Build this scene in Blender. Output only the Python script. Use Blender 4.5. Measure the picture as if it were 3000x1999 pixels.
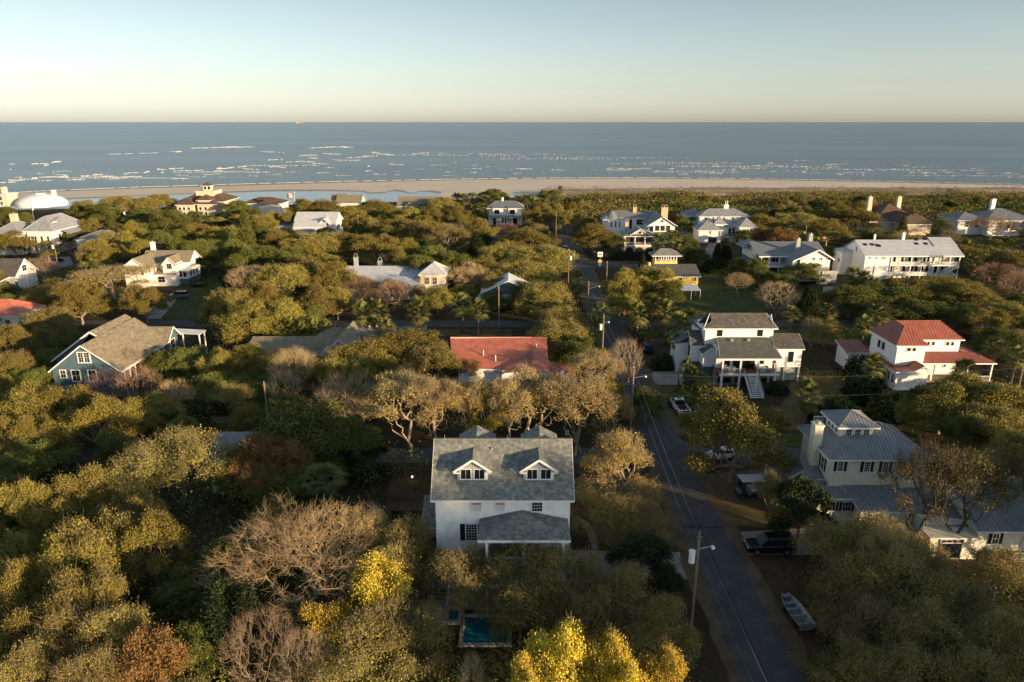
import bpy, math, random
import numpy as np
from mathutils import Vector, Matrix
sc = bpy.context.scene
for o in list(bpy.data.objects): bpy.data.objects.remove(o)
# ------------------------------------------------------------------ camera, sky, sun, exposure
PITCH = math.radians(17.39); F = 2050.0; HC = 45.0
cam = bpy.data.cameras.new('camera'); camo = bpy.data.objects.new('camera', cam)
sc.collection.objects.link(camo)
camo.location = (0, 0, HC); camo.rotation_euler = (math.radians(90) - PITCH, 0, 0)
cam.sensor_width = 36; cam.lens = F / 3000 * 36; cam.clip_start = 0.5; cam.clip_end = 120000
sc.camera = camo
SUN_AZ = math.radians(125)      # clockwise from the view direction: from the right and a little behind
SUN_EL = math.radians(8.0)
w = bpy.data.worlds.new('World'); sc.world = w; w.use_nodes = True
nt = w.node_tree; nt.nodes.clear()
out = nt.nodes.new('ShaderNodeOutputWorld'); bg = nt.nodes.new('ShaderNodeBackground')
sky = nt.nodes.new('ShaderNodeTexSky'); sky.sky_type = 'NISHITA'; sky.sun_disc = False
sky.sun_elevation = SUN_EL; sky.sun_rotation = SUN_AZ; sky.altitude = 40
sky.air_density = 1.0; sky.dust_density = 0.7; sky.ozone_density = 1.2
bg.inputs[1].default_value = SKY_STRENGTH = 0.12
hsv = nt.nodes.new('ShaderNodeHueSaturation'); hsv.inputs['Saturation'].default_value = .48; hsv.inputs['Value'].default_value = 1.42
tcs = nt.nodes.new('ShaderNodeTexCoord'); sep = nt.nodes.new('ShaderNodeSeparateXYZ'); rmp = nt.nodes.new('ShaderNodeValToRGB'); mxs = nt.nodes.new('ShaderNodeMixRGB'); mxs.blend_type = 'MULTIPLY'; mxs.inputs[0].default_value = 1
e_ = rmp.color_ramp.elements; e_[0].position = 0.0; e_[0].color = (.63, .675, .70, 1); e_[1].position = .5; e_[1].color = (.50, .58, .65, 1)
for p_, c_ in ((.03, (.59, .63, .68)), (.08, (.545, .595, .64)), (.15, (.49, .55, .60))): k_ = e_.new(p_); k_.color = (*c_, 1)
nt.links.new(tcs.outputs['Generated'], sep.inputs[0]); nt.links.new(sep.outputs['Z'], rmp.inputs[0])     # the clear evening air: a shade bluer overhead, paler low down
nt.links.new(sky.outputs[0], hsv.inputs['Color']); nt.links.new(hsv.outputs[0], mxs.inputs[1]); nt.links.new(rmp.outputs[0], mxs.inputs[2]); nt.links.new(mxs.outputs[0], bg.inputs[0]); nt.links.new(bg.outputs[0], out.inputs[0])
sl = bpy.data.lights.new('sun', 'SUN'); sl.energy = 5.0; sl.angle = math.radians(0.6); sl.color = (1.0, 0.70, 0.40)
so = bpy.data.objects.new('sun', sl); sc.collection.objects.link(so)
sdir = Vector((math.sin(SUN_AZ) * math.cos(SUN_EL), math.cos(SUN_AZ) * math.cos(SUN_EL), math.sin(SUN_EL)))
so.rotation_euler = sdir.to_track_quat('Z', 'Y').to_euler(); so.location = sdir * 300
sc.view_settings.view_transform = 'Standard'; sc.view_settings.look = 'None'
sc.view_settings.gamma = 1; sc.view_settings.use_curve_mapping = False
sc.view_settings.exposure = 0.95
sc.cycles.max_bounces = 5; sc.cycles.diffuse_bounces = 2; sc.cycles.glossy_bounces = 2
sc.cycles.transmission_bounces = 2; sc.cycles.transparent_max_bounces = 4

# ------------------------------------------------------------------ helpers
def P(x, y, z=0.0):
    """photo pixel (3000 wide) seen at height z -> ground plan position"""
    a = (x - 1500) / F; b = (y - 999.5) / F
    dy = math.cos(PITCH) - b * math.sin(PITCH); dz = -math.sin(PITCH) - b * math.cos(PITCH)
    t = (z - HC) / dz
    return a * t, dy * t
def PV(v, z=0.0): return P(v[0] * 1.275, v[1] * 1.275, z)
def Q(x, y, z):
    z -= HC
    d = y * math.cos(PITCH) - z * math.sin(PITCH); u = y * math.sin(PITCH) + z * math.cos(PITCH)
    return 1500 + F * x / d, 999.5 - F * u / d
coll = sc.collection
def tag(o, label=None, cat=None, group=None, kind=None):
    if label: o['label'] = label
    if cat: o['category'] = cat
    if group: o['group'] = group
    if kind: o['kind'] = kind
    return o
def empty(name, loc, yaw=0.0, scale=None):
    o = bpy.data.objects.new(name, None); coll.objects.link(o)
    o.location = loc; o.rotation_euler = (0, 0, yaw); o.empty_display_size = 0.5
    if scale: o.scale = scale
    return o
def link_mesh(name, me, parent=None):
    o = bpy.data.objects.new(name, me); coll.objects.link(o)
    if parent: o.parent = parent
    return o
def np_mesh(name, V, Fc, mats, mat_idx=None, smooth=False):
    """V (n,3), Fc list of int arrays each (m,k)"""
    me = bpy.data.meshes.new(name)
    if isinstance(Fc, np.ndarray): Fc = [Fc]
    Fc = [f for f in Fc if len(f)]
    nv = len(V); nl = sum(f.size for f in Fc); npoly = sum(len(f) for f in Fc)
    me.vertices.add(nv); me.vertices.foreach_set('co', np.ascontiguousarray(V, dtype=np.float32).ravel())
    me.loops.add(nl); me.loops.foreach_set('vertex_index', np.concatenate([f.ravel() for f in Fc]).astype(np.int32))
    starts = []; s = 0
    for f in Fc:
        k = f.shape[1]; starts.append(np.arange(len(f)) * k + s); s += f.size
    me.polygons.add(npoly); me.polygons.foreach_set('loop_start', np.concatenate(starts).astype(np.int32))
    if mat_idx is not None: me.polygons.foreach_set('material_index', np.asarray(mat_idx, dtype=np.int32))
    if smooth: me.polygons.foreach_set('use_smooth', np.ones(npoly, dtype=bool))
    me.update(calc_edges=True); me.validate()
    for m in (mats if isinstance(mats, (list, tuple)) else [mats]): me.materials.append(m)
    return me
class MB:
    def __init__(s): s.v = []; s.f = []
    def poly(s, pts):
        n = len(s.v); s.v += [tuple(p) for p in pts]; s.f.append(tuple(range(n, n + len(pts)))); return s
    def hull(s, bot, top):
        """prism from two rings with the same count"""
        n = len(s.v); k = len(bot)
        s.v += [tuple(p) for p in bot] + [tuple(p) for p in top]
        s.f.append(tuple(range(n + k - 1, n - 1, -1))); s.f.append(tuple(range(n + k, n + 2 * k)))
        for i in range(k):
            j = (i + 1) % k; s.f.append((n + i, n + j, n + k + j, n + k + i))
        return s
    def box(s, x0, x1, y0, y1, z0, z1):
        return s.hull([(x0, y0, z0), (x1, y0, z0), (x1, y1, z0), (x0, y1, z0)], [(x0, y0, z1), (x1, y0, z1), (x1, y1, z1), (x0, y1, z1)])
    def beam(s, p, q, w, h, up=(0, 0, 1)):
        p = Vector(p); q = Vector(q); d = (q - p).normalized(); up = Vector(up)
        if abs(d.dot(up)) > 0.98: up = Vector((1, 0, 0))
        r = d.cross(up).normalized(); u = r.cross(d).normalized()
        c = [(-w / 2, -h / 2), (w / 2, -h / 2), (w / 2, h / 2), (-w / 2, h / 2)]
        return s.hull([p + r * a + u * b for a, b in c], [q + r * a + u * b for a, b in c])
    def tube(s, p, q, r0, r1=None, n=8):
        r1 = r0 if r1 is None else r1
        p = Vector(p); q = Vector(q); d = (q - p).normalized(); up = Vector((0, 0, 1)) if abs(d.z) < .95 else Vector((1, 0, 0))
        a = d.cross(up).normalized(); b = a.cross(d)
        A = [math.tau * i / n for i in range(n)]
        return s.hull([p + (a * math.cos(t) + b * math.sin(t)) * r0 for t in A], [q + (a * math.cos(t) + b * math.sin(t)) * r1 for t in A])
    def tri_ok(s): return len(s.f) > 0
    def build(s, name, mat, parent=None, kind=None, label=None, smooth=False):
        me = bpy.data.meshes.new(name); me.from_pydata(s.v, [], s.f)
        me.validate(); me.materials.append(mat)
        import bmesh
        bm = bmesh.new(); bm.from_mesh(me); bmesh.ops.recalc_face_normals(bm, faces=bm.faces); bm.to_mesh(me); bm.free()
        if smooth:
            for p_ in me.polygons: p_.use_smooth = True
        o = link_mesh(name, me, parent)
        if kind: o['kind'] = kind
        if label: o['label'] = label
        return o
# ------------------------------------------------------------------ materials
M = {}
def mat(name, col, rough=0.7, var=0.12, scale=4.0, bump=0.0, bscale=20.0, metal=0.0, island=0.0, objrand=0.0, spec=0.3, col2=None, stretch=None, detail=4, mixlo=.35, mixhi=.65):
    m = bpy.data.materials.new(name); m.use_nodes = True; n = m.node_tree; b = n.nodes['Principled BSDF']
    b.inputs['Roughness'].default_value = rough; b.inputs['Metallic'].default_value = metal
    b.inputs['Specular IOR Level'].default_value = spec
    tc = n.nodes.new('ShaderNodeTexCoord'); vec = tc.outputs['Object']
    if stretch:
        mp = n.nodes.new('ShaderNodeMapping'); mp.inputs['Scale'].default_value = stretch
        n.links.new(vec, mp.inputs[0]); vec = mp.outputs[0]
    nz = n.nodes.new('ShaderNodeTexNoise'); nz.inputs['Scale'].default_value = scale; nz.inputs['Detail'].default_value = detail
    n.links.new(vec, nz.inputs['Vector'])
    rp = n.nodes.new('ShaderNodeValToRGB'); e = rp.color_ramp.elements
    e[0].position = mixlo; e[1].position = mixhi
    c2 = col2 if col2 else tuple(c * (1 - var) for c in col)
    c1 = col if col2 else tuple(min(1, c * (1 + var * .5)) for c in col)
    e[0].color = (*c2, 1); e[1].color = (*c1, 1)
    n.links.new(nz.outputs[0], rp.inputs[0]); last = rp.outputs[0]
    if island or objrand:
        hs = n.nodes.new('ShaderNodeHueSaturation'); mr = n.nodes.new('ShaderNodeMapRange')
        if island:
            g = n.nodes.new('ShaderNodeNewGeometry'); src = g.outputs['Random Per Island']; k = island
        else:
            g = n.nodes.new('ShaderNodeObjectInfo'); src = g.outputs['Random']; k = objrand
        mr.inputs['To Min'].default_value = 1 - k; mr.inputs['To Max'].default_value = 1 + k
        n.links.new(src, mr.inputs[0]); n.links.new(mr.outputs[0], hs.inputs['Value']); n.links.new(last, hs.inputs['Color']); last = hs.outputs[0]
    n.links.new(last, b.inputs['Base Color'])
    if bump:
        bn = n.nodes.new('ShaderNodeTexNoise'); bn.inputs['Scale'].default_value = bscale; bn.inputs['Detail'].default_value = 5
        n.links.new(vec, bn.inputs['Vector'])
        bp = n.nodes.new('ShaderNodeBump'); bp.inputs['Strength'].default_value = bump; bp.inputs['Distance'].default_value = .05
        n.links.new(bn.outputs[0], bp.inputs['Height']); n.links.new(bp.outputs[0], b.inputs['Normal'])
    M[name] = m
    return m
mat('white_paint', (.80, .80, .78), .6, .10, 1.2, island=.03)
mat('cream_paint', (.74, .70, .56), .6, .08, 1.5, island=.03)
mat('shaded_white', (.30, .29, .26), .8, .2, 3); mat('white_trim', (.82, .82, .80), .5, .05)  # the picket fence's white is darkened here to stand in for shade
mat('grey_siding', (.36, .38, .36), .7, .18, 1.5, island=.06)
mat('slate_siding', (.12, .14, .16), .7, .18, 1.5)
mat('blue_siding', (.085, .15, .20), .65, .12, 1.5, island=.05)
mat('green_siding', (.16, .20, .16), .7, .12, 1.5)
mat('yellow_paint', (.78, .58, .13), .6, .08, 1.5)
mat('tan_stucco', (.62, .54, .40), .8, .10, 1.5)
mat('brick', (.42, .25, .17), .85, .3, 5, island=.15)
mat('tan_brick', (.55, .40, .27), .85, .25, 5, island=.12)
mat('shingle_grey', (.235, .245, .225), .9, .3, 2.2, island=.24, bump=.4, bscale=40)
mat('shingle_dark', (.105, .10, .095), .9, .25, 2.2, island=.22, bump=.4, bscale=40)
mat('shingle_tan', (.27, .235, .165), .9, .22, 2.0, island=.18, bump=.4, bscale=40)
mat('shingle_brown', (.13, .09, .065), .9, .22, 2.0, island=.18)
mat('shingle_slate', (.125, .13, .12), .9, .2, 1.2, island=.1)
mat('metal_grey', (.36, .38, .40), .5, .14, .7, metal=.25, island=.05, spec=.5)
mat('metal_white', (.62, .64, .66), .4, .10, .7, metal=.2, island=.04, spec=.5)
mat('metal_blue', (.235, .25, .262), .5, .14, .7, metal=.2, island=.05, spec=.5)
mat('metal_red', (.30, .10, .07), .42, .16, .8, island=.06, spec=.4)
mat('metal_orange', (.58, .19, .12), .42, .16, .8, island=.06, spec=.4)
mat('black_paint', (.012, .014, .016), .5, .1)
mat('shutter_black', (.012, .016, .022), .5, .1)
mat('dark_wood', (.035, .028, .022), .8, .3, 3)
mat('brown_wood', (.20, .085, .04), .7, .2, 3)
mat('deck_wood', (.30, .22, .15), .8, .2, 3, island=.12)
mat('pole_wood', (.24, .18, .12), .9, .25, 3, stretch=(6, 6, .6))
mat('grey_metal', (.45, .47, .48), .4, .08, metal=.6)
mat('curtain', (.60, .62, .64), .9, .2, 12, stretch=(6, 1, .5))
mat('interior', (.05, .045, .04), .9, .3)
mat('concrete', (.30, .285, .26), .9, .22, .5, bump=.2, bscale=8, island=.06)
mat('rubber', (.015, .015, .016), .8, .1)
mat('cloth_white', (.72, .73, .75), .8, .06)
def glassmat():
    m = bpy.data.materials.new('window_glass'); m.use_nodes = True; n = m.node_tree; b = n.nodes['Principled BSDF']
    b.inputs['Base Color'].default_value = (.018, .022, .028, 1); b.inputs['Roughness'].default_value = .1; b.inputs['Specular IOR Level'].default_value = .14
    nz = n.nodes.new('ShaderNodeTexNoise'); nz.inputs['Scale'].default_value = 1.3
    bp = n.nodes.new('ShaderNodeBump'); bp.inputs['Strength'].default_value = .08
    tc = n.nodes.new('ShaderNodeTexCoord'); n.links.new(tc.outputs['Object'], nz.inputs['Vector'])
    n.links.new(nz.outputs[0], bp.inputs['Height']); n.links.new(bp.outputs[0], b.inputs['Normal']); M['glass'] = m
glassmat()

# ------------------------------------------------------------------ polygon clipping for roof panels, boards and shingles
def clip(poly, a, b, c):
    """keep the part of a 2D polygon with a*x+b*y<=c"""
    res = []
    for i in range(len(poly)):
        p = poly[i]; q = poly[(i + 1) % len(poly)]
        dp = a * p[0] + b * p[1] - c; dq = a * q[0] + b * q[1] - c
        if dp <= 0: res.append(p)
        if (dp < 0 < dq) or (dq < 0 < dp):
            t = dp / (dp - dq); res.append((p[0] + (q[0] - p[0]) * t, p[1] + (q[1] - p[1]) * t))
    return res
def area2(p): return abs(sum(p[i][0] * p[(i + 1) % len(p)][1] - p[(i + 1) % len(p)][0] * p[i][1] for i in range(len(p)))) / 2
class House:
    def __init__(s, name, label, x, y, yaw=0.0, cat='house', wallmat='white_paint', trim='white_trim'):
        s.root = empty(name, (x, y, 0), yaw); tag(s.root, label, cat); s.ox, s.oy, s.yaw = x, y, yaw
        s.wm = wallmat; s.tm = trim; s.trim = MB(); s.c, s.sn = math.cos(yaw), math.sin(yaw)
    def loc(s, wx, wy):
        dx, dy = wx - s.ox, wy - s.oy
        return dx * s.c + dy * s.sn, -dx * s.sn + dy * s.c
    def L(s, px, py, z): return s.loc(*P(px, py, z))
    def on(s, plane, c, px, py):
        """pixel ray met with a local wall plane: returns (u, z)"""
        a = (px - 1500) / F; b = (py - 999.5) / F
        D = Vector((a, math.cos(PITCH) - b * math.sin(PITCH), -math.sin(PITCH) - b * math.cos(PITCH)))
        ox, oy = s.loc(0, 0); ex, ey = s.loc(D.x, D.y); d = (ex - ox, ey - oy)
        if plane in 'FB': t = (c - oy) / d[1]; return ox + t * d[0], HC + t * D.z
        t = (c - ox) / d[0]; return oy + t * d[1], HC + t * D.z
    # walls
    def wall(s, x0, x1, y0, y1, z0, z1, m=None, name='wall'):
        return MB().box(x0, x1, y0, y1, z0, z1).build(name, M[m or s.wm], s.root)
    def prism(s, ring_lo, ring_hi, m=None, name='wall'):
        return MB().hull(ring_lo, ring_hi).build(name, M[m or s.wm], s.root)
    def frame(s, plane, c):
        """origin, u, normal (out), for a wall plane"""
        if plane == 'F': return Vector((0, c, 0)), Vector((1, 0, 0)), Vector((0, -1, 0))
        if plane == 'B': return Vector((0, c, 0)), Vector((1, 0, 0)), Vector((0, 1, 0))
        if plane == 'L': return Vector((c, 0, 0)), Vector((0, 1, 0)), Vector((-1, 0, 0))
        return Vector((c, 0, 0)), Vector((0, 1, 0)), Vector((1, 0, 0))
    def boards(s, plane, c, poly, h=.2, m=None, parts=False, vertical=False, name='siding_board'):
        """clapboards on a wall polygon given as (u,z) points; c is the wall plane"""
        O, U, N = s.frame(plane, c); m = M[m or s.wm]; Z = Vector((0, 0, 1))
        if vertical: lo = min(p[0] for p in poly); hi = max(p[0] for p in poly)
        else: lo = min(p[1] for p in poly); hi = max(p[1] for p in poly)
        t = lo; mb = MB()
        while t < hi - .02:
            e = min(t + h, hi)
            q = clip(clip(poly, -1, 0, -t), 1, 0, e) if vertical else clip(clip(poly, 0, -1, -t), 0, 1, e - .03)
            if len(q) > 2 and area2(q) > .01:
                if vertical:
                    g = .05
                    r0 = [O + U * a + Z * b + N * .005 for a, b in q]; r1 = [O + U * (a if a > t + .01 else a) + Z * b + N * .02 for a, b in q]
                    mb.hull(r0, r1)
                    q2 = clip(q, 1, 0, t + g)
                    if len(q2) > 2: mb.hull([O + U * a + Z * b + N * .02 for a, b in q2], [O + U * a + Z * b + N * .05 for a, b in q2])
                else:
                    r0 = [O + U * a + Z * b + N * .002 for a, b in q]
                    r1 = [O + U * a + Z * b + N * (.075 if b < t + h * .5 else .03) for a, b in q]
                    mb.hull(r0, r1)
                if parts: mb.build(name, m, s.root); mb = MB()
            t = e
        if mb.v: o = mb.build(name, m, s.root, kind='stuff')
    # roofs
    def face(s, poly, m, cover='metal', pw=.5, parts=True, th=.10, name=None, holes=()):
        """one planar roof face: slab, then standing-seam panels or shingles laid on it"""
        V3 = [Vector(p) for p in poly]
        n = Vector((0, 0, 0))
        for i in range(len(V3)): n += V3[i].cross(V3[(i + 1) % len(V3)])
        n.normalize()
        if n.z < 0: n = -n; V3.reverse()
        u = Vector((0, 0, 1)).cross(n)
        u = Vector((1, 0, 0)) if u.length < 1e-4 else u.normalized()
        if u.x < -.01 or (abs(u.x) < .01 and u.y < 0): u = -u
        v = n.cross(u); 
        if v.z < 0: v = -v
        O = V3[0]; q = [((p - O).dot(u), (p - O).dot(v)) for p in V3]
        W3 = lambda a, b, d: O + u * a + v * b + n * d
        MB().hull([W3(a, b, -th) for a, b in q], [W3(a, b, 0) for a, b in q]).build('roof_deck', M[m], s.root)
        us = [a for a, b in q]; vs = [b for a, b in q]
        mm = M[m]
        if cover == 'metal':
            t = math.floor(min(us) / pw) * pw; mb = MB()
            while t < max(us) - .02:
                e = t + pw
                c = clip(clip(q, -1, 0, -(t + .012)), 1, 0, e - .012)
                if len(c) > 2 and area2(c) > .01:
                    mb.hull([W3(a, b, .003) for a, b in c], [W3(a, b, .03) for a, b in c])
                    r = clip(clip(q, -1, 0, -(t + .012)), 1, 0, t + .06)
                    if len(r) > 2 and area2(r) > .004: mb.hull([W3(a, b, .03) for a, b in r], [W3(a, b, .06) for a, b in r])
                    if parts: mb.build('roof_panel', mm, s.root); mb = MB()
                t = e
            if mb.v: mb.build('roof_panel', mm, s.root, kind='stuff')
        else:
            row = .26 if cover == 'fine' else .4; tab = .34 if cover == 'fine' else .55
            rnd = random.Random(len(q) * 7 + int(abs(us[-1]) * 100)); mb = MB(); b0 = min(vs); k = 0
            while b0 < max(vs) - .02:
                b1 = b0 + row; a0 = min(us) - rnd.random() * tab
                strip = clip(clip(q, 0, -1, -b0), 0, 1, b1 - .004)
                if len(strip) > 2:
                    while a0 < max(us):
                        a1 = a0 + tab * (.75 + .5 * rnd.random())
                        c = clip(clip(strip, -1, 0, -a0), 1, 0, a1 - .012)
                        if len(c) > 2 and area2(c) > .005:
                            dz = rnd.random() * .008
                            n0 = len(mb.v); kk = len(c)
                            mb.v += [tuple(W3(a, b, (.05 + dz) if b < b0 + row * .5 else .02)) for a, b in c] + [tuple(W3(a, b, 0)) for a, b in c]
                            mb.f.append(tuple(range(n0, n0 + kk)))
                            for i in range(kk):
                                j = (i + 1) % kk
                                if c[i][1] < b0 + row * .5 and c[j][1] < b0 + row * .5: mb.f.append((n0 + i, n0 + j, n0 + kk + j, n0 + kk + i))
                        a0 = a1
                b0 = b1; k += 1
            if mb.v: mb.build('shingle', mm, s.root, kind='stuff')
        return n
    def fascia(s, *pts, w=.05, h=.2, closed=False):
        P3 = [Vector(p) for p in pts]
        for i in range(len(P3) - (0 if closed else 1)):
            a, b = P3[i], P3[(i + 1) % len(P3)]
            s.trim.beam(a - Vector((0, 0, h * .42)), b - Vector((0, 0, h * .42)), w, h)
    def gable(s, x0, x1, y0, y1, z, rise, axis='x', oh=.4, m='metal_grey', cover='metal', pw=.5, parts=True, ends=True, endm=None, ridge_at=.5, only=None):
        """rect is the wall rectangle; z the wall top"""
        if axis == 'x':
            yr = y0 + (y1 - y0) * ridge_at; sf = rise / (yr - y0); sb = rise / (y1 - yr)
            a = (x0 - oh, y0 - oh, z - oh * sf); b = (x1 + oh, y0 - oh, z - oh * sf); c = (x1 + oh, yr, z + rise); d = (x0 - oh, yr, z + rise)
            e = (x1 + oh, y1 + oh, z - oh * sb); f = (x0 - oh, y1 + oh, z - oh * sb)
            if ends:
                for X, o in ((x0, 0), (x1, 1)):
                    xx = (X, X + .1) if o == 0 else (X - .1, X)
                    MB().hull([(xx[0], y0, z), (xx[0], y1, z), (xx[0], yr, z + rise - .02)], [(xx[1], y0, z), (xx[1], y1, z), (xx[1], yr, z + rise - .02)]).build('gable_wall', M[endm or s.wm], s.root)
            s.fascia(f, d, a, b, c, e)
        else:
            xr = x0 + (x1 - x0) * ridge_at; sf = rise / (xr - x0); sb = rise / (x1 - xr)
            a = (x0 - oh, y0 - oh, z - oh * sf); b = (x0 - oh, y1 + oh, z - oh * sf); c = (xr, y1 + oh, z + rise); d = (xr, y0 - oh, z + rise)
            e = (x1 + oh, y1 + oh, z - oh * sb); f = (x1 + oh, y0 - oh, z - oh * sb)
            if ends:
                for Y, o in ((y0, 0), (y1, 1)):
                    yy = (Y, Y + .1) if o == 0 else (Y - .1, Y)
                    MB().hull([(x0, yy[0], z), (x1, yy[0], z), (xr, yy[0], z + rise - .02)], [(x0, yy[1], z), (x1, yy[1], z), (xr, yy[1], z + rise - .02)]).build('gable_wall', M[endm or s.wm], s.root)
            s.fascia(b, a, d, f, e)
        if only != 2: s.face([a, b, c, d], m, cover, pw, parts)
        if only != 1: s.face([d, c, e, f], m, cover, pw, parts)
    def hip(s, x0, x1, y0, y1, z, rise, oh=.5, m='metal_grey', cover='metal', pw=.5, parts=True, axis=None, run=None):
        a, b, c, d = (x0 - oh, y0 - oh, z), (x1 + oh, y0 - oh, z), (x1 + oh, y1 + oh, z), (x0 - oh, y1 + oh, z)
        W, D = x1 - x0 + 2 * oh, y1 - y0 + 2 * oh
        ax = axis or ('x' if W >= D else 'y'); r = run if run is not None else min(W, D) / 2
        if ax == 'x':
            ym = (y0 + y1) / 2; p = (x0 - oh + r, ym, z + rise); q = (x1 + oh - r, ym, z + rise)
            if q[0] - p[0] < .05:
                xm = (x0 + x1) / 2; p = q = (xm, ym, z + rise)
                fs = [[a, b, p], [b, c, p], [c, d, p], [d, a, p]]
            else: fs = [[a, b, q, p], [b, c, q], [c, d, p, q], [d, a, p]]
        else:
            xm = (x0 + x1) / 2; p = (xm, y0 - oh + r, z + rise); q = (xm, y1 + oh - r, z + rise)
            fs = [[a, b, p], [b, c, q, p], [c, d, q], [d, a, p, q]]
            if q[1] - p[1] < .05: fs = [[a, b, p], [b, c, p], [c, d, p], [d, a, p]]
        for f_ in fs: s.face(f_, m, cover, pw, parts)
        s.fascia(a, b, c, d, closed=True)
        cap = MB(); R = M[m]
        for e_ in ((a, p), (d, p if ax == 'x' else q), (b, q if ax == 'x' else p), (c, q), (p, q)):
            if (Vector(e_[0]) - Vector(e_[1])).length > .1:
                cap.beam(Vector(e_[0]) + Vector((0, 0, .07)), Vector(e_[1]) + Vector((0, 0, .07)), .16, .07)
        cap.build('ridge_cap', R, s.root)
    # fittings
    def win(s, plane, c, u0, u1, z0, z1, nx=2, nz=2, fr=.09, pane='glass', frm=None, mun=.035, shut=None, sash=True, name='window', mull=None):
        O, U, N = s.frame(plane, c); Z = Vector((0, 0, 1)); fm = M[frm or s.tm]
        if u0 > u1: u0, u1 = u1, u0
        def bar(mb, a0, a1, b0, b1, d0, d1):
            cs = [(a0, b0), (a1, b0), (a1, b1), (a0, b1)]
            mb.hull([O + U * a + Z * b + N * (d0 if d0 < .01 else d0 + .05) for a, b in cs], [O + U * a + Z * b + N * (d1 + .05) for a, b in cs])
        mb = MB()
        bar(mb, u0 - fr, u1 + fr, z1, z1 + fr, .005, .10); bar(mb, u0 - fr * 1.3, u1 + fr * 1.3, z0 - fr, z0, .005, .13)
        bar(mb, u0 - fr, u0, z0, z1, .005, .09); bar(mb, u1, u1 + fr, z0, z1, .005, .09)
        for i in range(1, nx): x = u0 + (u1 - u0) * i / nx; k = (mull if (mull and i == nx // 2) else mun * .65); bar(mb, x - k / 2, x + k / 2, z0, z1, .055, .075)
        for i in range(1, nz): y = z0 + (z1 - z0) * i / nz; k = mun * .65 * (1.8 if sash and nz % 2 == 0 and i == nz // 2 else 1); bar(mb, u0, u1, y - k / 2, y + k / 2, .056, .078)
        fo = mb.build(name, fm, s.root)
        pb = MB(); bar(pb, u0, u1, z0, z1, .006, .05); pb.build('pane', M[pane], fo)
        if shut:
            sw = shut
            for a0, a1 in ((u0 - fr - sw, u0 - fr - .01), (u1 + fr + .01, u1 + fr + sw)):
                sb = MB(); bar(sb, a0, a1, z0 - fr * .5, z1 + fr * .5, .006, .05); bar(sb, a0 + .04, a1 - .04, z0 + .1, (z0 + z1) / 2 - .05, .05, .065)
                bar(sb, a0 + .04, a1 - .04, (z0 + z1) / 2 + .05, z1 - .1, .05, .065)
                sb.build('shutter', M['shutter_black'], s.root)
        return fo
    def winpx(s, plane, c, x0, y0, x1, y1, **k):
        a = s.on(plane, c, x0, y1); b = s.on(plane, c, x1, y0)
        return s.win(plane, c, a[0], b[0], a[1], b[1], **k)
    def post(s, x, y, z0, z1, w=.2, m=None, name='post'):
        MB().box(x - w / 2, x + w / 2, y - w / 2, y + w / 2, z0, z1).build(name, M[m or s.tm], s.root)
    def rail(s, p, q, h=.95, step=.14, m=None, balus=True, bars=0, name='railing', kind=None):
        p = Vector(p); q = Vector(q); mb = MB(); d = q - p; n = max(2, int(d.length / step))
        mb.beam(p + Vector((0, 0, h)), q + Vector((0, 0, h)), .08, .07); mb.beam(p + Vector((0, 0, .1)), q + Vector((0, 0, .1)), .06, .06)
        if balus:
            for i in range(n + 1):
                a = p + d * (i / n); mb.beam(a + Vector((0, 0, .1)), a + Vector((0, 0, h)), .035, .035)
        for i in range(bars):
            z = .1 + (h - .1) * (i + 1) / (bars + 1); mb.beam(p + Vector((0, 0, z)), q + Vector((0, 0, z)), .05, .2)
        return mb.build(name, M[m or s.tm], s.root)
    def stairs(s, x0, x1, y0, z0, y1, z1, n=12, m='deck_wood', axis='y'):
        for i in range(n):
            t0 = i / n; t1 = (i + 1) / n; z = z0 + (z1 - z0) * (i + .5) / n
            a, b = sorted((y0 + (y1 - y0) * t0, y0 + (y1 - y0) * t1))
            mb = MB()
            if axis == 'y': mb.box(x0, x1, a, b, z - .06, z)
            else: mb.box(a, b, x0, x1, z - .06, z)
            mb.build('stair_step', M[m], s.root)
        for X in (x0, x1):
            mb = MB()
            if axis == 'y': mb.beam((X, y0, z0 - .12), (X, y1, z1 - .12), .08, .3)
            else: mb.beam((y0, X, z0 - .12), (y1, X, z1 - .12), .08, .3)
            mb.build('stair_stringer', M[s.tm], s.root)
    def chimney(s, x, y, z0, z1, w=.9, d=.9, m='brick', arch=0, taper=0.0, cap='grey_metal'):
        ring = lambda z, k=0: [(x - w / 2 + k, y - d / 2 + k, z), (x + w / 2 - k, y - d / 2 + k, z), (x + w / 2 - k, y + d / 2 - k, z), (x - w / 2 + k, y + d / 2 - k, z)]
        ch = MB().hull(ring(z0), ring(z1, taper)).hull(ring(z1 - .15, taper - .08), ring(z1 + .03, taper - .08)).build('chimney', M[m], s.root)
        if arch:
            mb = MB()
            for k in range(arch):
                cx = x + (k - (arch - 1) / 2) * w / arch; r = w / arch * .42
                for sgn in (-1, 1):
                    pr = None
                    for i in range(7):
                        t = i / 6; xx = cx + sgn * r * math.cos(t * math.pi / 2); zz = z1 + .03 + .9 * math.sin(t * math.pi / 2) ** .8 * (1.1)
                        if pr: mb.beam(pr, (xx, y, zz), .12, .14, up=(0, 1, 0))
                        pr = (xx, y, zz)
            mb.build('chimney_cap', M[m], ch)
        else:
            MB().tube((x, y, z1), (x, y, z1 + .35), min(w, d) * .28, n=8).build('flue', M[cap], ch)
        return ch
    def vent(s, x, y, z, h=.5, r=.06, m='grey_metal'):
        MB().tube((x, y, z - .2), (x, y, z + h), r, n=6).build('vent_pipe', M[m], s.root)
    def done(s):
        if s.trim.v: s.trim.build('fascia', M[s.tm], s.root)
        return s.root
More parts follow.
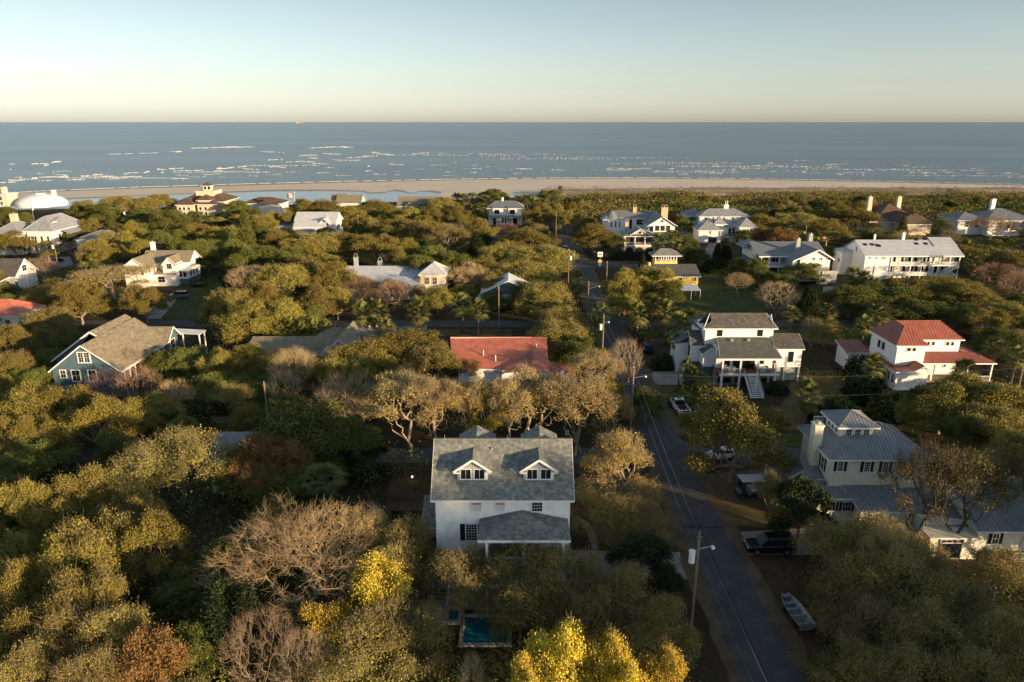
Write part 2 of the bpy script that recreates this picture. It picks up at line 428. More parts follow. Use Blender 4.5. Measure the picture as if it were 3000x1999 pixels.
# ------------------------------------------------------------------ houses
def CR(s, ox, oy): return lambda x0, y0, x1, y1: (ox + x0 / s, oy + y0 / s, ox + x1 / s, oy + y1 / s)
# --- the white house in the foreground
H = House('white_house', 'white clapboard house with grey shingle roof and two front dormers, nearest in the middle', -7.35, 59.6)
H.wall(0, 12.9, 0, 8.2, 5.0, 10.85, m='grey_siding')  # grey backing stands in for shadow lines in the gaps between white boards
H.wall(.2, 12.7, .25, 8, 0, 5.0, name='ground_storey')
H.boards('F', 0, [(0, 5.0), (12.9, 5.0), (12.9, 10.8), (0, 10.8)], .19, parts=True)
H.boards('L', 0, [(0, 5.0), (8.2, 5.0), (8.2, 10.4), (0, 10.4)], .19); H.boards('R', 12.9, [(0, 5.0), (8.2, 5.0), (8.2, 10.4), (0, 10.4)], .19)
for x in (0, 12.78): MB().box(x, x + .12, -.055, 0.0, 4.95, 10.4).build('corner_board', M['white_trim'], H.root)
MB().box(-.06, 12.96, -.08, -.002, 4.78, 4.99).build('skirt_board', M['white_trim'], H.root)
H.gable(0, 12.9, 0, 8.2, 10.9, 3.85, 'x', oh=.42, m='shingle_grey', cover='fine')
MB().beam((-.5, 4.1, 14.83), (13.4, 4.1, 14.83), .3, .06).build('ridge_cap', M['shingle_grey'], H.root)
for dx in (3.55, 9.95):                     # front dormers
    w2 = 1.4; y0 = 1.05; zb = 10.9 + y0 * .94; ze = 13.2; zr = 14.2
    MB().hull([(dx - w2, y0, zb), (dx + w2, y0, zb), (dx + w2, y0 + 1.45, ze), (dx - w2, y0 + 1.45, ze)],
              [(dx - w2, y0, ze), (dx + w2, y0, ze), (dx + w2, y0 + 1.46, ze + .01), (dx - w2, y0 + 1.46, ze + .01)]).build('dormer', M['white_paint'], H.root)
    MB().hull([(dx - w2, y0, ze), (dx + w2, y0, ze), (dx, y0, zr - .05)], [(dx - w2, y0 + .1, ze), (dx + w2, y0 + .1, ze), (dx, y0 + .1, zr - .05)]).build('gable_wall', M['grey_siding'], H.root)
    for sg in (-1, 1):
        o = .42; e = ze - .28
        H.face([(dx + sg * (w2 + o), y0 - .4, e), (dx, y0 - .4, zr), (dx, 3.55, zr), (dx + sg * (w2 + o), 2.2, e)], 'shingle_grey', 'fine', th=.06)
        H.fascia((dx + sg * (w2 + o + .03), y0 - .42, e + .08), (dx, y0 - .42, zr + .08), h=.2)
        H.trim.beam((dx + sg * (w2 + .45), y0 - .42, e - .06), (dx + sg * (w2 - .25), y0 - .42, e - .06), .05, .14)
        H.win('F', y0, dx + sg * .66 - .47, dx + sg * .66 + .47, zb + .2, ze - .12, nx=2, nz=1, fr=.1, mun=.05)
    H.boards('L', dx - w2, [(y0, zb), (y0 + 1.4, ze), (y0, ze)], .19); H.boards('R', dx + w2, [(y0, zb), (y0 + 1.4, ze), (y0, ze)], .19)
    zr2 = 14.7                             # rear cross gables behind the ridge
    for sg in (-1, 1):
        H.face([(dx + .2, 4.2, zr2), (dx + .2, 7.6, zr2), (dx + .2 + sg * 1.85, 7.6, zr2 - 1.0), (dx + .2 + sg * 1.85, 4.9, zr2 - 1.0)], 'shingle_grey', 'fine')
    MB().box(dx - 1.4, dx + 1.8, 5.2, 7.2, 11.5, zr2 - 1.05).build('dormer', M['white_paint'], H.root)
H.face([(.9, 8.2, 12.6), (12.6, 8.2, 12.6), (12.6, 12, 9.6), (.9, 12, 9.6)], 'shingle_grey', 'fine')
H.wall(1.2, 12.3, 8.2, 11.6, 0, 9.5, name='rear_wing')
H.vent(5.35, 3.3, 13.9, .35, .09); H.vent(.65, 4.0, 14.8, .5, .02); H.vent(6.9, 4.0, 14.8, .45, .02)
c = CR(2.9036, 1200, 1220)
for q, pn in (((535, 728, 608, 803), 'curtain'), ((737, 728, 808, 803), 'curtain'), ((1041, 728, 1128, 803), 'glass')):
    H.winpx('F', 0, *c(*q), nx=4, nz=3 if pn == 'glass' else 1, pane=pn, mun=.03, sash=False)
for q in ((535, 728, 608, 750), (737, 728, 808, 750)):
    H.winpx('F', -.03, *c(*q), nx=4, nz=1, pane='brick', fr=.02, mun=.03, name='upper_sash')
H.winpx('F', 0, *c(483, 915, 571, 1048), nx=4, nz=6, mun=.035, shut=.5)
H.winpx('F', .25, *c(495, 1165, 565, 1200), nx=2, nz=1)
# porch with its own hipped roof
px0, px1, pf, pz = 4.2, 12.75, -3.5, 8.15; ap = (8.35, -.02, 9.25)
H.face([(px0, pf, pz), (px1, pf, pz), ap], 'shingle_grey', 'fine')
H.face([(px0, pf, pz), ap, (px0, -.02, pz + .12)], 'shingle_grey', 'fine'); H.face([(px1, pf, pz), (px1, -.02, pz + .12), ap], 'shingle_grey', 'fine')
H.fascia((px0, -.05, pz), (px0, pf, pz), (px1, pf, pz), (px1, -.05, pz), h=.28)
MB().box(4.6, 12.6, -3.2, -.1, 4.9, 5.1).build('porch_floor', M['deck_wood'], H.root)
for x in (5.0, 8.55, 12.1): H.post(x, -3.1, 5.1, pz - .15, .26, name='porch_post'); H.post(x, -3.1, 0, 4.9, .35, name='porch_pier')
for a, b in ((5.7, 8.4), (8.7, 11.95)): H.rail((a, -3.1, 5.1), (b, -3.1, 5.1), .95, .13)
MB().box(5.2, 6.4, -.06, -.01, 5.1, 7.3).build('porch_door', M['interior'], H.root)
MB().box(9, 11.7, -.06, -.01, 5.5, 7.3).build('porch_opening', M['interior'], H.root)
H.stairs(-.3, 1.2, -3.4, 1.2, -1.0, 3.6, 9, m='concrete'); MB().box(-1.3, 1.4, -4.6, -3.4, 0, 1.15).build('landing', M['concrete'], H.root)
H.rail((1.6, -1.2, 3.4), (4.6, -3.0, 5.1), .95, .2)
H.wall(-1.6, -.01, 2.6, 6, 0, 6.2, name='side_wing')
H.face([(-1.9, 1.9, 6.1), (-.02, 1.9, 6.1), (-.02, 6.2, 7.3), (-1.9, 6.2, 7.3)], 'shingle_grey', 'fine')
H.fascia((-1.9, 1.9, 6.1), (-.02, 1.9, 6.1))
H.done()
# --- cream house, grey metal roof, cupola
H = House('cream_house', 'cream clapboard house with grey metal hip roof and windowed cupola', 36.5, 73, wallmat='cream_paint')
H.wall(.4, 11.6, 0, 8.0, 4.0, 8.0, m='grey_siding')  # body grey, not cream: it darkens the board gaps as painted shadow
H.boards('F', 0, [(.4, 4.0), (11.6, 4.0), (11.6, 7.95), (.4, 7.95)], .2, parts=True)
H.boards('L', .4, [(0, 3.0), (8, 3.0), (8, 7.95), (0, 7.95)], .2); H.boards('R', 11.6, [(0, 3.0), (8, 3.0), (8, 7.95), (0, 7.95)], .2)
H.hip(.4, 11.6, 0, 8.4, 8.0, 2.6, oh=.5, m='metal_blue', pw=.42, axis='x', run=4.7)
for i in range(26): H.trim.box(.1 + i * .46, .18 + i * .46, -.42, -.05, 7.75, 7.88)
H.wall(2.3, 6.1, 2.7, 6.6, 8.8, 10.75, name='cupola_wall')
H.boards('F', 2.7, [(2.3, 9.1), (6.1, 9.1), (6.1, 10.7), (2.3, 10.7)], .16)
H.hip(2.3, 6.1, 2.7, 6.6, 10.8, 1.15, oh=.55, m='metal_blue', pw=.4)
for i in range(11): H.trim.box(1.9 + i * .45, 1.96 + i * .45, 2.2, 2.68, 10.6, 10.72)
for u in (3.25, 4.3, 5.35): H.win('F', 2.7, u - .32, u + .32, 9.65, 10.4, nx=3, nz=2, sash=False, fr=.13, mun=.03)
for u in (3.5, 4.5, 5.5): H.win('L', 2.3, u - .25, u + .25, 9.7, 10.4, nx=1, nz=2, sash=False, fr=.1)
H.rail((.9, 6.9, 9.4), (2.2, 6.9, 9.4), .8, .15)
c = CR(3.0149, 2260, 1180)
for q in ((578, 515, 636, 600), (812, 520, 872, 605), (975, 522, 1035, 608)): H.winpx('F', 0, *c(*q), nx=3, nz=4, shut=.36, mun=.028)
H.win('F', 0, 8.9, 9.7, 5.9, 7.4, nx=3, nz=4, shut=.36, mun=.028)
for u in (1.8, 3.2): H.win('L', .4, u - .35, u + .35, 5.7, 7.2, nx=2, nz=2, shut=.36)
H.chimney(-.15, 3.4, 0, 10.8, 1.0, 1.2, m='cream_paint')
H.vent(2.6, 1.0, 8.6, .35, .08); H.vent(7.1, 1.0, 8.6, .35, .08)
# lower wings
H.wall(-1.6, .38, .6, 3.8, 0, 4.9, name='side_wing'); H.face([(-2.0, .2, 4.7), (2.1, .2, 4.7), (2.1, 4.2, 6.0), (-1.3, 4.2, 6.0)], 'metal_blue', pw=.42)
H.wall(-3.6, -1.6, 3, 9, 0, 3.2, name='side_porch'); H.face([(-3.9, 2.6, 3.4), (-3.9, 9.2, 3.4), (-1.2, 9.2, 5.2), (-1.2, 2.6, 5.2)], 'metal_blue', pw=.42)
H.fascia((-3.9, 2.6, 3.4), (-3.9, 9.2, 3.4)); H.fascia((-3.9, 2.6, 3.4), (-1.2, 2.6, 5.2))
for u in (3.6, 4.7, 6.2, 7.4): H.win('L', -3.6, u - .4, u + .4, 1.0, 2.6, nx=1, nz=1)
H.wall(-1.6, 4.3, -1.4, 0, 0, 3.7, name='lower_wall'); H.boards('F', -1.4, [(-1.6, .1), (4.3, .1), (4.3, 3.7), (-1.6, 3.7)], .2)
H.face([(-2, -1.8, 3.75), (3.6, -1.8, 3.75), (3.6, .0, 4.4), (-2, 0, 4.4)], 'metal_blue', pw=.42); H.fascia((-2, -1.8, 3.75), (3.6, -1.8, 3.75))
H.face([(2.9, -3.4, 3.0), (8.7, -3.4, 3.0), (8.7, -.02, 4.5), (1.9, -.02, 4.5)], 'metal_blue', pw=.42); H.fascia((1.9, -.02, 4.5), (2.9, -3.4, 3.0), (8.7, -3.4, 3.0))
H.wall(3.0, 8.4, -3.1, -1.4, 0, 2.95, name='lower_wall'); H.boards('F', -3.1, [(3.0, .1), (8.4, .1), (8.4, 2.95), (3.0, 2.95)], .2)
for u in (.4, 2.2): H.win('F', -1.4, u - .45, u + .45, 2.0, 3.1, nx=3, nz=2, shut=.3)
H.win('F', -3.1, 4.4, 5.3, 1.2, 2.5, nx=3, nz=2, shut=.35)
H.face([(8.7, -3.4, 3.0), (11.2, -6, 3.2), (14.5, -6, 3.2), (16.5, 0, 5.0), (8.7, .9, 5.0)], 'metal_blue', pw=.42)
H.wall(9.0, 14, -5.6, 0, 0, 3.0, name='lower_wall')
# long right wing with garage-like end
H.wall(13.6, 26, -7.4, -1, 0.6, 3.5, name='right_wing'); H.boards('F', -7.4, [(13.6, .7), (26, .7), (26, 3.45), (13.6, 3.45)], .2, parts=True); H.boards('L', 13.6, [(-7.4, .7), (-1, .7), (-1, 3.45), (-7.4, 3.45)], .2)
H.gable(13.6, 26, -7.4, 3.4, 3.5, 2.6, 'x', oh=.45, m='metal_blue', pw=.42)
c = CR(3.0149, 2260, 1180)
H.winpx('F', -7.4, *c(1940, 1155, 2010, 1240), nx=2, nz=2, shut=.38)
H.winpx('F', -7.4, *c(2180, 1175, 2226, 1335), nx=1, nz=1, mun=.06, name='glass_door')
H.win('F', -7.4, 21, 22.4, .8, 3.0, nx=1, nz=1, name='glass_door')
MB().box(16.5, 26, -9.2, -7.5, .45, .6).build('deck', M['deck_wood'], H.root); H.rail((16.6, -9.1, .6), (26, -9.1, .6), .9, .16)
H.wall(8.2, 13.5, -8, -5.7, 0, 2.6, name='arched_entry'); H.win('F', -8, 9.4, 11.6, .2, 2.0, nx=1, nz=1, frm='grey_metal'); H.win('F', -8, 9.3, 11.7, 2.12, 2.45, nx=4, nz=1, fr=.05)
H.done()
# --- white house with front porch and stairs
H = House('porch_house', 'white raised house with dark shingle roofs, columned front porch and central stairs', 28.9, 115)
c = CR(4.9, 1980, 880)
W = lambda px, py, z: H.L(1980 + px / 4.9, 880 + py / 4.9, z)
x0, y0 = W(645, 845, 5.7); x1, _ = W(1530, 845, 5.7)
H.wall(x0 + .3, x1 - .3, y0 + 3.4, 7.2, 2.9, 6.4)
tL = W(595, 530, 7.6); tR = W(1310, 530, 7.6); tm = W(480, 625, 7.2)
H.face([(x0, y0, 5.75), (x1, y0, 5.75), (tR[0], tR[1], 7.6), (tL[0] + .1, tL[1], 7.6)], 'shingle_slate', 'coarse')
H.fascia((x0 - .1, y0 - .02, 5.75), (x1 + .05, y0 - .02, 5.75), (x1 + .05, y0 + 3.4, 6.7), h=.32)
H.fascia((x0 - .1, y0, 5.75), (tL[0], tL[1], 7.6))
MB().box(x0 + .1, x1 - .1, y0 + .35, y0 + 3.5, 2.65, 2.9).build('porch_floor', M['brown_wood'], H.root)
MB().box(x0 + .08, x1 - .08, y0 + .25, y0 + .34, 2.5, 2.92).build('porch_beam', M['white_trim'], H.root)
posts = [W(p, 1070, 2.9)[0] for p in (680, 935, 1190, 1447)]
for p in posts: H.post(p, y0 + .45, 2.9, 5.6, .24, name='porch_post'); H.post(p, y0 + .5, 0, 2.5, .34, name='porch_pier')
H.rail((posts[0], y0 + .42, 2.9), (posts[1], y0 + .42, 2.9), .9, .1, m='grey_metal'); H.rail((posts[2], y0 + .42, 2.9), (posts[3], y0 + .42, 2.9), .9, .1, m='grey_metal')
sx0, sx1 = W(1005, 1075, 2.9)[0], W(1180, 1075, 2.9)[0]
H.rail((posts[1], y0 + .42, 2.9), (sx0, y0 + .42, 2.9), .9, .1, m='grey_metal'); H.rail((sx1, y0 + .42, 2.9), (posts[2], y0 + .42, 2.9), .9, .1, m='grey_metal')
H.stairs(sx0, sx1, y0 + .25, 2.75, y0 - 4.2, .1, 13, m='white_trim')
for X in (sx0, sx1):
    MB().beam((X, y0 + .3, 3.85), (X, y0 - 4.2, 1.1), .1, .09).build('handrail', M['brown_wood'], H.root)
    mb = MB()
    for i in range(12): t = i / 11; mb.beam((X, y0 + .2 - 4.3 * t, 2.8 - 2.65 * t), (X, y0 + .2 - 4.3 * t, 3.8 - 2.65 * t), .05, .05)
    mb.build('baluster', M['white_trim'], H.root, kind='stuff')
for q in ((700, 860, 768, 945), (820, 860, 935, 985), (960, 860, 1130, 1010), (1210, 858, 1260, 905), (1405, 858, 1440, 893)):
    H.winpx('F', y0 + 3.4, *c(*q), nx=2 if q[2] - q[0] > 90 else 1, nz=1, frm='black_paint', fr=.06)
# storey under the porch
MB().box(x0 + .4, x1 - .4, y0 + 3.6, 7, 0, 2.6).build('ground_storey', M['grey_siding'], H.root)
for a, b in ((x0 + .9, posts[1] - .4), (posts[1] + .3, posts[2] - .3), (posts[2] + .4, x1 - .9)): MB().box(a, b, y0 + 3.5, y0 + 3.58, .05, 2.3).build('garage_door', M['black_paint'], H.root)
# furniture on the porch is separate (below); upper storey
eL = W(400, 408, 9.3); eR = W(1470, 408, 9.3)
ux0, ux1 = eL[0] + .45, eR[0] - .7; uy = tL[1] + .02
H.wall(ux0, ux1, uy, uy + 6, 3, 9.3, name='upper_wall'); H.boards('F', uy, [(ux0, 7.5), (ux1, 7.5), (ux1, 9.25), (ux0, 9.25)], .2, parts=True)
for q in ((597, 430, 665, 508), (1175, 428, 1245, 508)): H.winpx('F', uy, *c(*q), nx=1, nz=2, frm='black_paint', fr=.07, pane='glass')
rl = W(488, 182, 11.7); rr = W(1298, 182, 11.7)
yr = rl[1]; ye = eL[1]
H.face([(eL[0], ye, 9.3), (eR[0], ye, 9.3), (rr[0] + .25, ye + (yr - ye) * .55, 9.3 + 2.4 * .55), (rr[0], yr, 11.7), (rl[0], yr, 11.7), (rl[0] + .1, ye + (yr - ye) * .5, 9.3 + 2.4 * .5)], 'shingle_dark', 'coarse')
H.face([(rl[0], yr, 11.7), (rr[0], yr, 11.7), (eR[0], 2 * yr - ye, 9.3), (eL[0], 2 * yr - ye, 9.3)], 'shingle_dark', 'coarse')
H.fascia((eL[0], ye, 9.3), (eR[0], ye, 9.3), (rr[0], yr, 11.7)); H.fascia((eL[0], ye, 9.3), (rl[0], yr, 11.7))
MB().hull([(ux1 - .1, uy, 9.3), (ux1 - .1, uy + 5, 9.3), (ux1 - .1, yr, 11.5)], [(ux1, uy, 9.3), (ux1, uy + 5, 9.3), (ux1, yr, 11.5)]).build('gable_wall', M['white_paint'], H.root)
H.vent(*W(850, 255, 10.8), 10.6, .45, .2, 'rubber')
for q in ((805, 575), (1042, 573), (932, 545)): a = W(*q, 7.4); MB().box(a[0] - .25, a[0] + .25, a[1] - .2, a[1] + .2, 7.0, 7.6).build('skylight', M['grey_metal'], H.root)
# right wing
wL = W(1420, 693, 6.3); wR = W(1848, 695, 6.3)
H.wall(wL[0] + .5, wR[0] - .25, wL[1] + .3, wL[1] + 5.6, 2.9, 6.4, name='right_wing'); H.boards('F', wL[1] + .3, [(wL[0] + .5, 2.9), (wR[0] - .25, 2.9), (wR[0] - .25, 6.3), (wL[0] + .5, 6.3)], .2, parts=True)
H.boards('R', wR[0] - .25, [(wL[1] + .3, 2.9), (wL[1] + 5.6, 2.9), (wL[1] + 5.6, 6.3), (wL[1] + .3, 6.3)], .2)
H.gable(wL[0] + .5, wR[0] - .25, wL[1] + .3, wL[1] + 6.1, 6.4, 1.75, 'x', oh=.35, m='shingle_dark', cover='coarse')
H.winpx('F', wL[1] + .3, *c(1612, 742, 1688, 878), nx=2, nz=2, frm='black_paint', fr=.08)
MB().box(wL[0] + .4, wR[0] - .2, wL[1] + .2, wL[1] + .29, 2.7, 3.0).build('skirt_board', M['white_trim'], H.root)
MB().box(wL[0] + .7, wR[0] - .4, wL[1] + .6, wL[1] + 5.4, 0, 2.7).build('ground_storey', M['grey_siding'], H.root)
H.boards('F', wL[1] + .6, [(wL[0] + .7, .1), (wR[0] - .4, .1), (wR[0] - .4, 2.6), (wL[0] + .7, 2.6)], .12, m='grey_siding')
for X in (wL[0] + .6, wL[0] + 2.3, wR[0] - .4): H.post(X, wL[1] + .4, 0, 2.7, .3, name='porch_pier')
# left wings
lL = W(250, 648, 6.1); lx1 = tL[0] + .3
H.wall(lL[0], lx1, lL[1] + .3, lL[1] + 6, 2.9, 6.2, name='left_wing')
H.boards('L', lL[0], [(lL[1] + .3, 2.9), (lL[1] + 6, 2.9), (lL[1] + 6, 6.1), (lL[1] + .3, 6.1)], .2)
H.gable(lL[0], lx1 - .3, lL[1] + .3, lL[1] + 6.1, 6.2, 1.9, 'x', oh=.3, m='shingle_dark', cover='coarse')
H.win('L', lL[0], lL[1] + 2, lL[1] + 2.7, 3.6, 5.4, nx=1, nz=1, frm='black_paint')
gx0, gx1 = W(375, 700, 5.6)[0], W(610, 700, 5.6)[0]; gy = W(390, 750, 5.4)[1]
H.wall(gx0, gx1, gy + .2, lL[1] + 1, 2.9, 5.3, name='left_room'); H.boards('F', gy + .2, [(gx0, 2.9), (gx1, 2.9), (gx1, 5.3), ((gx0 + gx1) / 2, 6.3), (gx0, 5.3)], .2, parts=True); H.boards('L', gx0, [(gy + .2, 2.9), (lL[1] + 1, 2.9), (lL[1] + 1, 5.3), (gy + .2, 5.3)], .2)
H.gable(gx0, gx1, gy + .2, lL[1] + 2, 5.3, 1.05, 'y', oh=.25, m='shingle_dark', cover='coarse')
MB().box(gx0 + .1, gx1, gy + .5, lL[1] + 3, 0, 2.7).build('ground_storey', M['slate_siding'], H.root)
MB().box(gx0 - .05, x0, gy + .1, gy + .2, 2.65, 2.95).build('skirt_board', M['white_trim'], H.root)
bx = lL[0] - 2.2
H.wall(bx, lL[0] - .01, lL[1] + 3, lL[1] + 8, 0, 5.6, name='rear_wing', m='white_paint'); H.face([(bx - .3, lL[1] + 2.6, 5.6), (lL[0], lL[1] + 2.6, 7), (lL[0], lL[1] + 8, 7), (bx - .3, lL[1] + 8, 5.6)], 'shingle_slate', 'coarse')
H.stairs(lL[1] - .5, lL[1] + .7, lL[0] - .1, 2.7, gx0 - 3.5, .3, 9, m='white_trim', axis='x')
b2 = W(290, 290, 9.4); H.wall(b2[0] + .4, b2[0] + 2.6, uy + 3, uy + 9, 0, 8.6, name='rear_wing'); H.face([(b2[0] + .2, uy + 2.6, 8.4), (b2[0] + 3.3, uy + 2.6, 9.4), (b2[0] + 3.3, uy + 9.4, 9.4), (b2[0] - .6, uy + 9.4, 8.4)], 'shingle_slate', 'coarse')
H.done(); PORCH = (H.ox + x0, H.oy + y0, [H.ox + p for p in posts])
# --- red hip roof house
H = House('red_roof_house', 'white two-storey house under a red standing-seam hip roof with side porch', 68, 117.5)
H.wall(0, 5.0, 0, 9.0, 0, 7.4, name='front_block'); H.wall(5.0, 13.3, 3.6, 9, 0, 7.4, name='main_block')
H.boards('F', 0, [(0, 3.5), (5.0, 3.5), (5.0, 7.35), (0, 7.35)], .22, parts=True); H.boards('F', 3.6, [(5.0, .2), (13.3, .2), (13.3, 7.35), (5.0, 7.35)], .22, parts=True)
H.boards('L', 0, [(0, .2), (9, .2), (9, 7.35), (0, 7.35)], .22)
ridge = 10.2; z = 7.45
A, B_, D_ = (-.5, -.5, z), (5.5, -.5, z), (-.5, 9.5, z)
G_ = (5.5, 3.1, z); K = (13.8, 3.1, z); K2 = (13.8, 9.5, z)
pk = (2.5, 2.9, ridge - .25); rL = (2.5, 6.3, ridge); rR = (10.7, 6.3, ridge)
H.face([A, B_, pk], 'metal_red', pw=.55)
H.face([A, pk, rL, (-.5, 9.5, z)], 'metal_red', pw=.55)
H.face([B_, G_, pk], 'metal_red', pw=.55)
H.face([G_, K, rR, rL, (2.5, 5.9, ridge - .05)], 'metal_red', pw=.55)
H.face([K, K2, rR], 'metal_red', pw=.55); H.face([K2, (-.5, 9.5, z), rL, rR], 'metal_red', pw=.55)
H.fascia((-.5, 9.5, z), A, B_, G_, K, K2)
c = CR(5.348, 2480, 920)
for q in ((940, 530, 1003, 582), (1023, 530, 1085, 582)): H.winpx('F', 0, *c(*q), nx=1, nz=1, fr=.1)
for q in ((1255, 432, 1303, 490), (1325, 432, 1380, 490), (1552, 437, 1607, 493), (1627, 437, 1682, 493), (1262, 695, 1333, 785), (1510, 695, 1573, 830)): H.winpx('F', 3.6, *c(*q), nx=2 if q[1] > 600 else 1, nz=2 if q[1] > 600 else 1, fr=.1)
for q in ((5.4, 6.4), (3.9, 4.9)): H.win('L', 0, q[0], q[1] - .1, 5.2, 6.6, nx=1, nz=1)
# wrap porch
pz = 3.95; pf = .2
H.face([(5.1, pf, pz), (18.4, pf, pz), (15.0, 3.5, 5.1), (5.1, 3.5, 5.1)], 'metal_red', pw=.55)
H.face([(18.4, pf, pz), (18.4, 9, pz), (13.35, 9, 5.6), (13.35, 3.5, 5.25), (15.0, 3.5, 5.1)], 'metal_red', pw=.55)
H.fascia((5.1, pf, pz), (18.4, pf, pz), (18.4, 9, pz))
for X in (7.3, 13.6, 17.9): H.post(X, pf + .4, .6, pz - .1, .22, name='porch_post')
H.post(17.9, 8, .6, pz - .1, .22, name='porch_post')
MB().box(5.1, 18.2, pf + .2, 3.5, .3, .6).build('porch_floor', M['deck_wood'], H.root); H.rail((13.8, pf + .4, .6), (17.8, pf + .4, .6), .8, .2)
H.winpx('F', 3.6, *c(1372, 725, 1398, 850), nx=1, nz=1, fr=.04, name='front_door')
# low front wing
H.wall(-1.0, 4.5, -2.8, -.02, 0, 3.4, name='low_wing'); H.boards('F', -2.8, [(-1.0, .2), (4.5, .2), (4.5, 3.2), (3.3, 4.3), (1.8, 3.6), (-1, 3.4)], .22, parts=True)
H.boards('L', -1.0, [(-2.8, .2), (3.5, .2), (3.5, 3.35), (-2.8, 3.35)], .22); H.wall(-1.0, -.02, -.02, 3.5, 0, 3.4, name='low_wing')
H.face([(-1.3, -3.1, 3.45), (2.2, -3.1, 3.75), (4.0, -3.1, 4.75), (4.0, -.05, 4.75), (2.2, -.05, 4.1), (-1.3, -.05, 3.45)][:2] + [(2.2, -.05, 3.75), (-1.3, -.05, 3.45)], 'metal_red', pw=.55)
H.face([(2.2, -3.1, 3.75), (3.6, -3.1, 4.6), (3.6, -.03, 4.6), (2.2, -.03, 3.75)], 'metal_red', pw=.55)
H.face([(3.6, -3.1, 4.6), (5.2, -3.1, 3.3), (5.2, -.03, 3.3), (3.6, -.03, 4.6)], 'metal_red', pw=.55)
H.face([(-1.3, -.05, 3.46), (-.02, -.05, 3.7), (-.02, 3.8, 3.7), (-1.3, 3.8, 3.46)], 'metal_red', pw=.55)
H.fascia((-1.3, 3.8, 3.45), (-1.3, -3.1, 3.45), (2.2, -3.1, 3.75), (3.6, -3.1, 4.6), (5.2, -3.1, 3.3))
for i in range(4): H.win('L', -1.0, -1.0 + i * .75, -.45 + i * .75, 1.3, 2.9, nx=1, nz=2, fr=.08)
H.win('L', -1.0, -2.35, -1.75, 1.2, 2.8, nx=1, nz=2)
H.vent(2.6, 2.2, 8.9, .6, .05, 'metal_red'); H.vent(.8, 4.4, 9, .6, .05, 'metal_red'); H.vent(3.2, -1.5, 4.5, .5, .05, 'metal_red')
H.wall(-4.3, -.1, 8.2, 13.0, 0, 3.3, name='rear_wing'); H.face([(-4.7, 8.0, 3.2), (-.02, 8.0, 3.2), (-.02, 13.4, 4.3), (-4.7, 13.4, 4.3)], 'metal_red', pw=.55); H.fascia((-4.7, 13.4, 4.3), (-4.7, 8, 3.2), (-.02, 8, 3.2))
H.done()
# --- blue house
H = House('blue_house', 'slate blue board-and-batten house with long tan shingle roof and white trim', -78.3, 111.6, wallmat='blue_siding')
H.wall(.3, 11.6, .3, 18, 0, 5.0); 
H.boards('F', .3, [(.3, .1), (11.6, .1), (11.6, 5.0), (6.2, 9.2), (.3, 5.0)], .55, parts=True, vertical=True)
H.gable(.3, 11.8, .3, 17, 5.0, 4.3, 'y', oh=.5, m='shingle_tan', cover='coarse', ridge_at=.5, endm='blue_siding')
H.wall(-2.7, .3, 5.9, 17.5, 0, 5.0, name='rear_wing'); H.boards('F', 5.9, [(-2.7, .1), (.3, .1), (.3, 5.0), (4.2, 9.6), (3.6, 9.6), (-2.7, 5.0)], .55, parts=True, vertical=True)
pk2 = (4.5, 5.4, 10.0); H.face([pk2, (4.5, 17.3, 10.0), (12.3, 17.3, 4.65), (12.3, 13, 4.65), (6.4, 5.4, 8.9)], 'shingle_tan', 'coarse')
H.face([pk2, (4.5, 17.3, 10.0), (-3.2, 17.3, 4.65), (-3.2, 5.4, 4.65)], 'shingle_tan', 'coarse'); H.fascia((-3.2, 5.38, 4.65), (4.5, 5.38, 10.05), (6.6, 5.38, 8.7), h=.25)
H.fascia((4.5, 17.3, 10.0), (12.3, 17.3, 4.65))
# right cross gable
H.wall(9, 12.3, 15.9, 20.3, 0, 5.2, name='cross_wing')
for sg, ya, yb in ((1, 18.1, 15.5), (-1, 18.1, 20.7)): H.face([(12.9, 18.1, 7.3), (12.9, yb, 5.0), (9.0, yb, 5.0), (5.2, 18.1, 7.3)], 'shingle_tan', 'coarse'); H.fascia((12.92, 18.1, 7.35), (12.92, yb, 5.0), h=.25)
H.boards('R', 12.3, [(15.9, .1), (20.3, .1), (20.3, 5.1), (18.1, 7.1), (15.9, 5.1)], .5, vertical=True)
H.win('R', 12.3, 17.2, 18.9, 2.8, 4.8, nx=2, nz=2)
c = CR(2.353, 0, 520)
H.winpx('F', .3, *c(548, 1208, 612, 1273), nx=4, nz=4, fr=.16, mull=.2, mun=.04)
for q in ((425, 1330, 450, 1378), (508, 1330, 547, 1402), (622, 1330, 658, 1400)): H.winpx('F', .3, *c(*q), nx=2, nz=2, fr=.14)
H.win('F', 5.9, -1.4, -.4, 2.9, 4.1, nx=2, nz=2, fr=.12)
# screened side porch under the long right eave
for i in range(9): H.post(12.0, 1.0 + i * 1.75, 0, 4.8, .14, name='porch_post')
H.wall(11.62, 11.7, .4, 15.5, .2, 4.6, m='black_paint', name='porch_screen'); H.fascia((12.25, -.2, 4.75), (12.25, 15.6, 4.75), h=.3)
H.face([(9.5, 20.5, 5.4), (16.8, 20.5, 5.0), (16.8, 23.5, 5.0), (9.5, 23.5, 5.4)], 'metal_white', pw=.5)
for X, Y in ((16.4, 20.8), (16.4, 23.2), (13.2, 20.8)): H.post(X, Y, 0, 5, .18)
H.vent(8.6, 11, 7.6, .5, .06)
H.done()
